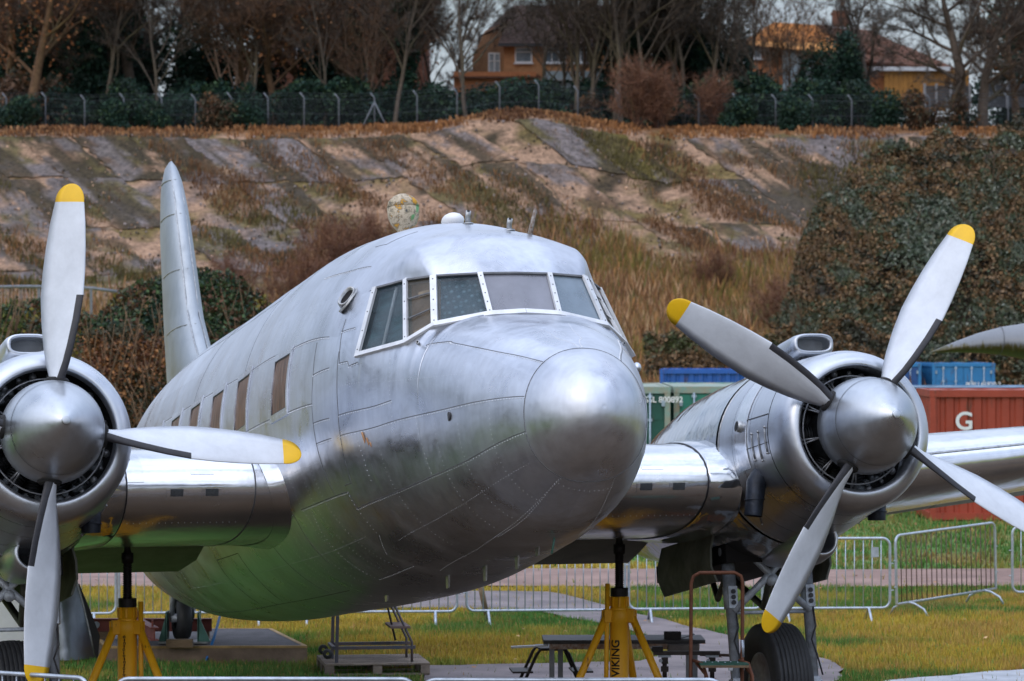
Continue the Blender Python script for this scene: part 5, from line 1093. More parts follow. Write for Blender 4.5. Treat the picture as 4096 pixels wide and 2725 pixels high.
# ---- security fence with cranked posts
FENCE = mat('fence_post_grey', (.15, .165, .19), .6, .2, .2, 8); WIRE = mat('wire_grey', (.10, .12, .14), .5, .6, .1)
fe = thing('security_fence', 'chain-link security fence with cranked grey posts along the top of the banking', 'fence', (0, 239+CAMY, 17))
fx = [-75, 15, 105, 195, 285, 372, 450, 532, 617, 700, 780, 862, 960, 1052, 1150, 1240, 1330, 1425, 1515, 1608, 1695, 1785, 1870, 1960, 2050, 2140, 2230, 2320, 2410]
fp = []; DFN = 239.0
pm = MB().path([(0, 0, -.4), (0, 0, 2.15), (-.28, -.05, 2.5)], .05, 6); pme = None
for d_ in fx:
    x = atD(d_, DFN); z = float(bankz(np.array([x]), np.array([DFN+CAMY]))[0]); fp.append((x, DFN+CAMY, z))
    if pme is None: o = pm.build('post', FENCE, fe); pme = o.data
    else: o = link('post', pme, fe)
    o.location = (x, 0, z-17)
x, y, z = fp[11]
MB().path([(x, 0, z-17+1.9), (x-.95, 0, z-17-.1)], .05, 6).build('strut', FENCE, fe); MB().path([(x, 0, z-17+1.9), (x+.95, 0, z-17-.1)], .05, 6).build('strut', FENCE, fe)
mw = MB()
for h_ in (.15, 1.1, 2.1): mw.path([(p[0], -.0, p[2]-17+h_) for p in fp], .014, 3)
for h_, o_ in ((2.3, -.14), (2.46, -.26)): mw.path([(p[0]+o_, -.02, p[2]-17+h_) for p in fp], .012, 3)
mw.build('wire', WIRE, fe)
V_ = []; F_ = []
for a, b in zip(fp[:-1], fp[1:]):
    n_ = 20
    for sgn in (1, -1):
        for k in range(-n_, n_):
            w_ = b[0]-a[0]; x0 = a[0]+w_*k/n_; x1 = x0+2.0*sgn*.9
            t0, t1 = 0.0, 1.0
            lo, hi = a[0], b[0]
            def cl(t): return x0+(x1-x0)*t
            if sgn > 0: t0 = max(0, (lo-x0)/(x1-x0)); t1 = min(1, (hi-x0)/(x1-x0))
            else:
                x0 = a[0]+w_*(k+n_)/n_; x1 = x0-1.8; t1 = min(1, (x0-lo)/1.8); t0 = max(0, (x0-hi)/1.8)
            if t1-t0 < .05: continue
            xa, xb = x0+(x1-x0)*t0, x0+(x1-x0)*t1; za = a[2]-17+.1+2*t0; zb_ = a[2]-17+.1+2*t1; o_ = len(V_)
            V_ += [(xa-.0022, 0, za), (xa+.0022, 0, za), (xb+.0022, 0, zb_), (xb-.0022, 0, zb_)]; F_.append((o_, o_+1, o_+2, o_+3))
fast('chain_link', V_, F_, None, WIRE, fe)['kind'] = 'stuff'
# ---- houses
def brick(name, c1, c2): return mat(name, c1, .85, 0, .3, 3.5, 6, bump=.01, bscale=20, col2=c2)
BRICK_Y = brick('yellow_brick', (.28, .135, .06), (.40, .205, .095)); BRICK_R = brick('red_brick', (.15, .06, .04), (.24, .10, .06)); BRICK_O = brick('orange_brick', (.36, .13, .05), (.46, .19, .08))
TILE_B = brick('brown_tiles', (.065, .042, .036), (.115, .07, .058)); TILE_SUNLIT = brick('sunlit_orange_tiles', (.58, .25, .07), (.72, .36, .12)); TILE_R = brick('red_brown_tiles', (.12, .055, .035), (.20, .09, .055)); UPVC = mat('white_window_frame', (.62, .64, .67), .4, 0, .05); PANE = mat('window_glass', (.10, .13, .16), .08, 0, .3, 3, spec=.8)  # orange tiles carry the sunlight on the bungalow roof in their colour
GABW = mat('pale_render', (.24, .30, .33), .8, 0, .15, 2); BOARD = mat('orange_boarding', (.38, .175, .035), .7, 0, .25, 2, stretch=(8, 8, .6)); FPAN = mat('fence_panel_grey', (.10, .105, .12), .8, 0, .3, 3, stretch=(1, 1, 9)); FPOST = mat('concrete_post', (.36, .37, .40), .7, 0, .15, 6)
def win(parent, x, y, z, w_, h_, mull=1, m=UPVC):
    f = MB(); t = .09
    for a in ((x-w_/2+t/2, z, t, h_), (x+w_/2-t/2, z, t, h_), (x, z+h_/2-t/2, w_-2*t, t), (x, z-h_/2+t/2, w_-2*t, t), (x, z+h_*.18, w_-2*t, t*.6)): f.box((a[0], y-.05, a[1]), (a[2], .12, a[3]))
    for k in range(mull): f.box((x-w_/2+w_*(k+1)/(mull+1), y-.045, z), (t*.8, .10, h_-2*t))
    o = f.build('window', m, parent); MB().box((x, y-.01, z), (w_-.1, .06, h_-.1)).build('pane', PANE, o); MB().box((x, y-.09, z-h_/2-.05), (w_+.2, .2, .08)).build('sill', m, o); return o
def tiles(parent, quad, mt, nrow=14, name='roof'):
    """roof slope built in overlapping courses between eave pair a, b and ridge pair d, c"""
    a, b, c_, d = [np.array(q, float) for q in quad]; n = np.cross(b-a, d-a); n /= np.linalg.norm(n)
    if n[2] < 0: n = -n
    mb = MB()
    for k in range(nrow):
        t0, t1 = k/nrow, (k+1)/nrow; p0, p1, p2, p3 = a+(d-a)*t0, b+(c_-b)*t0, b+(c_-b)*t1, a+(d-a)*t1
        mb.add([p0+n*.10, p1+n*.10, p2+n*.03, p3+n*.03, p0-n*.05, p1-n*.05], [(0, 1, 2, 3), (4, 5, 1, 0)], 0, False)
    mb.add([a-n*.06, b-n*.06, c_-n*.06, d-n*.06], [(3, 2, 1, 0)], 0, False)
    return mb.build(name, mt, parent)
# central house
D = 262.0; hx = lambda d: atD(d, D)-atD(1250, D); hb = 17.0; H = thing('brick_house', 'yellow brick house with brown half-hipped roof behind the central bare trees', 'house', (atD(1250, D), D+CAMY, hb)); hz = lambda d: zof(d, D)-hb
x0, x1 = hx(1105), hx(1480); ze, zr = hz(103), hz(2); dp = 8.0
xg = hx(1160)
MB().box(((xg+x1)/2, dp/2, ze/2-.5), (x1-xg, dp, ze+1)).build('wall', BRICK_Y, H)
gv = [(xg, 0.0, -1), (xg, .0, ze), (hx(1150), .6, hz(55)), (hx(1115), 4, hz(62)), (hx(1085), 6.5, hz(120)), (hx(1085), 6.5, -1)]
MB().add(gv, [tuple(range(6))], 0, False).build('gable_wall', BRICK_Y, H)
tiles(H, [(xg-.4, -.5, ze), (x1+.3, -.5, ze), (x1+.3, dp/2, zr), (hx(1182), dp/2, zr)], TILE_B, 16)
tiles(H, [(hx(1105), 5.2, hz(72)), (hx(1150), .2, hz(64)), (hx(1182), dp/2, zr), (hx(1182), dp/2+.01, zr)], TILE_B, 8)
tiles(H, [(x1+.3, dp+.5, ze), (hx(1100), dp+.5, ze), (hx(1182), dp/2, zr), (x1+.3, dp/2, zr)], TILE_B, 8)
MB().box(((xg+x1)/2, -.58, ze-.08), (x1-xg+.9, .16, .2)).build('gutter', mat('dark_gutter', (.03, .03, .035), .5), H)
for a, w_, m_ in ((1205, 1.25, 0), (1278, 1.5, 2), (1336, 1.35, 1), (1455, 1.2, 1)): win(H, hx(a), 0, hz(127), w_, 1.15, m_)
win(H, hx(1138), .9, hz(150), .9, 1.9, 1)
MB().box((hx(1140), -2.0, hz(215)), (hx(1235)-hx(1048), 3.4, 2.6)).build('annex_wall', BRICK_O, H); tiles(H, [(hx(1040), -4.0, hz(188)), (hx(1245), -4.0, hz(188)), (hx(1235), .02, hz(172)), (hx(1060), .02, hz(172))], TILE_R, 5, 'annex_roof')
MB().box((hx(1320), -.9, hz(206)), (hx(1385)-hx(1250), 1.7, 2.4)).build('lean_to_wall', GABW, H)
MB().add([(hx(1245), -.02, hz(180)), (hx(1395), -.02, hz(180)), (hx(1395), -2.0, hz(190)), (hx(1245), -2.0, hz(190))], [(0, 1, 2, 3)], 0, False).build('lean_to_roof', TILE_R, H)
# left terrace of dark brick houses
def plain_house(dx0, dx1, dye, dyr, D, wall, roof, wins, label, hip=False):
    c_ = (dx0+dx1)/2; b = 17.2; Hh = thing('brick_house', label, 'house', (atD(c_, D), D+CAMY, b)); w_ = atD(dx1, D)-atD(dx0, D); e, r_ = zof(dye, D)-b, zof(dyr, D)-b
    MB().box((0, 4, e/2-.5), (w_, 8, e+1)).build('wall', wall, Hh); s_ = 3 if hip else -.3
    tiles(Hh, [(-w_/2-.4, -.5, e), (w_/2+.4, -.5, e), (w_/2-s_, 4, r_), (-w_/2+s_, 4, r_)], roof, 16); tiles(Hh, [(w_/2+.4, 8.5, e), (-w_/2-.4, 8.5, e), (-w_/2+s_, 4, r_), (w_/2-s_, 4, r_)], roof, 8)
    if not hip: MB().add([(-w_/2, 0, e), (-w_/2, 8, e), (-w_/2, 4, r_-.1), (w_/2, 0, e), (w_/2, 8, e), (w_/2, 4, r_-.1)], [(0, 1, 2), (5, 4, 3)], 0, False).build('gable', wall, Hh)
    else:
        tiles(Hh, [(-w_/2-.4, 8.5, e), (-w_/2-.4, -.5, e), (-w_/2+s_, 4, r_), (-w_/2+s_, 4.01, r_)], roof, 8); tiles(Hh, [(w_/2+.4, -.5, e), (w_/2+.4, 8.5, e), (w_/2-s_, 4.01, r_), (w_/2-s_, 4, r_)], roof, 8)
    for wx, wy, ww, wh in wins: win(Hh, atD(wx, D)-atD(c_, D), 0, zof(wy, D)-b, ww, wh, 1)
    return Hh
plain_house(-60, 190, 92, -40, 276, BRICK_R, TILE_B, [(5, 108, 1.2, 1.2), (43, 108, 1.3, 1.3), (120, 112, 1.2, 1.3)], 'dark red brick house at the far left behind the twin trunk')
plain_house(205, 330, 92, -40, 280, BRICK_R, TILE_B, [(247, 106, 1.2, 1.2), (168+60, 112, 1.1, 1.1)], 'dark red brick house with brown roof behind the evergreen thicket', True)
plain_house(455, 560, 150, 110, 300, BRICK_O, TILE_R, [(500, 165, 1.1, 1.1), (540, 190, 1.2, 1.2)], 'low orange brick house glimpsed through the sky gap at left')
plain_house(600, 985, 78, -30, 272, BRICK_R, TILE_B, [(668, 112, 1.2, 1.2), (700, 115, 1.2, 1.2), (862, 88, 1.2, 1.3), (945, 104, 1.2, 1.2), (825, 170, 1.5, 1.3)], 'reddish brick house behind the ivy-covered tree')
# bungalow on the right: sunlit roof slope painted orange, other slopes brown
D = 268.0; hx = lambda d: atD(d, D)-atD(1930, D); hz = lambda d: zof(d, D)-hb; H = thing('bungalow', 'bungalow with tiled roof painted sunlit orange and square brick chimney at the right', 'house', (atD(1930, D), D+CAMY, hb))
tiles(H, [(hx(1712), .0, hz(98)), (hx(1925), -.5, hz(100)), (hx(1885), 4, hz(48)), (hx(1790), 4, hz(42))], TILE_SUNLIT, 14)
tiles(H, [(hx(1712), .0, hz(98)), (hx(1925), -.5, hz(104)), (hx(1940), -1.5, hz(128)), (hx(1700), -.6, hz(104))], TILE_SUNLIT, 2)
tiles(H, [(hx(1925), -.6, hz(106)), (hx(2190), -1.2, hz(165)), (hx(2010), 4, hz(60)), (hx(1885), 4, hz(46))], TILE_R, 14)
tiles(H, [(hx(1900), -2.2, hz(140)), (hx(2195), -2.2, hz(166)), (hx(2080), 2, hz(98)), (hx(1925), 2, hz(90))], TILE_R, 10)
tiles(H, [(hx(1700), 8.4, hz(104)), (hx(2190), 8.4, hz(165)), (hx(2010), 4, hz(60)), (hx(1790), 4, hz(42))], TILE_R, 8)
MB().add([(hx(1720), .1, hz(102)), (hx(1960), .1, hz(112)), (hx(1960), .1, -1), (hx(1720), .1, -1)], [(0, 1, 2, 3)], 0, False).build('wall', BRICK_O, H)
MB().add([(hx(1800), -.6, hz(116)), (hx(1925), -.6, hz(106)), (hx(1965), -.6, hz(128)), (hx(1965), -.6, -1), (hx(1800), -.6, -1)], [(0, 1, 2, 3, 4)], 0, False).build('gable_wall', GABW, H)
MB().box((hx(2060), 3.2, hz(205)), (hx(2180)-hx(1970), 9, 3.0)).build('rear_wall', BRICK_O, H)
MB().box((hx(1945), 4.0, hz(38)), (hx(1963)-hx(1926), 1.0, 1.5)).box((hx(1945), 4.0, hz(22)), (hx(1966)-hx(1923), 1.1, .15)).build('chimney', TILE_R, H); MB().box((hx(1945), 3.7, hz(56)), (1.7, .5, .14)).build('flashing', UPVC, H)
MB().box((hx(2085), -2.3, hz(164)), (hx(2178)-hx(1992), .18, .30)).build('fascia', UPVC, H)
for k in range(13): MB().box((hx(2034)+k*.35, -1.9, hz(212)), (.33, .12, 3.0)).build('board', BOARD, H)
MB().box((hx(2185), -1.2, hz(195)), (2.6, .2, 2.0)).build('boarded_wall', BOARD, H)
win(H, hx(1735), 0, hz(120), 1.1, 1.0, 1)
def panel_fence(dxs, D, dy0, dy1, label):
    P = thing('panel_fence', label, 'fence', (atD(dxs[0], D), D+CAMY, zof(dy1, D))); h_ = zof(dy0, D)-zof(dy1, D); x0 = atD(dxs[0], D)
    for a in dxs: MB().box((atD(a, D)-x0, 0, h_/2), (.16, .16, h_+.2)).build('post', FPOST, P)
    for a, b in zip(dxs[:-1], dxs[1:]):
        w_ = atD(b, D)-atD(a, D)-.18; xc = (atD(b, D)+atD(a, D))/2-x0; nb = max(3, int(h_/.2))
        for k in range(nb): MB().box((xc, 0, (k+.5)*h_/nb-.05), (w_, .04, h_/nb*.93), rx=.12).build('board', FPAN, P)
panel_fence([2128, 2155, 2188, 2232], 246, 196, 246, 'grey panel fence with pale posts beside the orange boarded wall')
panel_fence([2260, 2318, 2380], 249, 192, 246, 'dark grey board fence with white posts at the right edge')
# ---- right hand bramble mound, hedges at the left, shrubs at the foot
def mound(name, pts, D, depth, n, size, cols, label, seed, foot=900, base=0, rag=0):
    """bushy mound whose top outline passes through (dx, dy) points"""
    xs = np.array([atD(p[0], D) for p in pts]); zs = np.array([zof(p[1], D) for p in pts]); r = np.random.default_rng(seed)
    x = xs.min()+(xs.max()-xs.min())*r.random(n); top = np.interp(x, xs, zs)-np.abs(r.normal(size=n))*.12+(fbm(x*.8, x*0, seed)-.5)*(1.2+rag)
    u = r.random(n)**.8; z = base+(top-base)*u; face = depth*(u**1.6); y = D+CAMY-depth+face+(fbm(x*.45, z*.45, seed+1)-.5)*3.2+r.normal(size=n)*.25
    keep = (fbm(x*.75, z*.9, seed+11, 3) > .36) | (r.random(n) < .18); x, y, z = x[keep], y[keep], z[keep]; n = len(x)
    P = np.c_[x, y, z]; s = size*(.5+r.random(n)); a = r.normal(size=(n, 3)); a /= np.linalg.norm(a, axis=1, keepdims=True); b = np.cross(a, r.normal(size=(n, 3))); b /= np.linalg.norm(b, axis=1, keepdims=True)
    Q = np.stack([P-a*s[:, None], P-b*s[:, None]*.6, P+a*s[:, None], P+b*s[:, None]*.6], 1); C_ = np.array(cols)
    cn = fbm(x*.22, z*.28, seed+2)*.42+.58*fbm(x*1.1, z*1.3, seed+3); idx = np.clip((cn-.32)*2.9*len(C_)+(r.random(n)-.5)*4.5, 0, len(C_)-1).astype(int); c = C_[idx]*(.55+.9*r.random((n, 1)))
    root = thing(name, label, 'bush', (float(xs.mean()), D+CAMY, base)); Q = Q-np.array([float(xs.mean()), D+CAMY, base])
    fast('foliage', Q.reshape(-1, 3), np.arange(4*n).reshape(-1, 4), np.repeat(c, 4, 0), FOL, root)
    # solid dark core of stems and earth so that the mound is not see-through
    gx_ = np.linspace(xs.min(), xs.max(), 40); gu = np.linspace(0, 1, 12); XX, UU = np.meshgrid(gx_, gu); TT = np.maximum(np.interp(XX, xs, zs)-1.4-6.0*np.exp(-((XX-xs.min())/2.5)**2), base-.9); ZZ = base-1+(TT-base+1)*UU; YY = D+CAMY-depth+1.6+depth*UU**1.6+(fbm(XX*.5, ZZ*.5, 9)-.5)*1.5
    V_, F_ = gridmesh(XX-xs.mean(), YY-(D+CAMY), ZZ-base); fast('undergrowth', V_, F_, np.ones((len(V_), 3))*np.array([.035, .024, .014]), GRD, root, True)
    st = MB(); rr = random.Random(seed)
    for k in range(70+int(rag*220)):
        xx = rr.uniform(xs.min(), xs.max()); zz = float(np.interp(xx, xs, zs)); u_ = rr.uniform(.3, 1)**(.35 if rag else 1); z0 = base+(zz-base)*u_*.85; y0 = D+CAMY-depth+depth*u_**1.6-.6
        st.path([(xx-xs.mean(), y0-D-CAMY+.5, z0-.4-base), (xx+rr.uniform(-.7, .7)-xs.mean(), y0-D-CAMY-.3, z0+rr.uniform(.6, 1.6)-base)], [.03, .008], 3)
        if rag and k % 2: st.path([(xx-xs.mean(), y0-D-CAMY-.2, z0+.2-base), (xx+rr.uniform(-1.6, 1.2)-xs.mean(), y0-D-CAMY-.4, z0+rr.uniform(.3, 1.5)-base)], [.022, .006], 3)
    s_ = st.build('stem', BARK, root); s_['kind'] = 'stuff'; barkcol(s_, (.16, .10, .06)); return root
RC = [(.035, .035, .02), (.085, .05, .024), (.15, .085, .038), (.19, .115, .055), (.11, .075, .035), (.07, .062, .03), (.05, .07, .035), (.055, .062, .035), (.095, .108, .075), (.16, .17, .135), (.055, .075, .048)]
mound('bramble_mound', [(1770, 740), (1815, 640), (1850, 540), (1885, 455), (1930, 398), (1985, 365), (2060, 338), (2150, 308), (2250, 290), (2330, 268), (2420, 258)], 165, 22, 210000, .080, RC, 'huge russet and grey-green bramble mound on the right slope', 301, base=0, rag=1.4)
mound('hedge', [(45, 690), (110, 690), (170, 705), (260, 690), (330, 655), (400, 620), (460, 600), (500, 628), (560, 640), (620, 668), (700, 690), (800, 720)], 100, 5, 70000, .060, [(.012, .030, .016), (.03, .06, .022), (.05, .085, .03), (.09, .04, .02), (.075, .085, .045), (.02, .045, .03), (.13, .06, .03), (.16, .13, .02)], 'dark green and russet hedge behind the tail fin', 302)
mound('hedge', [(-30, 745), (0, 715), (30, 700), (52, 760)], 98, 3, 8000, .055, [(.02, .045, .02), (.06, .09, .02), (.10, .11, .02)], 'small yellowish green bush at the left edge', 303)
mound('red_brown_thicket', [(200, 780), (260, 760), (330, 770), (380, 800)], 93, 3, 18000, .05, [(.13, .05, .02), (.20, .085, .03), (.08, .035, .02), (.28, .13, .05), (.04, .04, .02)], 'rusty brown thicket between the engine and the tail fin', 304)
mound('hedge', [(1480, 770), (1540, 760), (1640, 765), (1760, 755), (1860, 740), (2000, 700), (2130, 690), (2400, 680)], 158, 6, 50000, .09, RC[:6]+[(.05, .06, .02)], 'brown brambly growth behind the containers', 305)
# railing and wall at the far left
rl = thing('metal_railing', 'pale metal railing above the bush at the left edge', 'railing', (atD(90, 120), 120+CAMY, 0)); mb = MB(); ox = atD(90, 120)
top = [(atD(d_, 120)-ox, 0, zof(y_, 120)) for d_, y_ in ((-40, 661), (60, 660), (150, 661), (215, 664), (270, 672))]; mb.path(top, .055, 6); mb.build('rail', FENCE, rl); bm2 = None
for k in range(26):
    d_ = -30+k*8.2; z_ = float(np.interp(d_, [-40, 60, 150, 215, 270], [661, 660, 661, 664, 672])); o_ = MB().cyl((0, 0, -1.5), (0, 0, 0), .012, n=4).build('bar', RUST, rl) if bm2 is None else link('bar', bm2, rl); bm2 = o_.data; o_.location = (atD(d_, 120)-ox, 0, zof(z_, 120))
for d_ in (-30, 90, 210): MB().box((atD(d_, 120)-ox, 0, zof(664, 120)/2), (.08, .08, zof(664, 120))).build('post', FENCE, rl)
tag(MB().box((atD(35, 104), 104+CAMY, zof(760, 104)/2+.0), (1.2, .4, zof(700, 104)+.4)).build('concrete_block', CONC), 'pinkish grey concrete block between bushes at the left edge', 'block')
# ---- containers
def paintc(name, c, d=.5):
    m = mat(name, c, .5, .1, .25, 2, bump=.004, bscale=12, col2=tuple(x*1.3 for x in c)); N, L = m.node_tree.nodes, m.node_tree.links; b = N['Principled BSDF']
    src = b.inputs['Base Color'].links[0].from_socket; t = N.new('ShaderNodeTexCoord'); mpn = N.new('ShaderNodeMapping'); mpn.inputs['Scale'].default_value = (5, 5, .8); L.new(t.outputs['Object'], mpn.inputs[0])
    n = N.new('ShaderNodeTexNoise'); n.inputs['Scale'].default_value = 1.2; n.inputs['Detail'].default_value = 8; n.inputs['Roughness'].default_value = .7; L.new(mpn.outputs[0], n.inputs['Vector']); r = ramp(N, [(.56, (0, 0, 0)), (.66, (.75, .75, .75))]); L.new(n.outputs['Fac'], r.inputs[0])
    x = N.new('ShaderNodeMix'); x.data_type = 'RGBA'; L.new(r.outputs[0], x.inputs[0]); L.new(src, x.inputs[6]); x.inputs[7].default_value = (.085, .042, .025, 1); L.new(x.outputs[2], b.inputs['Base Color']); return m
BLU, BLU2, BLU3, GRNC, GRND, REDC, GBL = paintc('container_blue', (.012, .085, .34)), paintc('container_light_blue', (.02, .16, .36)), paintc('container_dark_blue', (.012, .06, .20)), paintc('container_green', (.02, .17, .12)), paintc('container_dark_green', (.006, .062, .045)), paintc('container_red', (.27, .042, .020)), paintc('container_grey_blue', (.13, .22, .32))
RAIL = mat('faded_rail', (.16, .32, .28), .6, 0, .4, 4, col2=(.30, .25, .18)); WTXT = mat('white_lettering', (.70, .72, .72), .6, 0, .05); ROD = mat('lock_bar', (.30, .38, .45), .4, .4, .2)
def text_mesh(s, size, mt, parent, loc, rot=(PI/2, 0, 0), ext=.003, name='lettering'):
    cu_ = bpy.data.curves.new('t', 'FONT'); cu_.body = s; cu_.size = size; cu_.extrude = ext; cu_.offset = size*.018; cu_.align_x = 'LEFT'; to = bpy.data.objects.new('t', cu_); C.objects.link(to)
    bpy.context.view_layer.update(); dg = bpy.context.evaluated_depsgraph_get(); me = bpy.data.meshes.new_from_object(to.evaluated_get(dg)); bpy.data.objects.remove(to); me.materials.clear(); me.materials.append(mt)
    o = link(name, me, parent, loc, rot); return o
def container(label, loc, rz, L_, paint, mode='side', doorp=None, railp=None, texts=()):
    """origin at the front left bottom corner; front face along +x, depth along +y"""
    o = thing('shipping_container', label, 'container', loc, rz); H_, W_ = 2.59, 2.44; dl = W_ if mode == 'side' else L_; fl = L_ if mode == 'side' else W_
    railp = railp or paint; fr = MB()
    for x in (.06, fl-.06):
        for y in (.06, dl-.06): fr.box((x, y, H_/2), (.12, .12, H_-.2))
    for z in (.08, H_-.06):
        fr.box((fl/2, .05, z), (fl-.24, .10, .14)); fr.box((fl/2, dl-.05, z), (fl-.24, .1, .14)); fr.box((.05, dl/2, z), (.1, dl-.24, .14)); fr.box((fl-.05, dl/2, z), (.1, dl-.24, .14))
    fr.build('frame', railp, o); cs = MB()
    for x in (.085, fl-.085):
        for y in (.085, dl-.085):
            for z in (.06, H_-.06): cs.box((x, y, z), (.185, .185, .13))
    cs.build('corner_castings', railp, o)['kind'] = 'stuff'
    def corr(a, b, axis):
        n = int(abs(b-a)/.278); P = []; prof = [(0, 0), (.07, 0), (.105, .036), (.175, .036), (.21, 0)]
        xs_ = []; 
        for k in range(n+1):
            for u, v in prof:
                t = a+(k*.278+u)*(1 if b > a else -1)
                if (t-b)*(1 if b > a else -1) <= 0: xs_.append((t, v))
        return xs_
    if mode == 'side':
        pts = corr(.12, fl-.12, 0); P = np.array([[(t, .06+v, .15), (t, .06+v, H_-.13)] for t, v in pts]); MB().grid(P, sm=False).build('side_panel', paint, o)
    else:
        for k in (0, 1):
            dx_ = .12+k*(fl-.24)/2; dw = (fl-.24)/2; dr = MB().box((dx_+dw/2, .06, H_/2), (dw-.015, .05, H_-.3))
            for z in (.55, 1.05, 1.55, 2.05): dr.box((dx_+dw/2, .03, z), (dw-.12, .02, .30))
            d_ = dr.build('door', doorp or paint, o)
            for q in (.28, .72):
                rb = MB().cyl((dx_+dw*q, -.01, .12), (dx_+dw*q, -.01, H_-.12), .022, n=6)
                for z in (.2, .7, 1.3, 1.9, 2.4): rb.box((dx_+dw*q, .0, z), (.10, .05, .06))
                rb.build('lock_bar', ROD, d_)
            rb = MB()
            for z in (.35, 1.0, 1.6, 2.25): rb.box((dx_+(0.03 if k == 0 else dw-.03), .0, z), (.07, .06, .12))
            rb.build('hinges', ROD, d_)['kind'] = 'stuff'
    for x in (.04, fl-.04):
        pts = corr(.12, dl-.12, 1); P = np.array([[(x+(v if x < 1 else -v), t, .15), (x+(v if x < 1 else -v), t, H_-.13)] for t, v in pts]); MB().grid(P, sm=False).build('end_panel' if mode == 'side' else 'side_panel', paint, o)
    P = np.array([[(x, y, H_-.02+(.02 if k % 2 else 0)) for k, x in enumerate(np.linspace(.05, fl-.05, int(fl/.3)))] for y in (.05, dl-.05)]); MB().grid(P, sm=False).build('roof', railp, o)
    MB().box((fl/2, dl-.06, H_/2), (fl-.2, .03, H_-.2)).build('rear_panel', paint, o)
    for s_, sz, x, z in texts: text_mesh(s_, sz, WTXT, o, (x, -.012 if mode != 'side' else .052, z))
    return o
def cpos(dx, D, z=0): return (atD(dx, D), D+CAMY, z)
container('rust red container marked with a white letter G behind the outer wing', cpos(2141, 72), 0, 6.06, REDC, 'side', texts=(('G', .50, .50, .0+zof(989, 72)),))
container('grey-blue container showing a narrow strip left of the red one', cpos(2085, 76), 0, 2.99, GBL, 'side')
container('green container with white serial number seen past the nose', cpos(1276, 76), 0, 6.06, GRNC, 'end', GRND, RAIL, texts=(('GSL 800892', .17, 1.86, .70+zof(1003, 76)*1.0),))
container('green container right beside the one with the serial number', cpos(1551, 76.3), 0, 6.06, GRNC, 'end', GRNC, RAIL)
container('bright blue container lying behind the green ones', cpos(1519, 110), -.10, 6.06, BLU, 'side')
container('dark blue container with white numerals behind the raised propeller blade', cpos(1975, 140, .0-.10), -.06, 6.06, BLU3, 'end', BLU3, BLU2, texts=(('OSSU  6811 3', .26, .80, 1.5), ('22G1', .2, 1.5, 1.2)))
container('light blue container with white lock bars, rightmost of the blue ones', cpos(2146, 140, .0-.10), .04, 6.06, BLU2, 'end', BLU2, BLU2, texts=(('IKBU 61820 2', .24, 1.30, 1.7), ('2261', .22, 1.60, 1.40), ('O', .40, .70, 1.25)))
# wing tip of a second aircraft at the right edge
wt = thing('parked_aircraft', 'grey mossy pointed wing tip of another aircraft at the right edge', 'airplane', (atD(2140, 60), 60+CAMY, zof(812, 60))); P = []
def mossy():
    m, N, L, b = new_mat('mossy_grey_paint'); t = N.new('ShaderNodeTexCoord'); g = N.new('ShaderNodeNewGeometry'); sx = N.new('ShaderNodeSeparateXYZ'); L.new(t.outputs['Object'], sx.inputs[0])
    n = N.new('ShaderNodeTexNoise'); n.inputs['Scale'].default_value = 9; n.inputs['Detail'].default_value = 6; mpn = N.new('ShaderNodeMapping'); mpn.inputs['Scale'].default_value = (2.5, 1, .5); L.new(t.outputs['Object'], mpn.inputs[0]); L.new(mpn.outputs[0], n.inputs['Vector'])
    ma = N.new('ShaderNodeMath'); ma.operation = 'MULTIPLY_ADD'; ma.inputs[1].default_value = .35; L.new(n.outputs['Fac'], ma.inputs[0]); L.new(sx.outputs['Z'], ma.inputs[2])
    r = ramp(N, [(.12, (.03, .03, .018)), (.26, (.07, .062, .02)), (.33, (.15, .16, .175)), (.9, (.22, .23, .25))]); L.new(ma.outputs[0], r.inputs[0]); L.new(r.outputs[0], b.inputs['Base Color']); b.inputs['Roughness'].default_value = .45; b.inputs['Metallic'].default_value = .2; return m
for x, zc_, hz_, hy in ((0, 0, .004, .01), (.15, .03, .045, .08), (.45, .085, .11, .25), (.8, .135, .19, .42), (1.2, .16, .27, .6), (1.6, .14, .35, .75), (2.6, .13, .45, 1.0), (5, .13, .55, 1.4), (9, .1, .6, 1.6)):
    P.append([(x, hy*math.cos(t)*1.0, zc_+hz_*(math.sin(t) if math.sin(t) > 0 else .75*math.sin(t))) for t in np.linspace(0, 2*PI, 33)[:-1]])
w1 = MB().grid(P, closed=True).build('wing_tip', mossy(), wt)
MB().path([(1.15+.02*math.sin(t), .6*1.0*math.cos(t), .16+.27*(math.sin(t) if math.sin(t) > 0 else .75*math.sin(t))) for t in np.linspace(0, 2*PI, 33)[:-1]], .006, 4, closed=True).build('joint', SEAM, wt)
# ================================================================== NEAR OBJECTS
JY = None
def jackpaint():
    m, N, L, b = new_mat('chipped_yellow'); t = N.new('ShaderNodeTexCoord'); n = N.new('ShaderNodeTexNoise'); n.inputs['Scale'].default_value = 7; n.inputs['Detail'].default_value = 9; n.inputs['Roughness'].default_value = .7
    mpn = N.new('ShaderNodeMapping'); mpn.inputs['Scale'].default_value = (1.6, 1.6, .55); L.new(t.outputs['Object'], mpn.inputs[0]); L.new(mpn.outputs[0], n.inputs['Vector'])
    r = ramp(N, [(.30, (.035, .018, .01)), (.34, (.22, .09, .01)), (.40, (.80, .38, .006)), (.8, (.92, .48, .012))]); L.new(n.outputs['Fac'], r.inputs[0]); L.new(r.outputs[0], b.inputs['Base Color']); b.inputs['Roughness'].default_value = .5; return m
JY = jackpaint(); SCREW = mat('screw_black', (.018, .016, .016), .5, .5, .4, 30)
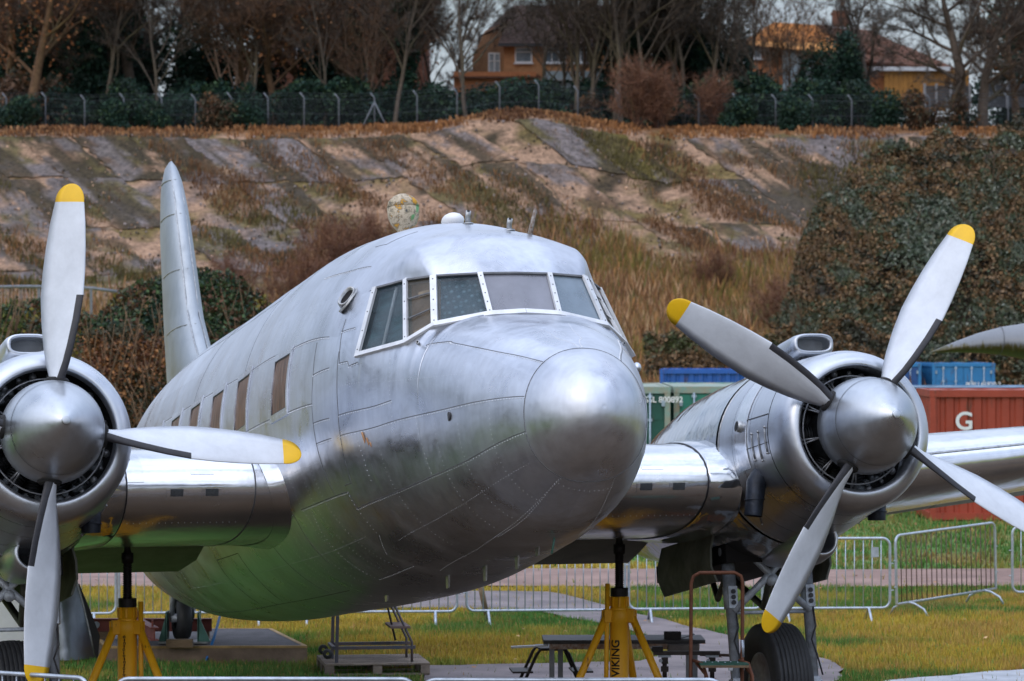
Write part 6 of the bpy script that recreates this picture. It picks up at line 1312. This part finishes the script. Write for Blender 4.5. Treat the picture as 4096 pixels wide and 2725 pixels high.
def jack(label, loc, ztop, zh, angs, textit=False):
    J = thing('aircraft_jack', label, 'jack', loc)
    mb = MB(); pr = [(zh-.02, .036)]; z = zh
    while z < ztop-.12: pr += [(z, .036), (z+.004, .043), (z+.010, .043), (z+.014, .036)]; z += .02
    pr += [(ztop-.12, .036), (ztop-.118, .055), (ztop-.03, .055), (ztop-.028, .04), (ztop, .03), (ztop+.03, .03)]
    mb.rev(pr, ax='Z', n=14); mb.build('screw', SCREW, J); MB().rev([(zh-.02, .03), (zh-.02, .082), (zh+.055, .082), (zh+.055, .03)], ax='Z', n=20, sm=False).build('lock_nut', SCREW, J)
    mb = MB().rev([(zh-.02, .02), (zh-.021, .075), (zh-.12, .080), (zh-.121, .085), (zh-.14, .085)], ax='Z', n=16)
    for k in range(8): a = k*PI/4; mb.box((.082*math.cos(a), .082*math.sin(a), zh-.07), (.018, .018, .09), rz=a)
    mb.build('collar', JY, J); zb_ = zh-.14
    MB().rev([(zb_, .085), (zb_-.01, .10), (zb_-.10, .105), (zb_-.13, .088), (0.05, .088), (.05, .14), (0, .14)], ax='Z', n=24).build('body', JY, J)
    for a in angs:
        c_, s_ = math.cos(a), math.sin(a); mb = MB(); mb.cyl((c_*.13, s_*.13, zb_-.07), (c_*.66, s_*.66, .03), .036, n=12); mb.cyl((c_*.66, s_*.66, 0), (c_*.66, s_*.66, .03), .09, n=14)
        lg = mb.build('leg', JY, J); MB().box((c_*.11, s_*.11, zb_-.06), (.09, .02, .13), rz=a).box((c_*.11-s_*.035, s_*.11+c_*.035, zb_-.06), (.10, .012, .11), rz=a).box((c_*.11+s_*.035, s_*.11-c_*.035, zb_-.06), (.10, .012, .11), rz=a).cyl((c_*.14-s_*.05, s_*.14+c_*.05, zb_-.07), (c_*.14+s_*.05, s_*.14-c_*.05, zb_-.07), .016, n=8).build('bracket', JY, lg)
    MB().cyl((-.13 if textit else .13, -.06, 0), (-.11 if textit else .125, -.06, zh+.10 if textit else zh+.03), .022, n=10).build('pump_handle', JY, J)
    if textit: return J
    ch = MB(); r = random.Random(3)
    for k in range(16): z = zb_-.14-k*.028; a = -1.75+.03*math.sin(k); ch.rev([(-.004, .012), (.004, .012), (.004, .007), (-.004, .007), (-.004, .012)], (.104*math.cos(a), .104*math.sin(a), z), 'X' if k % 2 else 'Y', 8)
    ch.build('chain', SCREW, J)['kind'] = 'stuff'
    return J
def loc_air(x, y, z): return Matrix.Translation((0, 0, 3.0)) @ Matrix.Rotation(0.28384, 4, 'Z') @ Matrix.Rotation(-0.16280, 4, 'X') @ Vector((x, y, z))
pL, pR = loc_air(-2.3, 3.38, -.61), loc_air(2.3, 3.38, -.61)
JL = jack('yellow tripod jack under the wing at the left, beside the long-bladed engine', (pL.x, pL.y, 0), pL.z, 1.36, (math.radians(212), math.radians(-28), math.radians(92)))
JR = jack('yellow tripod jack lettered VIKING under the wing right of the nose', (pR.x, pR.y, 0), pR.z, 1.36, (math.radians(200), math.radians(-24), math.radians(70)), True)
tm = text_mesh('VIKING', .105, SCREW, JR, (-.030, -.086, .66), (PI/2, -PI/2, 0), .002)
for v in tm.data.vertices:           # wrap the lettering round the tube: text height runs across the tube
    a = -PI/2-.35-(-v.co.y)*0+(-(v.co.y-.04))/.0885; v.co = (v.co.x, v.co.y, v.co.z)
me = tm.data
for v in me.vertices:
    ux, uy, uz = v.co; ang = -PI/2-.42+(.035-uy)/.0885*-1*-1 if False else -PI/2-.42-(uy-.035)/.0885
    rr_ = .0965+uz*.3; v.co = (rr_*math.cos(ang), rr_*math.sin(ang), .60+ux)
tm.location = (0, 0, 0); tm.rotation_euler = (0, 0, 0)
# ---- crowd barriers
GALV = mat('galvanised', (.40, .45, .52), .38, .55, .2, 12); GALVR = mat('rusty_bar', (.10, .06, .05), .6, .4, .4, 20)
def barrier(label, p0, p1, z=1.08, rust=False, curved=False, nb=18, group='crowd control barriers', plate=False, flat=False):
    p0, p1 = Vector((p0[0], p0[1], p0[2] if len(p0) > 2 else 0)), Vector((p1[0], p1[1], p1[2] if len(p1) > 2 else 0)); dv = p1-p0; L_ = dv.length; a = math.atan2(dv.y, dv.x); tilt = math.asin(dv.z/L_)
    o = thing('crowd_barrier', label, 'barrier', p0, a, group); o.rotation_euler = (0, -tilt, a); r = .10; z0, z1 = .17, z; pts = []
    for cx_, cz_, a0 in ((L_-r, z1-r, 0), (r, z1-r, 90), (r, z0+r, 180), (L_-r, z0+r, 270)):
        rr_ = r if (cz_ > .5 or curved is False and not flat) else .012
        cx2 = cx_+(r-rr_)*(1 if cx_ > L_/2 else -1); cz2 = cz_-(r-rr_)*(0 if cz_ > .5 else 1)
        for k in range(6): t = math.radians(a0+k*18); pts.append((cx2+rr_*math.cos(t), 0, cz2+rr_*math.sin(t)))
    MB().path(pts, .0185, 8, closed=True).build('frame', GALV, o); bm_ = None
    for k in range(nb):
        x = L_*(k+1)/(nb+1)
        if bm_ is None: b = MB().cyl((0, 0, z0), (0, 0, z1), .007, n=6).build('bar', GALVR if rust else GALV, o); bm_ = b.data
        else: b = link('bar', bm_, o)
        b.location = (x, 0, 0)
    for x in (.28, L_-.28):
        if curved: MB().path([(x-.0, -.30, .0), (x, -.24, .09), (x, -.1, .155), (x, 0, .17), (x, .1, .155), (x, .24, .09), (x, .30, 0)], .016, 8).build('foot', GALV, o)
        else: MB().path([(x, -.28, .0), (x, -.03, .165), (x, .03, .165), (x, .28, 0)], .018, 8).build('foot', GALV, o)
    for x in (0, L_): MB().path([(x, 0, .75), (x+(.05 if x else -.05), 0, .75)], .008, 6).path([(x, 0, .4), (x+(.05 if x else -.05), 0, .4)], .008, 6).build('hook', GALV, o)
    if plate: MB().box((L_-.20, -.012, z-.18), (.10, .006, .13)).build('plate', GALV, o)
    return o
def gd(u, D): return (CAMX+(u-2048)/14452.2*D, D+CAMY, 0)
barrier('barrier at the far left seen between the engine and the jack', gd(-190, 46.0), gd(463, 46.3)); barrier('barrier behind the left jack screw', gd(475, 46.3), gd(1120, 46.5)); barrier('barrier emerging from under the belly left of the wooden stake', gd(1140, 46.5), gd(1828, 46.6))
barrier('barrier behind the right jack, centre', gd(1866, 46.7), gd(2500, 46.9)); barrier('barrier between the right jack and the right wheel', gd(2515, 47.0), gd(3050, 47.1), nb=14); barrier('barrier right of the right wheel with a small blank plate', gd(3062, 47.1), gd(3560, 47.2), plate=True, nb=13)
barrier('leaning barrier with rusty bars and arched feet at the right', gd(3588, 47.8), gd(3985, 49.6)[:2]+(.08,), rust=True, curved=True, nb=19); barrier('barrier cut off by the right edge', gd(4050, 50.0), gd(4700, 50.4), curved=False)
barrier('nearest barrier at the bottom left corner, rail in front of the low blade', gd(-700, 29.4), gd(352, 28.05), z=1.10, group='barriers in the foreground'); barrier('foreground barrier under the aircraft belly, rail along the bottom edge', gd(462, 27.95), gd(1660, 27.92), z=1.105, group='barriers in the foreground'); barrier('foreground barrier right of centre along the bottom edge', gd(1690, 27.92), gd(2890, 27.9), z=1.10, group='barriers in the foreground')
# ---- concrete plinth and trestle under the tail
PLC = mat('plinth_concrete', (.12, .085, .06), .9, 0, .35, 3, bump=.008, bscale=20, col2=(.24, .17, .12)); PLT = mat('plinth_top_tarmac', (.07, .065, .07), .9, 0, .3, 4, bump=.01, bscale=40); PLE = mat('plinth_edge', (.34, .22, .09), .85, 0, .3, 4)
pz = .185; q = [Vector((-4.34, 11.55, 0)), Vector((-2.03, 11.62, 0)), Vector((-2.60, 14.05, 0)), Vector((-4.86, 14.05, 0))]; cx_ = sum(q, Vector())/4
pl = thing('concrete_plinth', 'low concrete plinth with yellowish kerb under the tail wheel', 'plinth', cx_); q = [v-cx_ for v in q]
MB().add([v+Vector((0, 0, -.05)) for v in q]+[v*.995+Vector((0, 0, pz)) for v in q], [(0, 1, 5, 4), (1, 2, 6, 5), (2, 3, 7, 6), (3, 0, 4, 7), (4, 5, 6, 7)], 0, False).build('block', PLC, pl)
for a, b in zip(q, q[1:]+q[:1]):
    i = (a*.955), (b*.955); MB().add([a+Vector((0, 0, pz-.02)), b+Vector((0, 0, pz-.02)), b+Vector((0, 0, pz+.006)), a+Vector((0, 0, pz+.006)), i[0]+Vector((0, 0, pz+.006)), i[1]+Vector((0, 0, pz+.006))], [(0, 1, 2, 3), (3, 2, 5, 4)], 0, False).build('edging', PLE, pl)
MB().add([v*.95+Vector((0, 0, pz+.003)) for v in q], [(0, 1, 2, 3)], 0, False).build('top_surface', PLT, pl)
IRON = mat('red_oxide_iron', (.13, .028, .022), .6, .1, .4, 8, bump=.002, bscale=30, col2=(.20, .05, .035)); WOODB = mat('weathered_timber', (.16, .11, .065), .85, 0, .3, 4, stretch=(1, 1, 6), bump=.004, bscale=20)
tp = loc_air(0, 12.75, -.5); tx, ty_ = tp.x, tp.y
tr_ = thing('tail_trestle', 'red iron girder trestle with green plates holding the tail wheel', 'trestle', (tx, ty_, pz))
def ibeam(mb, a, b, h_, w_, up=(0, 0, 1)):
    a, b = Vector(a), Vector(b); u = Vector(up); mb.beam(a, b, .012, h_-.024, 0, up); mb.beam(a+u*(h_/2-.006), b+u*(h_/2-.006), w_, .012, 0, up); mb.beam(a-u*(h_/2-.006), b-u*(h_/2-.006), w_, .012, 0, up)
mb = MB(); ibeam(mb, (-1.20, .55, .17), (.30, .55, .17), .15, .09); mb.box((-1.16, .55, .27), (.03, .08, .06)).cyl((-1.05, .54, .17), (-1.05, .53, .17), .04, m=1); mb.build('girder', [IRON, GALV], tr_)
mb = MB(); ibeam(mb, (-.55, .50, .17), (-.24, -.75, .17), .15, .10); mb.box((-.56, .46, .29), (.02, .06, .10)).box((-.28, -.6, .28), (.02, .05, .08)); mb.build('girder', IRON, tr_)
for x_ in (-.17, .20):
    mb = MB(); mb.box((x_, .0, .20), (.02, .30, .34)); mb.add([(x_, -.15, .03), (x_+(.14 if x_ > 0 else -.09), -.15, .03), (x_, -.15, .34), (x_, -.13, .03), (x_+(.14 if x_ > 0 else -.09), -.13, .03), (x_, -.13, .34)], [(0, 1, 2), (5, 4, 3), (0, 3, 4, 1), (1, 4, 5, 2), (2, 5, 3, 0)], 0, False); mb.build('side_plate', GREENP, tr_)
MB().box((.03, -.0, .025), (.56, .42, .02)).build('base_plate', VENT, tr_)
for b_ in ((-1.0, .55, .045, .20), (.02, -.5, .045, .30), (.2, .58, .045, .14)): MB().box((b_[0], b_[1], b_[2]), (b_[3], .12, .09)).build('timber_block', WOODB, tr_)
STRAP = mat('blue_strap', (.005, .12, .33), .5, 0, .2); s0 = at(472, 1526, 41.2); s1 = at(507, 1415, 41.9)
tag(MB().path([s0, s0.lerp(s1, .5)+Vector((.012, 0, 0)), s1], [.014, .017, .014], 6).build('blue_strap', STRAP), 'blue webbing strap slanting from the rear belly to the grass', 'strap')
# ---- grey fairing and white panels leaning at the far left
fr_ = thing('aircraft_fairing', 'tall grey curved metal fairing standing on the grass behind the left blade', 'aircraft part', at(150, 1515, 41.4)); P = []
for z, w_ in ((0, .62), (.25, .57), (.55, .50), (.85, .42), (1.15, .34), (1.35, .30)):
    P.append([(-.28+w_*t-.10*(1-z)*0-.0, -.32*math.sin(PI*t)*(.6+.4*(1-z/1.35)), z) for t in np.linspace(0, 1, 14)])
P = np.array(P); MB().plate(P, [0, .6, 0], .012).build('shell', silver('fairing_grey', (.28, .31, .35), .4, .02, 3), fr_); MB().path(P[:, -1], .012, 6).build('edge_trim', VENT, fr_)
mb = MB(); mb.grid(np.array([[(P[i, -1][0]+.003, P[i, -1][1]-.003, P[i, -1][2]), (P[i, -1][0]+.02+.10*max(0, 1-abs(i-1.2)/1.4), .02, P[i, -1][2])] for i in range(4)])); mb.build('torn_lining', BLACK, fr_)
wp = thing('sheet_metal_screen', 'white riveted sheet screen standing behind the left wheel', 'screen', at(30, 1500, 42.5)); MB().box((0, 0, .62), (.82, .03, 1.24), ry=.03).build('sheet', WHITEP, wp)
rv2 = MB()
for k in range(20): rv2.sphere((-.40, -.02, .08+k*.058), .008, 5, 3)
rv2.build('rivets', PEEL, wp)['kind'] = 'stuff'; MB().box((-.44, .0, .5), (.05, .05, 1.0)).build('dark_edge', BLACK, wp)
# ---- pallet and rolling steps
PALW = mat('pallet_wood', (.20, .16, .13), .85, 0, .3, 5, stretch=(1, 7, 1), bump=.004, bscale=25, ranvar=.25); py0 = 39.45+CAMY
pal = thing('wooden_pallet', 'weathered wooden pallet lying on the path under the belly', 'pallet', (-1.73, py0, .02), .14)
for k in range(7): MB().box((.575, .065+k*.162, .125), (1.15, .12, .018)).build('plank', PALW, pal)
for x in (.05, .575, 1.10): MB().box((x, .55, .107), (.10, 1.08, .018)).build('stringer', PALW, pal)
for x in (.05, .575, 1.10):
    for y in (.06, .55, 1.04): MB().box((x, y, .058), (.10, .12, .08)).build('block', PALW, pal)
for y in (.06, .55, 1.04): MB().box((.575, y, .009), (1.15, .10, .018)).build('plank', PALW, pal)
STL = mat('steps_blue_grey', (.07, .085, .12), .5, .3, .4, 12, col2=(.14, .10, .09)); TRD = mat('tread_brown', (.14, .095, .085), .8, 0, .3, 10)
stp = thing('rolling_steps', 'blue-grey tubular rolling steps standing on the wooden pallet', 'steps', (-1.73, py0, .16), .14); f = MB()
for y in (.08, .62): f.beam((.10, y, .16), (1.0, y, .16), .035, .035)
for x in (.10,): f.beam((x, .08, .16), (x, .62, .16), .035, .035)
f.build('base_frame', STL, stp)
for x, y in ((.13, .08), (.13, .62)): MB().beam((x, y, .0), (x+.04, y, 1.75), .035, .035, up=(0, 1, 0)).build('upright', STL, stp)
for y in (.08, .62): MB().path([(.96, y, .0), (.96, y, .22), (.90, y, .34), (.36, y, 1.50)], .018, 4).build('stringer', STL, stp)
for k, z in enumerate((.38, .68, .98, 1.28)): x = .92-(z-.3)*.47; MB().box((x-.05, .35, z), (.22, .58, .025)).build('tread', TRD, stp)
MB().box((.28, .35, 1.48), (.38, .60, .03)).build('platform', TRD, stp)
MB().path([(.62, .30, 1.0), (.80, .28, .22)], .012, 6).build('brace', BOOT, stp)
for y in (.02, .56): MB().rev([(-.02, .02), (-.022, .055), (.022, .055), (.02, .02)], (.03, y+.03, .10), 'Y', 16).build('castor', TYRE, stp)
# ---- work table, stools, stands, rusty steps
TBL = mat('table_top_dark', (.05, .045, .045), .6, 0, .4, 6); GLEG = mat('grey_leg', (.24, .25, .27), .5, .2, .2); tb = thing('work_table', 'long dark topped work table behind the lettered jack', 'table', gd(2175, 34.8), .02); TH = CAMZ-(2570-1318)/14452.2*34.8
MB().box((.78, .32, TH), (1.56, .62, .035)).build('tabletop', TBL, tb); MB().box((.78, .03, TH-.045), (1.45, .02, .05)).build('apron_rail', RUST, tb)
for x, y in ((.08, .06), (.18, .58), (1.40, .06), (1.50, .58)): MB().box((x, y, (TH-.02)/2), (.05, .03, TH-.02)).build('leg', GLEG, tb)
tag(MB().box((.0, .0, .0), (.36, .10, .016)).build('white_board', WHITEP, None, at(1219, 1488, 34.9), (0, -.05, 0)), 'thin white board sticking out past the left end of the work table', 'board')
bx_ = thing('tool_box', 'dark open metal box on the work table', 'box', tuple(Vector(gd(2690, 34.95))+Vector((0, .0, TH+.018)))); mb = MB()
for c_, d_ in (((0, .06, .035), (.16, .004, .07)), ((0, -.06, .035), (.16, .004, .07)), ((-.08, 0, .035), (.004, .12, .07)), ((.08, 0, .035), (.004, .12, .07)), ((0, 0, .003), (.16, .12, .004))): mb.box(c_, d_)
mb.build('tray', SCREW, bx_); MB().box((.15, .02, .03), (.13, .12, .006), ry=-.28).build('lid', SCREW, bx_)
tag(bevel(MB().box((0, 0, 0), (.30, .24, .08)).build('drawer_unit', mat('grey_timber', (.16, .14, .13), .8), None, tuple(Vector(gd(2735, 34.75))+Vector((0, .1, TH-.06)))), .006), 'grey wooden drawer unit hung under the right end of the table', 'drawer')
DK = mat('stool_dark_metal', (.04, .032, .03), .55, .4, .4, 14)
def stool(label, loc, rz, w_=.5, h_=.66):
    o = thing('step_stool', label, 'step stool', loc, rz); f = MB()
    for y in (0, .42):
        MB().path([(-.30, y, 0), (-.02, y, h_-.05), (.02, y, h_), (w_-.02, y, h_), (w_+.02, y, h_-.05), (w_+.28, y, 0)], .016, 6).build('leg_frame', DK, o)
    MB().box((w_/2, .21, h_+.005), (w_, .42, .02)).build('top_tread', DK, o)
    for k, z in enumerate((.22, .44)):
        MB().box((-.22+z*.28-.06, .21, z), (.20, .46, .018)).build('tread', DK, o); MB().box((w_+.22-z*.28+.06, .21, z), (.20, .46, .018)).build('tread', DK, o)
    return o
stool('black metal step stool under the left end of the work table', gd(2155, 35.5), .08, .28, .665)
OR_ = mat('orange_stand', (.42, .09, .02), .5, 0, .25)
bm_root = thing('support_stand', 'orange-legged support stand, left of the pair beyond the jack', 'stand', gd(2659, 33.6), 0, 'orange-legged stands carrying the dark beam')
def stand(root):
    z = CAMZ-(2608-1318)/14452.2*33.6-.03
    for a in (0, 2.1, 4.2): MB().cyl((.02*math.cos(a), .02*math.sin(a), z-.22), (.20*math.cos(a), .20*math.sin(a), 0), .015, n=8).build('leg', OR_, root)
    MB().cyl((0, 0, z-.26), (0, 0, z-.02), .022, n=10).box((0, 0, z-.13), (.07, .05, .05)).box((0, -.01, z-.05), (.06, .05, .06)).build('post', DK, root); MB().cyl((-.04, -.03, z-.05), (-.04, -.045, z-.05), .018, n=12).build('clamp', GALV, root); MB().box((0, 0, z-.012), (.12, .06, .02)).build('head', GALV, root)
    return z
zst = stand(bm_root); CH.clear()
s2 = copy_tree(bm_root, label='orange-legged support stand, right of the pair, behind the rusty steps'); s2.location = gd(2849, 33.6)
bmt = thing('dark_beam', 'dark steel beam resting on the two orange-legged stands', 'beam', tuple(Vector(gd(2613, 33.6))+Vector((0, 0, zst)))); MB().box((.31, 0, .018), (.62, .05, .036)).build('bar', DK, bmt); MB().box((.04, 0, .055), (.10, .08, .05)).cyl((.0, -.05, .05), (.0, .06, .05), .02).build('clamp', SCREW, bmt)
tag(MB().cyl((0, 0, 0), (.42, .1, -.02), .014, n=8).build('steel_tube', GALVR, None, tuple(Vector(gd(2800, 34.2))+Vector((0, 0, zst-.05)))), 'thin dark tube lying behind the right orange-legged stand', 'tube')
RST = mat('rusted_tube', (.115, .04, .022), .7, .2, .5, 14, bump=.002, bscale=60, col2=(.19, .075, .04)); rs = thing('rusty_steps', 'rusty tubular hop-up steps with green platform in front of the right wheel', 'steps', gd(2765, 31.5), .04)
zt_, zp_ = CAMZ-(2292-1318)/14452.2*31.5, CAMZ-(2652-1318)/14452.2*31.5
MB().path([(-.02, .0, 0), (-.005, 0, .7), (.0, 0, zt_-.09), (.02, 0, zt_-.03), (.075, 0, zt_), (.38, 0, zt_), (.435, 0, zt_-.03), (.45, 0, zt_-.09), (.445, 0, .7), (.43, 0, 0)], .0165, 10).build('handrail_frame', RST, rs)
MB().path([(.45, 0, .95), (.447, 0, 1.10)], .0172, 10).build('paint_band', GALV, rs)
for x in (.02, .42): MB().path([(x, .0, zp_+.02), (x+.07, -.10, zp_), (x+.10, -.14, zp_-.10), (x+.13, -.20, 0)], .015, 8).path([(x+.02, -.03, zp_), (x+.10, -.06, zp_-.10), (x+.10, -.08, 0)], .013, 8).build('leg', RST, rs)
GPL = mat('green_board', (.02, .085, .06), .6, 0, .4, 18); pb_ = MB().box((.27, -.10, zp_), (.42, .28, .02)).build('platform', GPL, rs); MB().box((.27, -.246, zp_-.012), (.42, .012, .02)).build('edge', WOODB, rs)
sc_ = MB()
for k in range(6): sc_.sphere((.12+k*.055, -.06-.05*(k % 2), zp_+.011), .008, 6, 3)
sc_.build('bolt', GALV, rs)['kind'] = 'stuff'
# wooden stake beyond the barriers
tag(MB().cyl(at(1120, 1398, 47.5)-Vector((0, 0, .1)), at(1104, 1340, 47.5), .035, .04, n=8).build('wooden_stake', WOODB), 'leaning wooden stake behind the centre barrier', 'stake')
# ---- trees added out of view, behind and left, to darken the skin's reflections
r_ = random.Random(77); bl = [((-70+k*6.5+r_.uniform(-2, 2), -78+r_.uniform(-4, 4), r_.uniform(2.5, 5.5)), (r_.uniform(4, 6.5), 3, r_.uniform(3.5, 6.5))) for k in range(24)]
bl += [((-66+r_.uniform(-3, 3), -70+k*8+r_.uniform(-2, 2), r_.uniform(4, 9)), (3.5, r_.uniform(4, 6), r_.uniform(5, 8))) for k in range(14)]  # added left row, made tall to block low sky
tag(leafcloud('unseen_woodland', bl, 26000, .55, [(.015, .03, .02), (.03, .04, .02), (.05, .035, .02), (.012, .022, .016)], 78), kind='stuff')
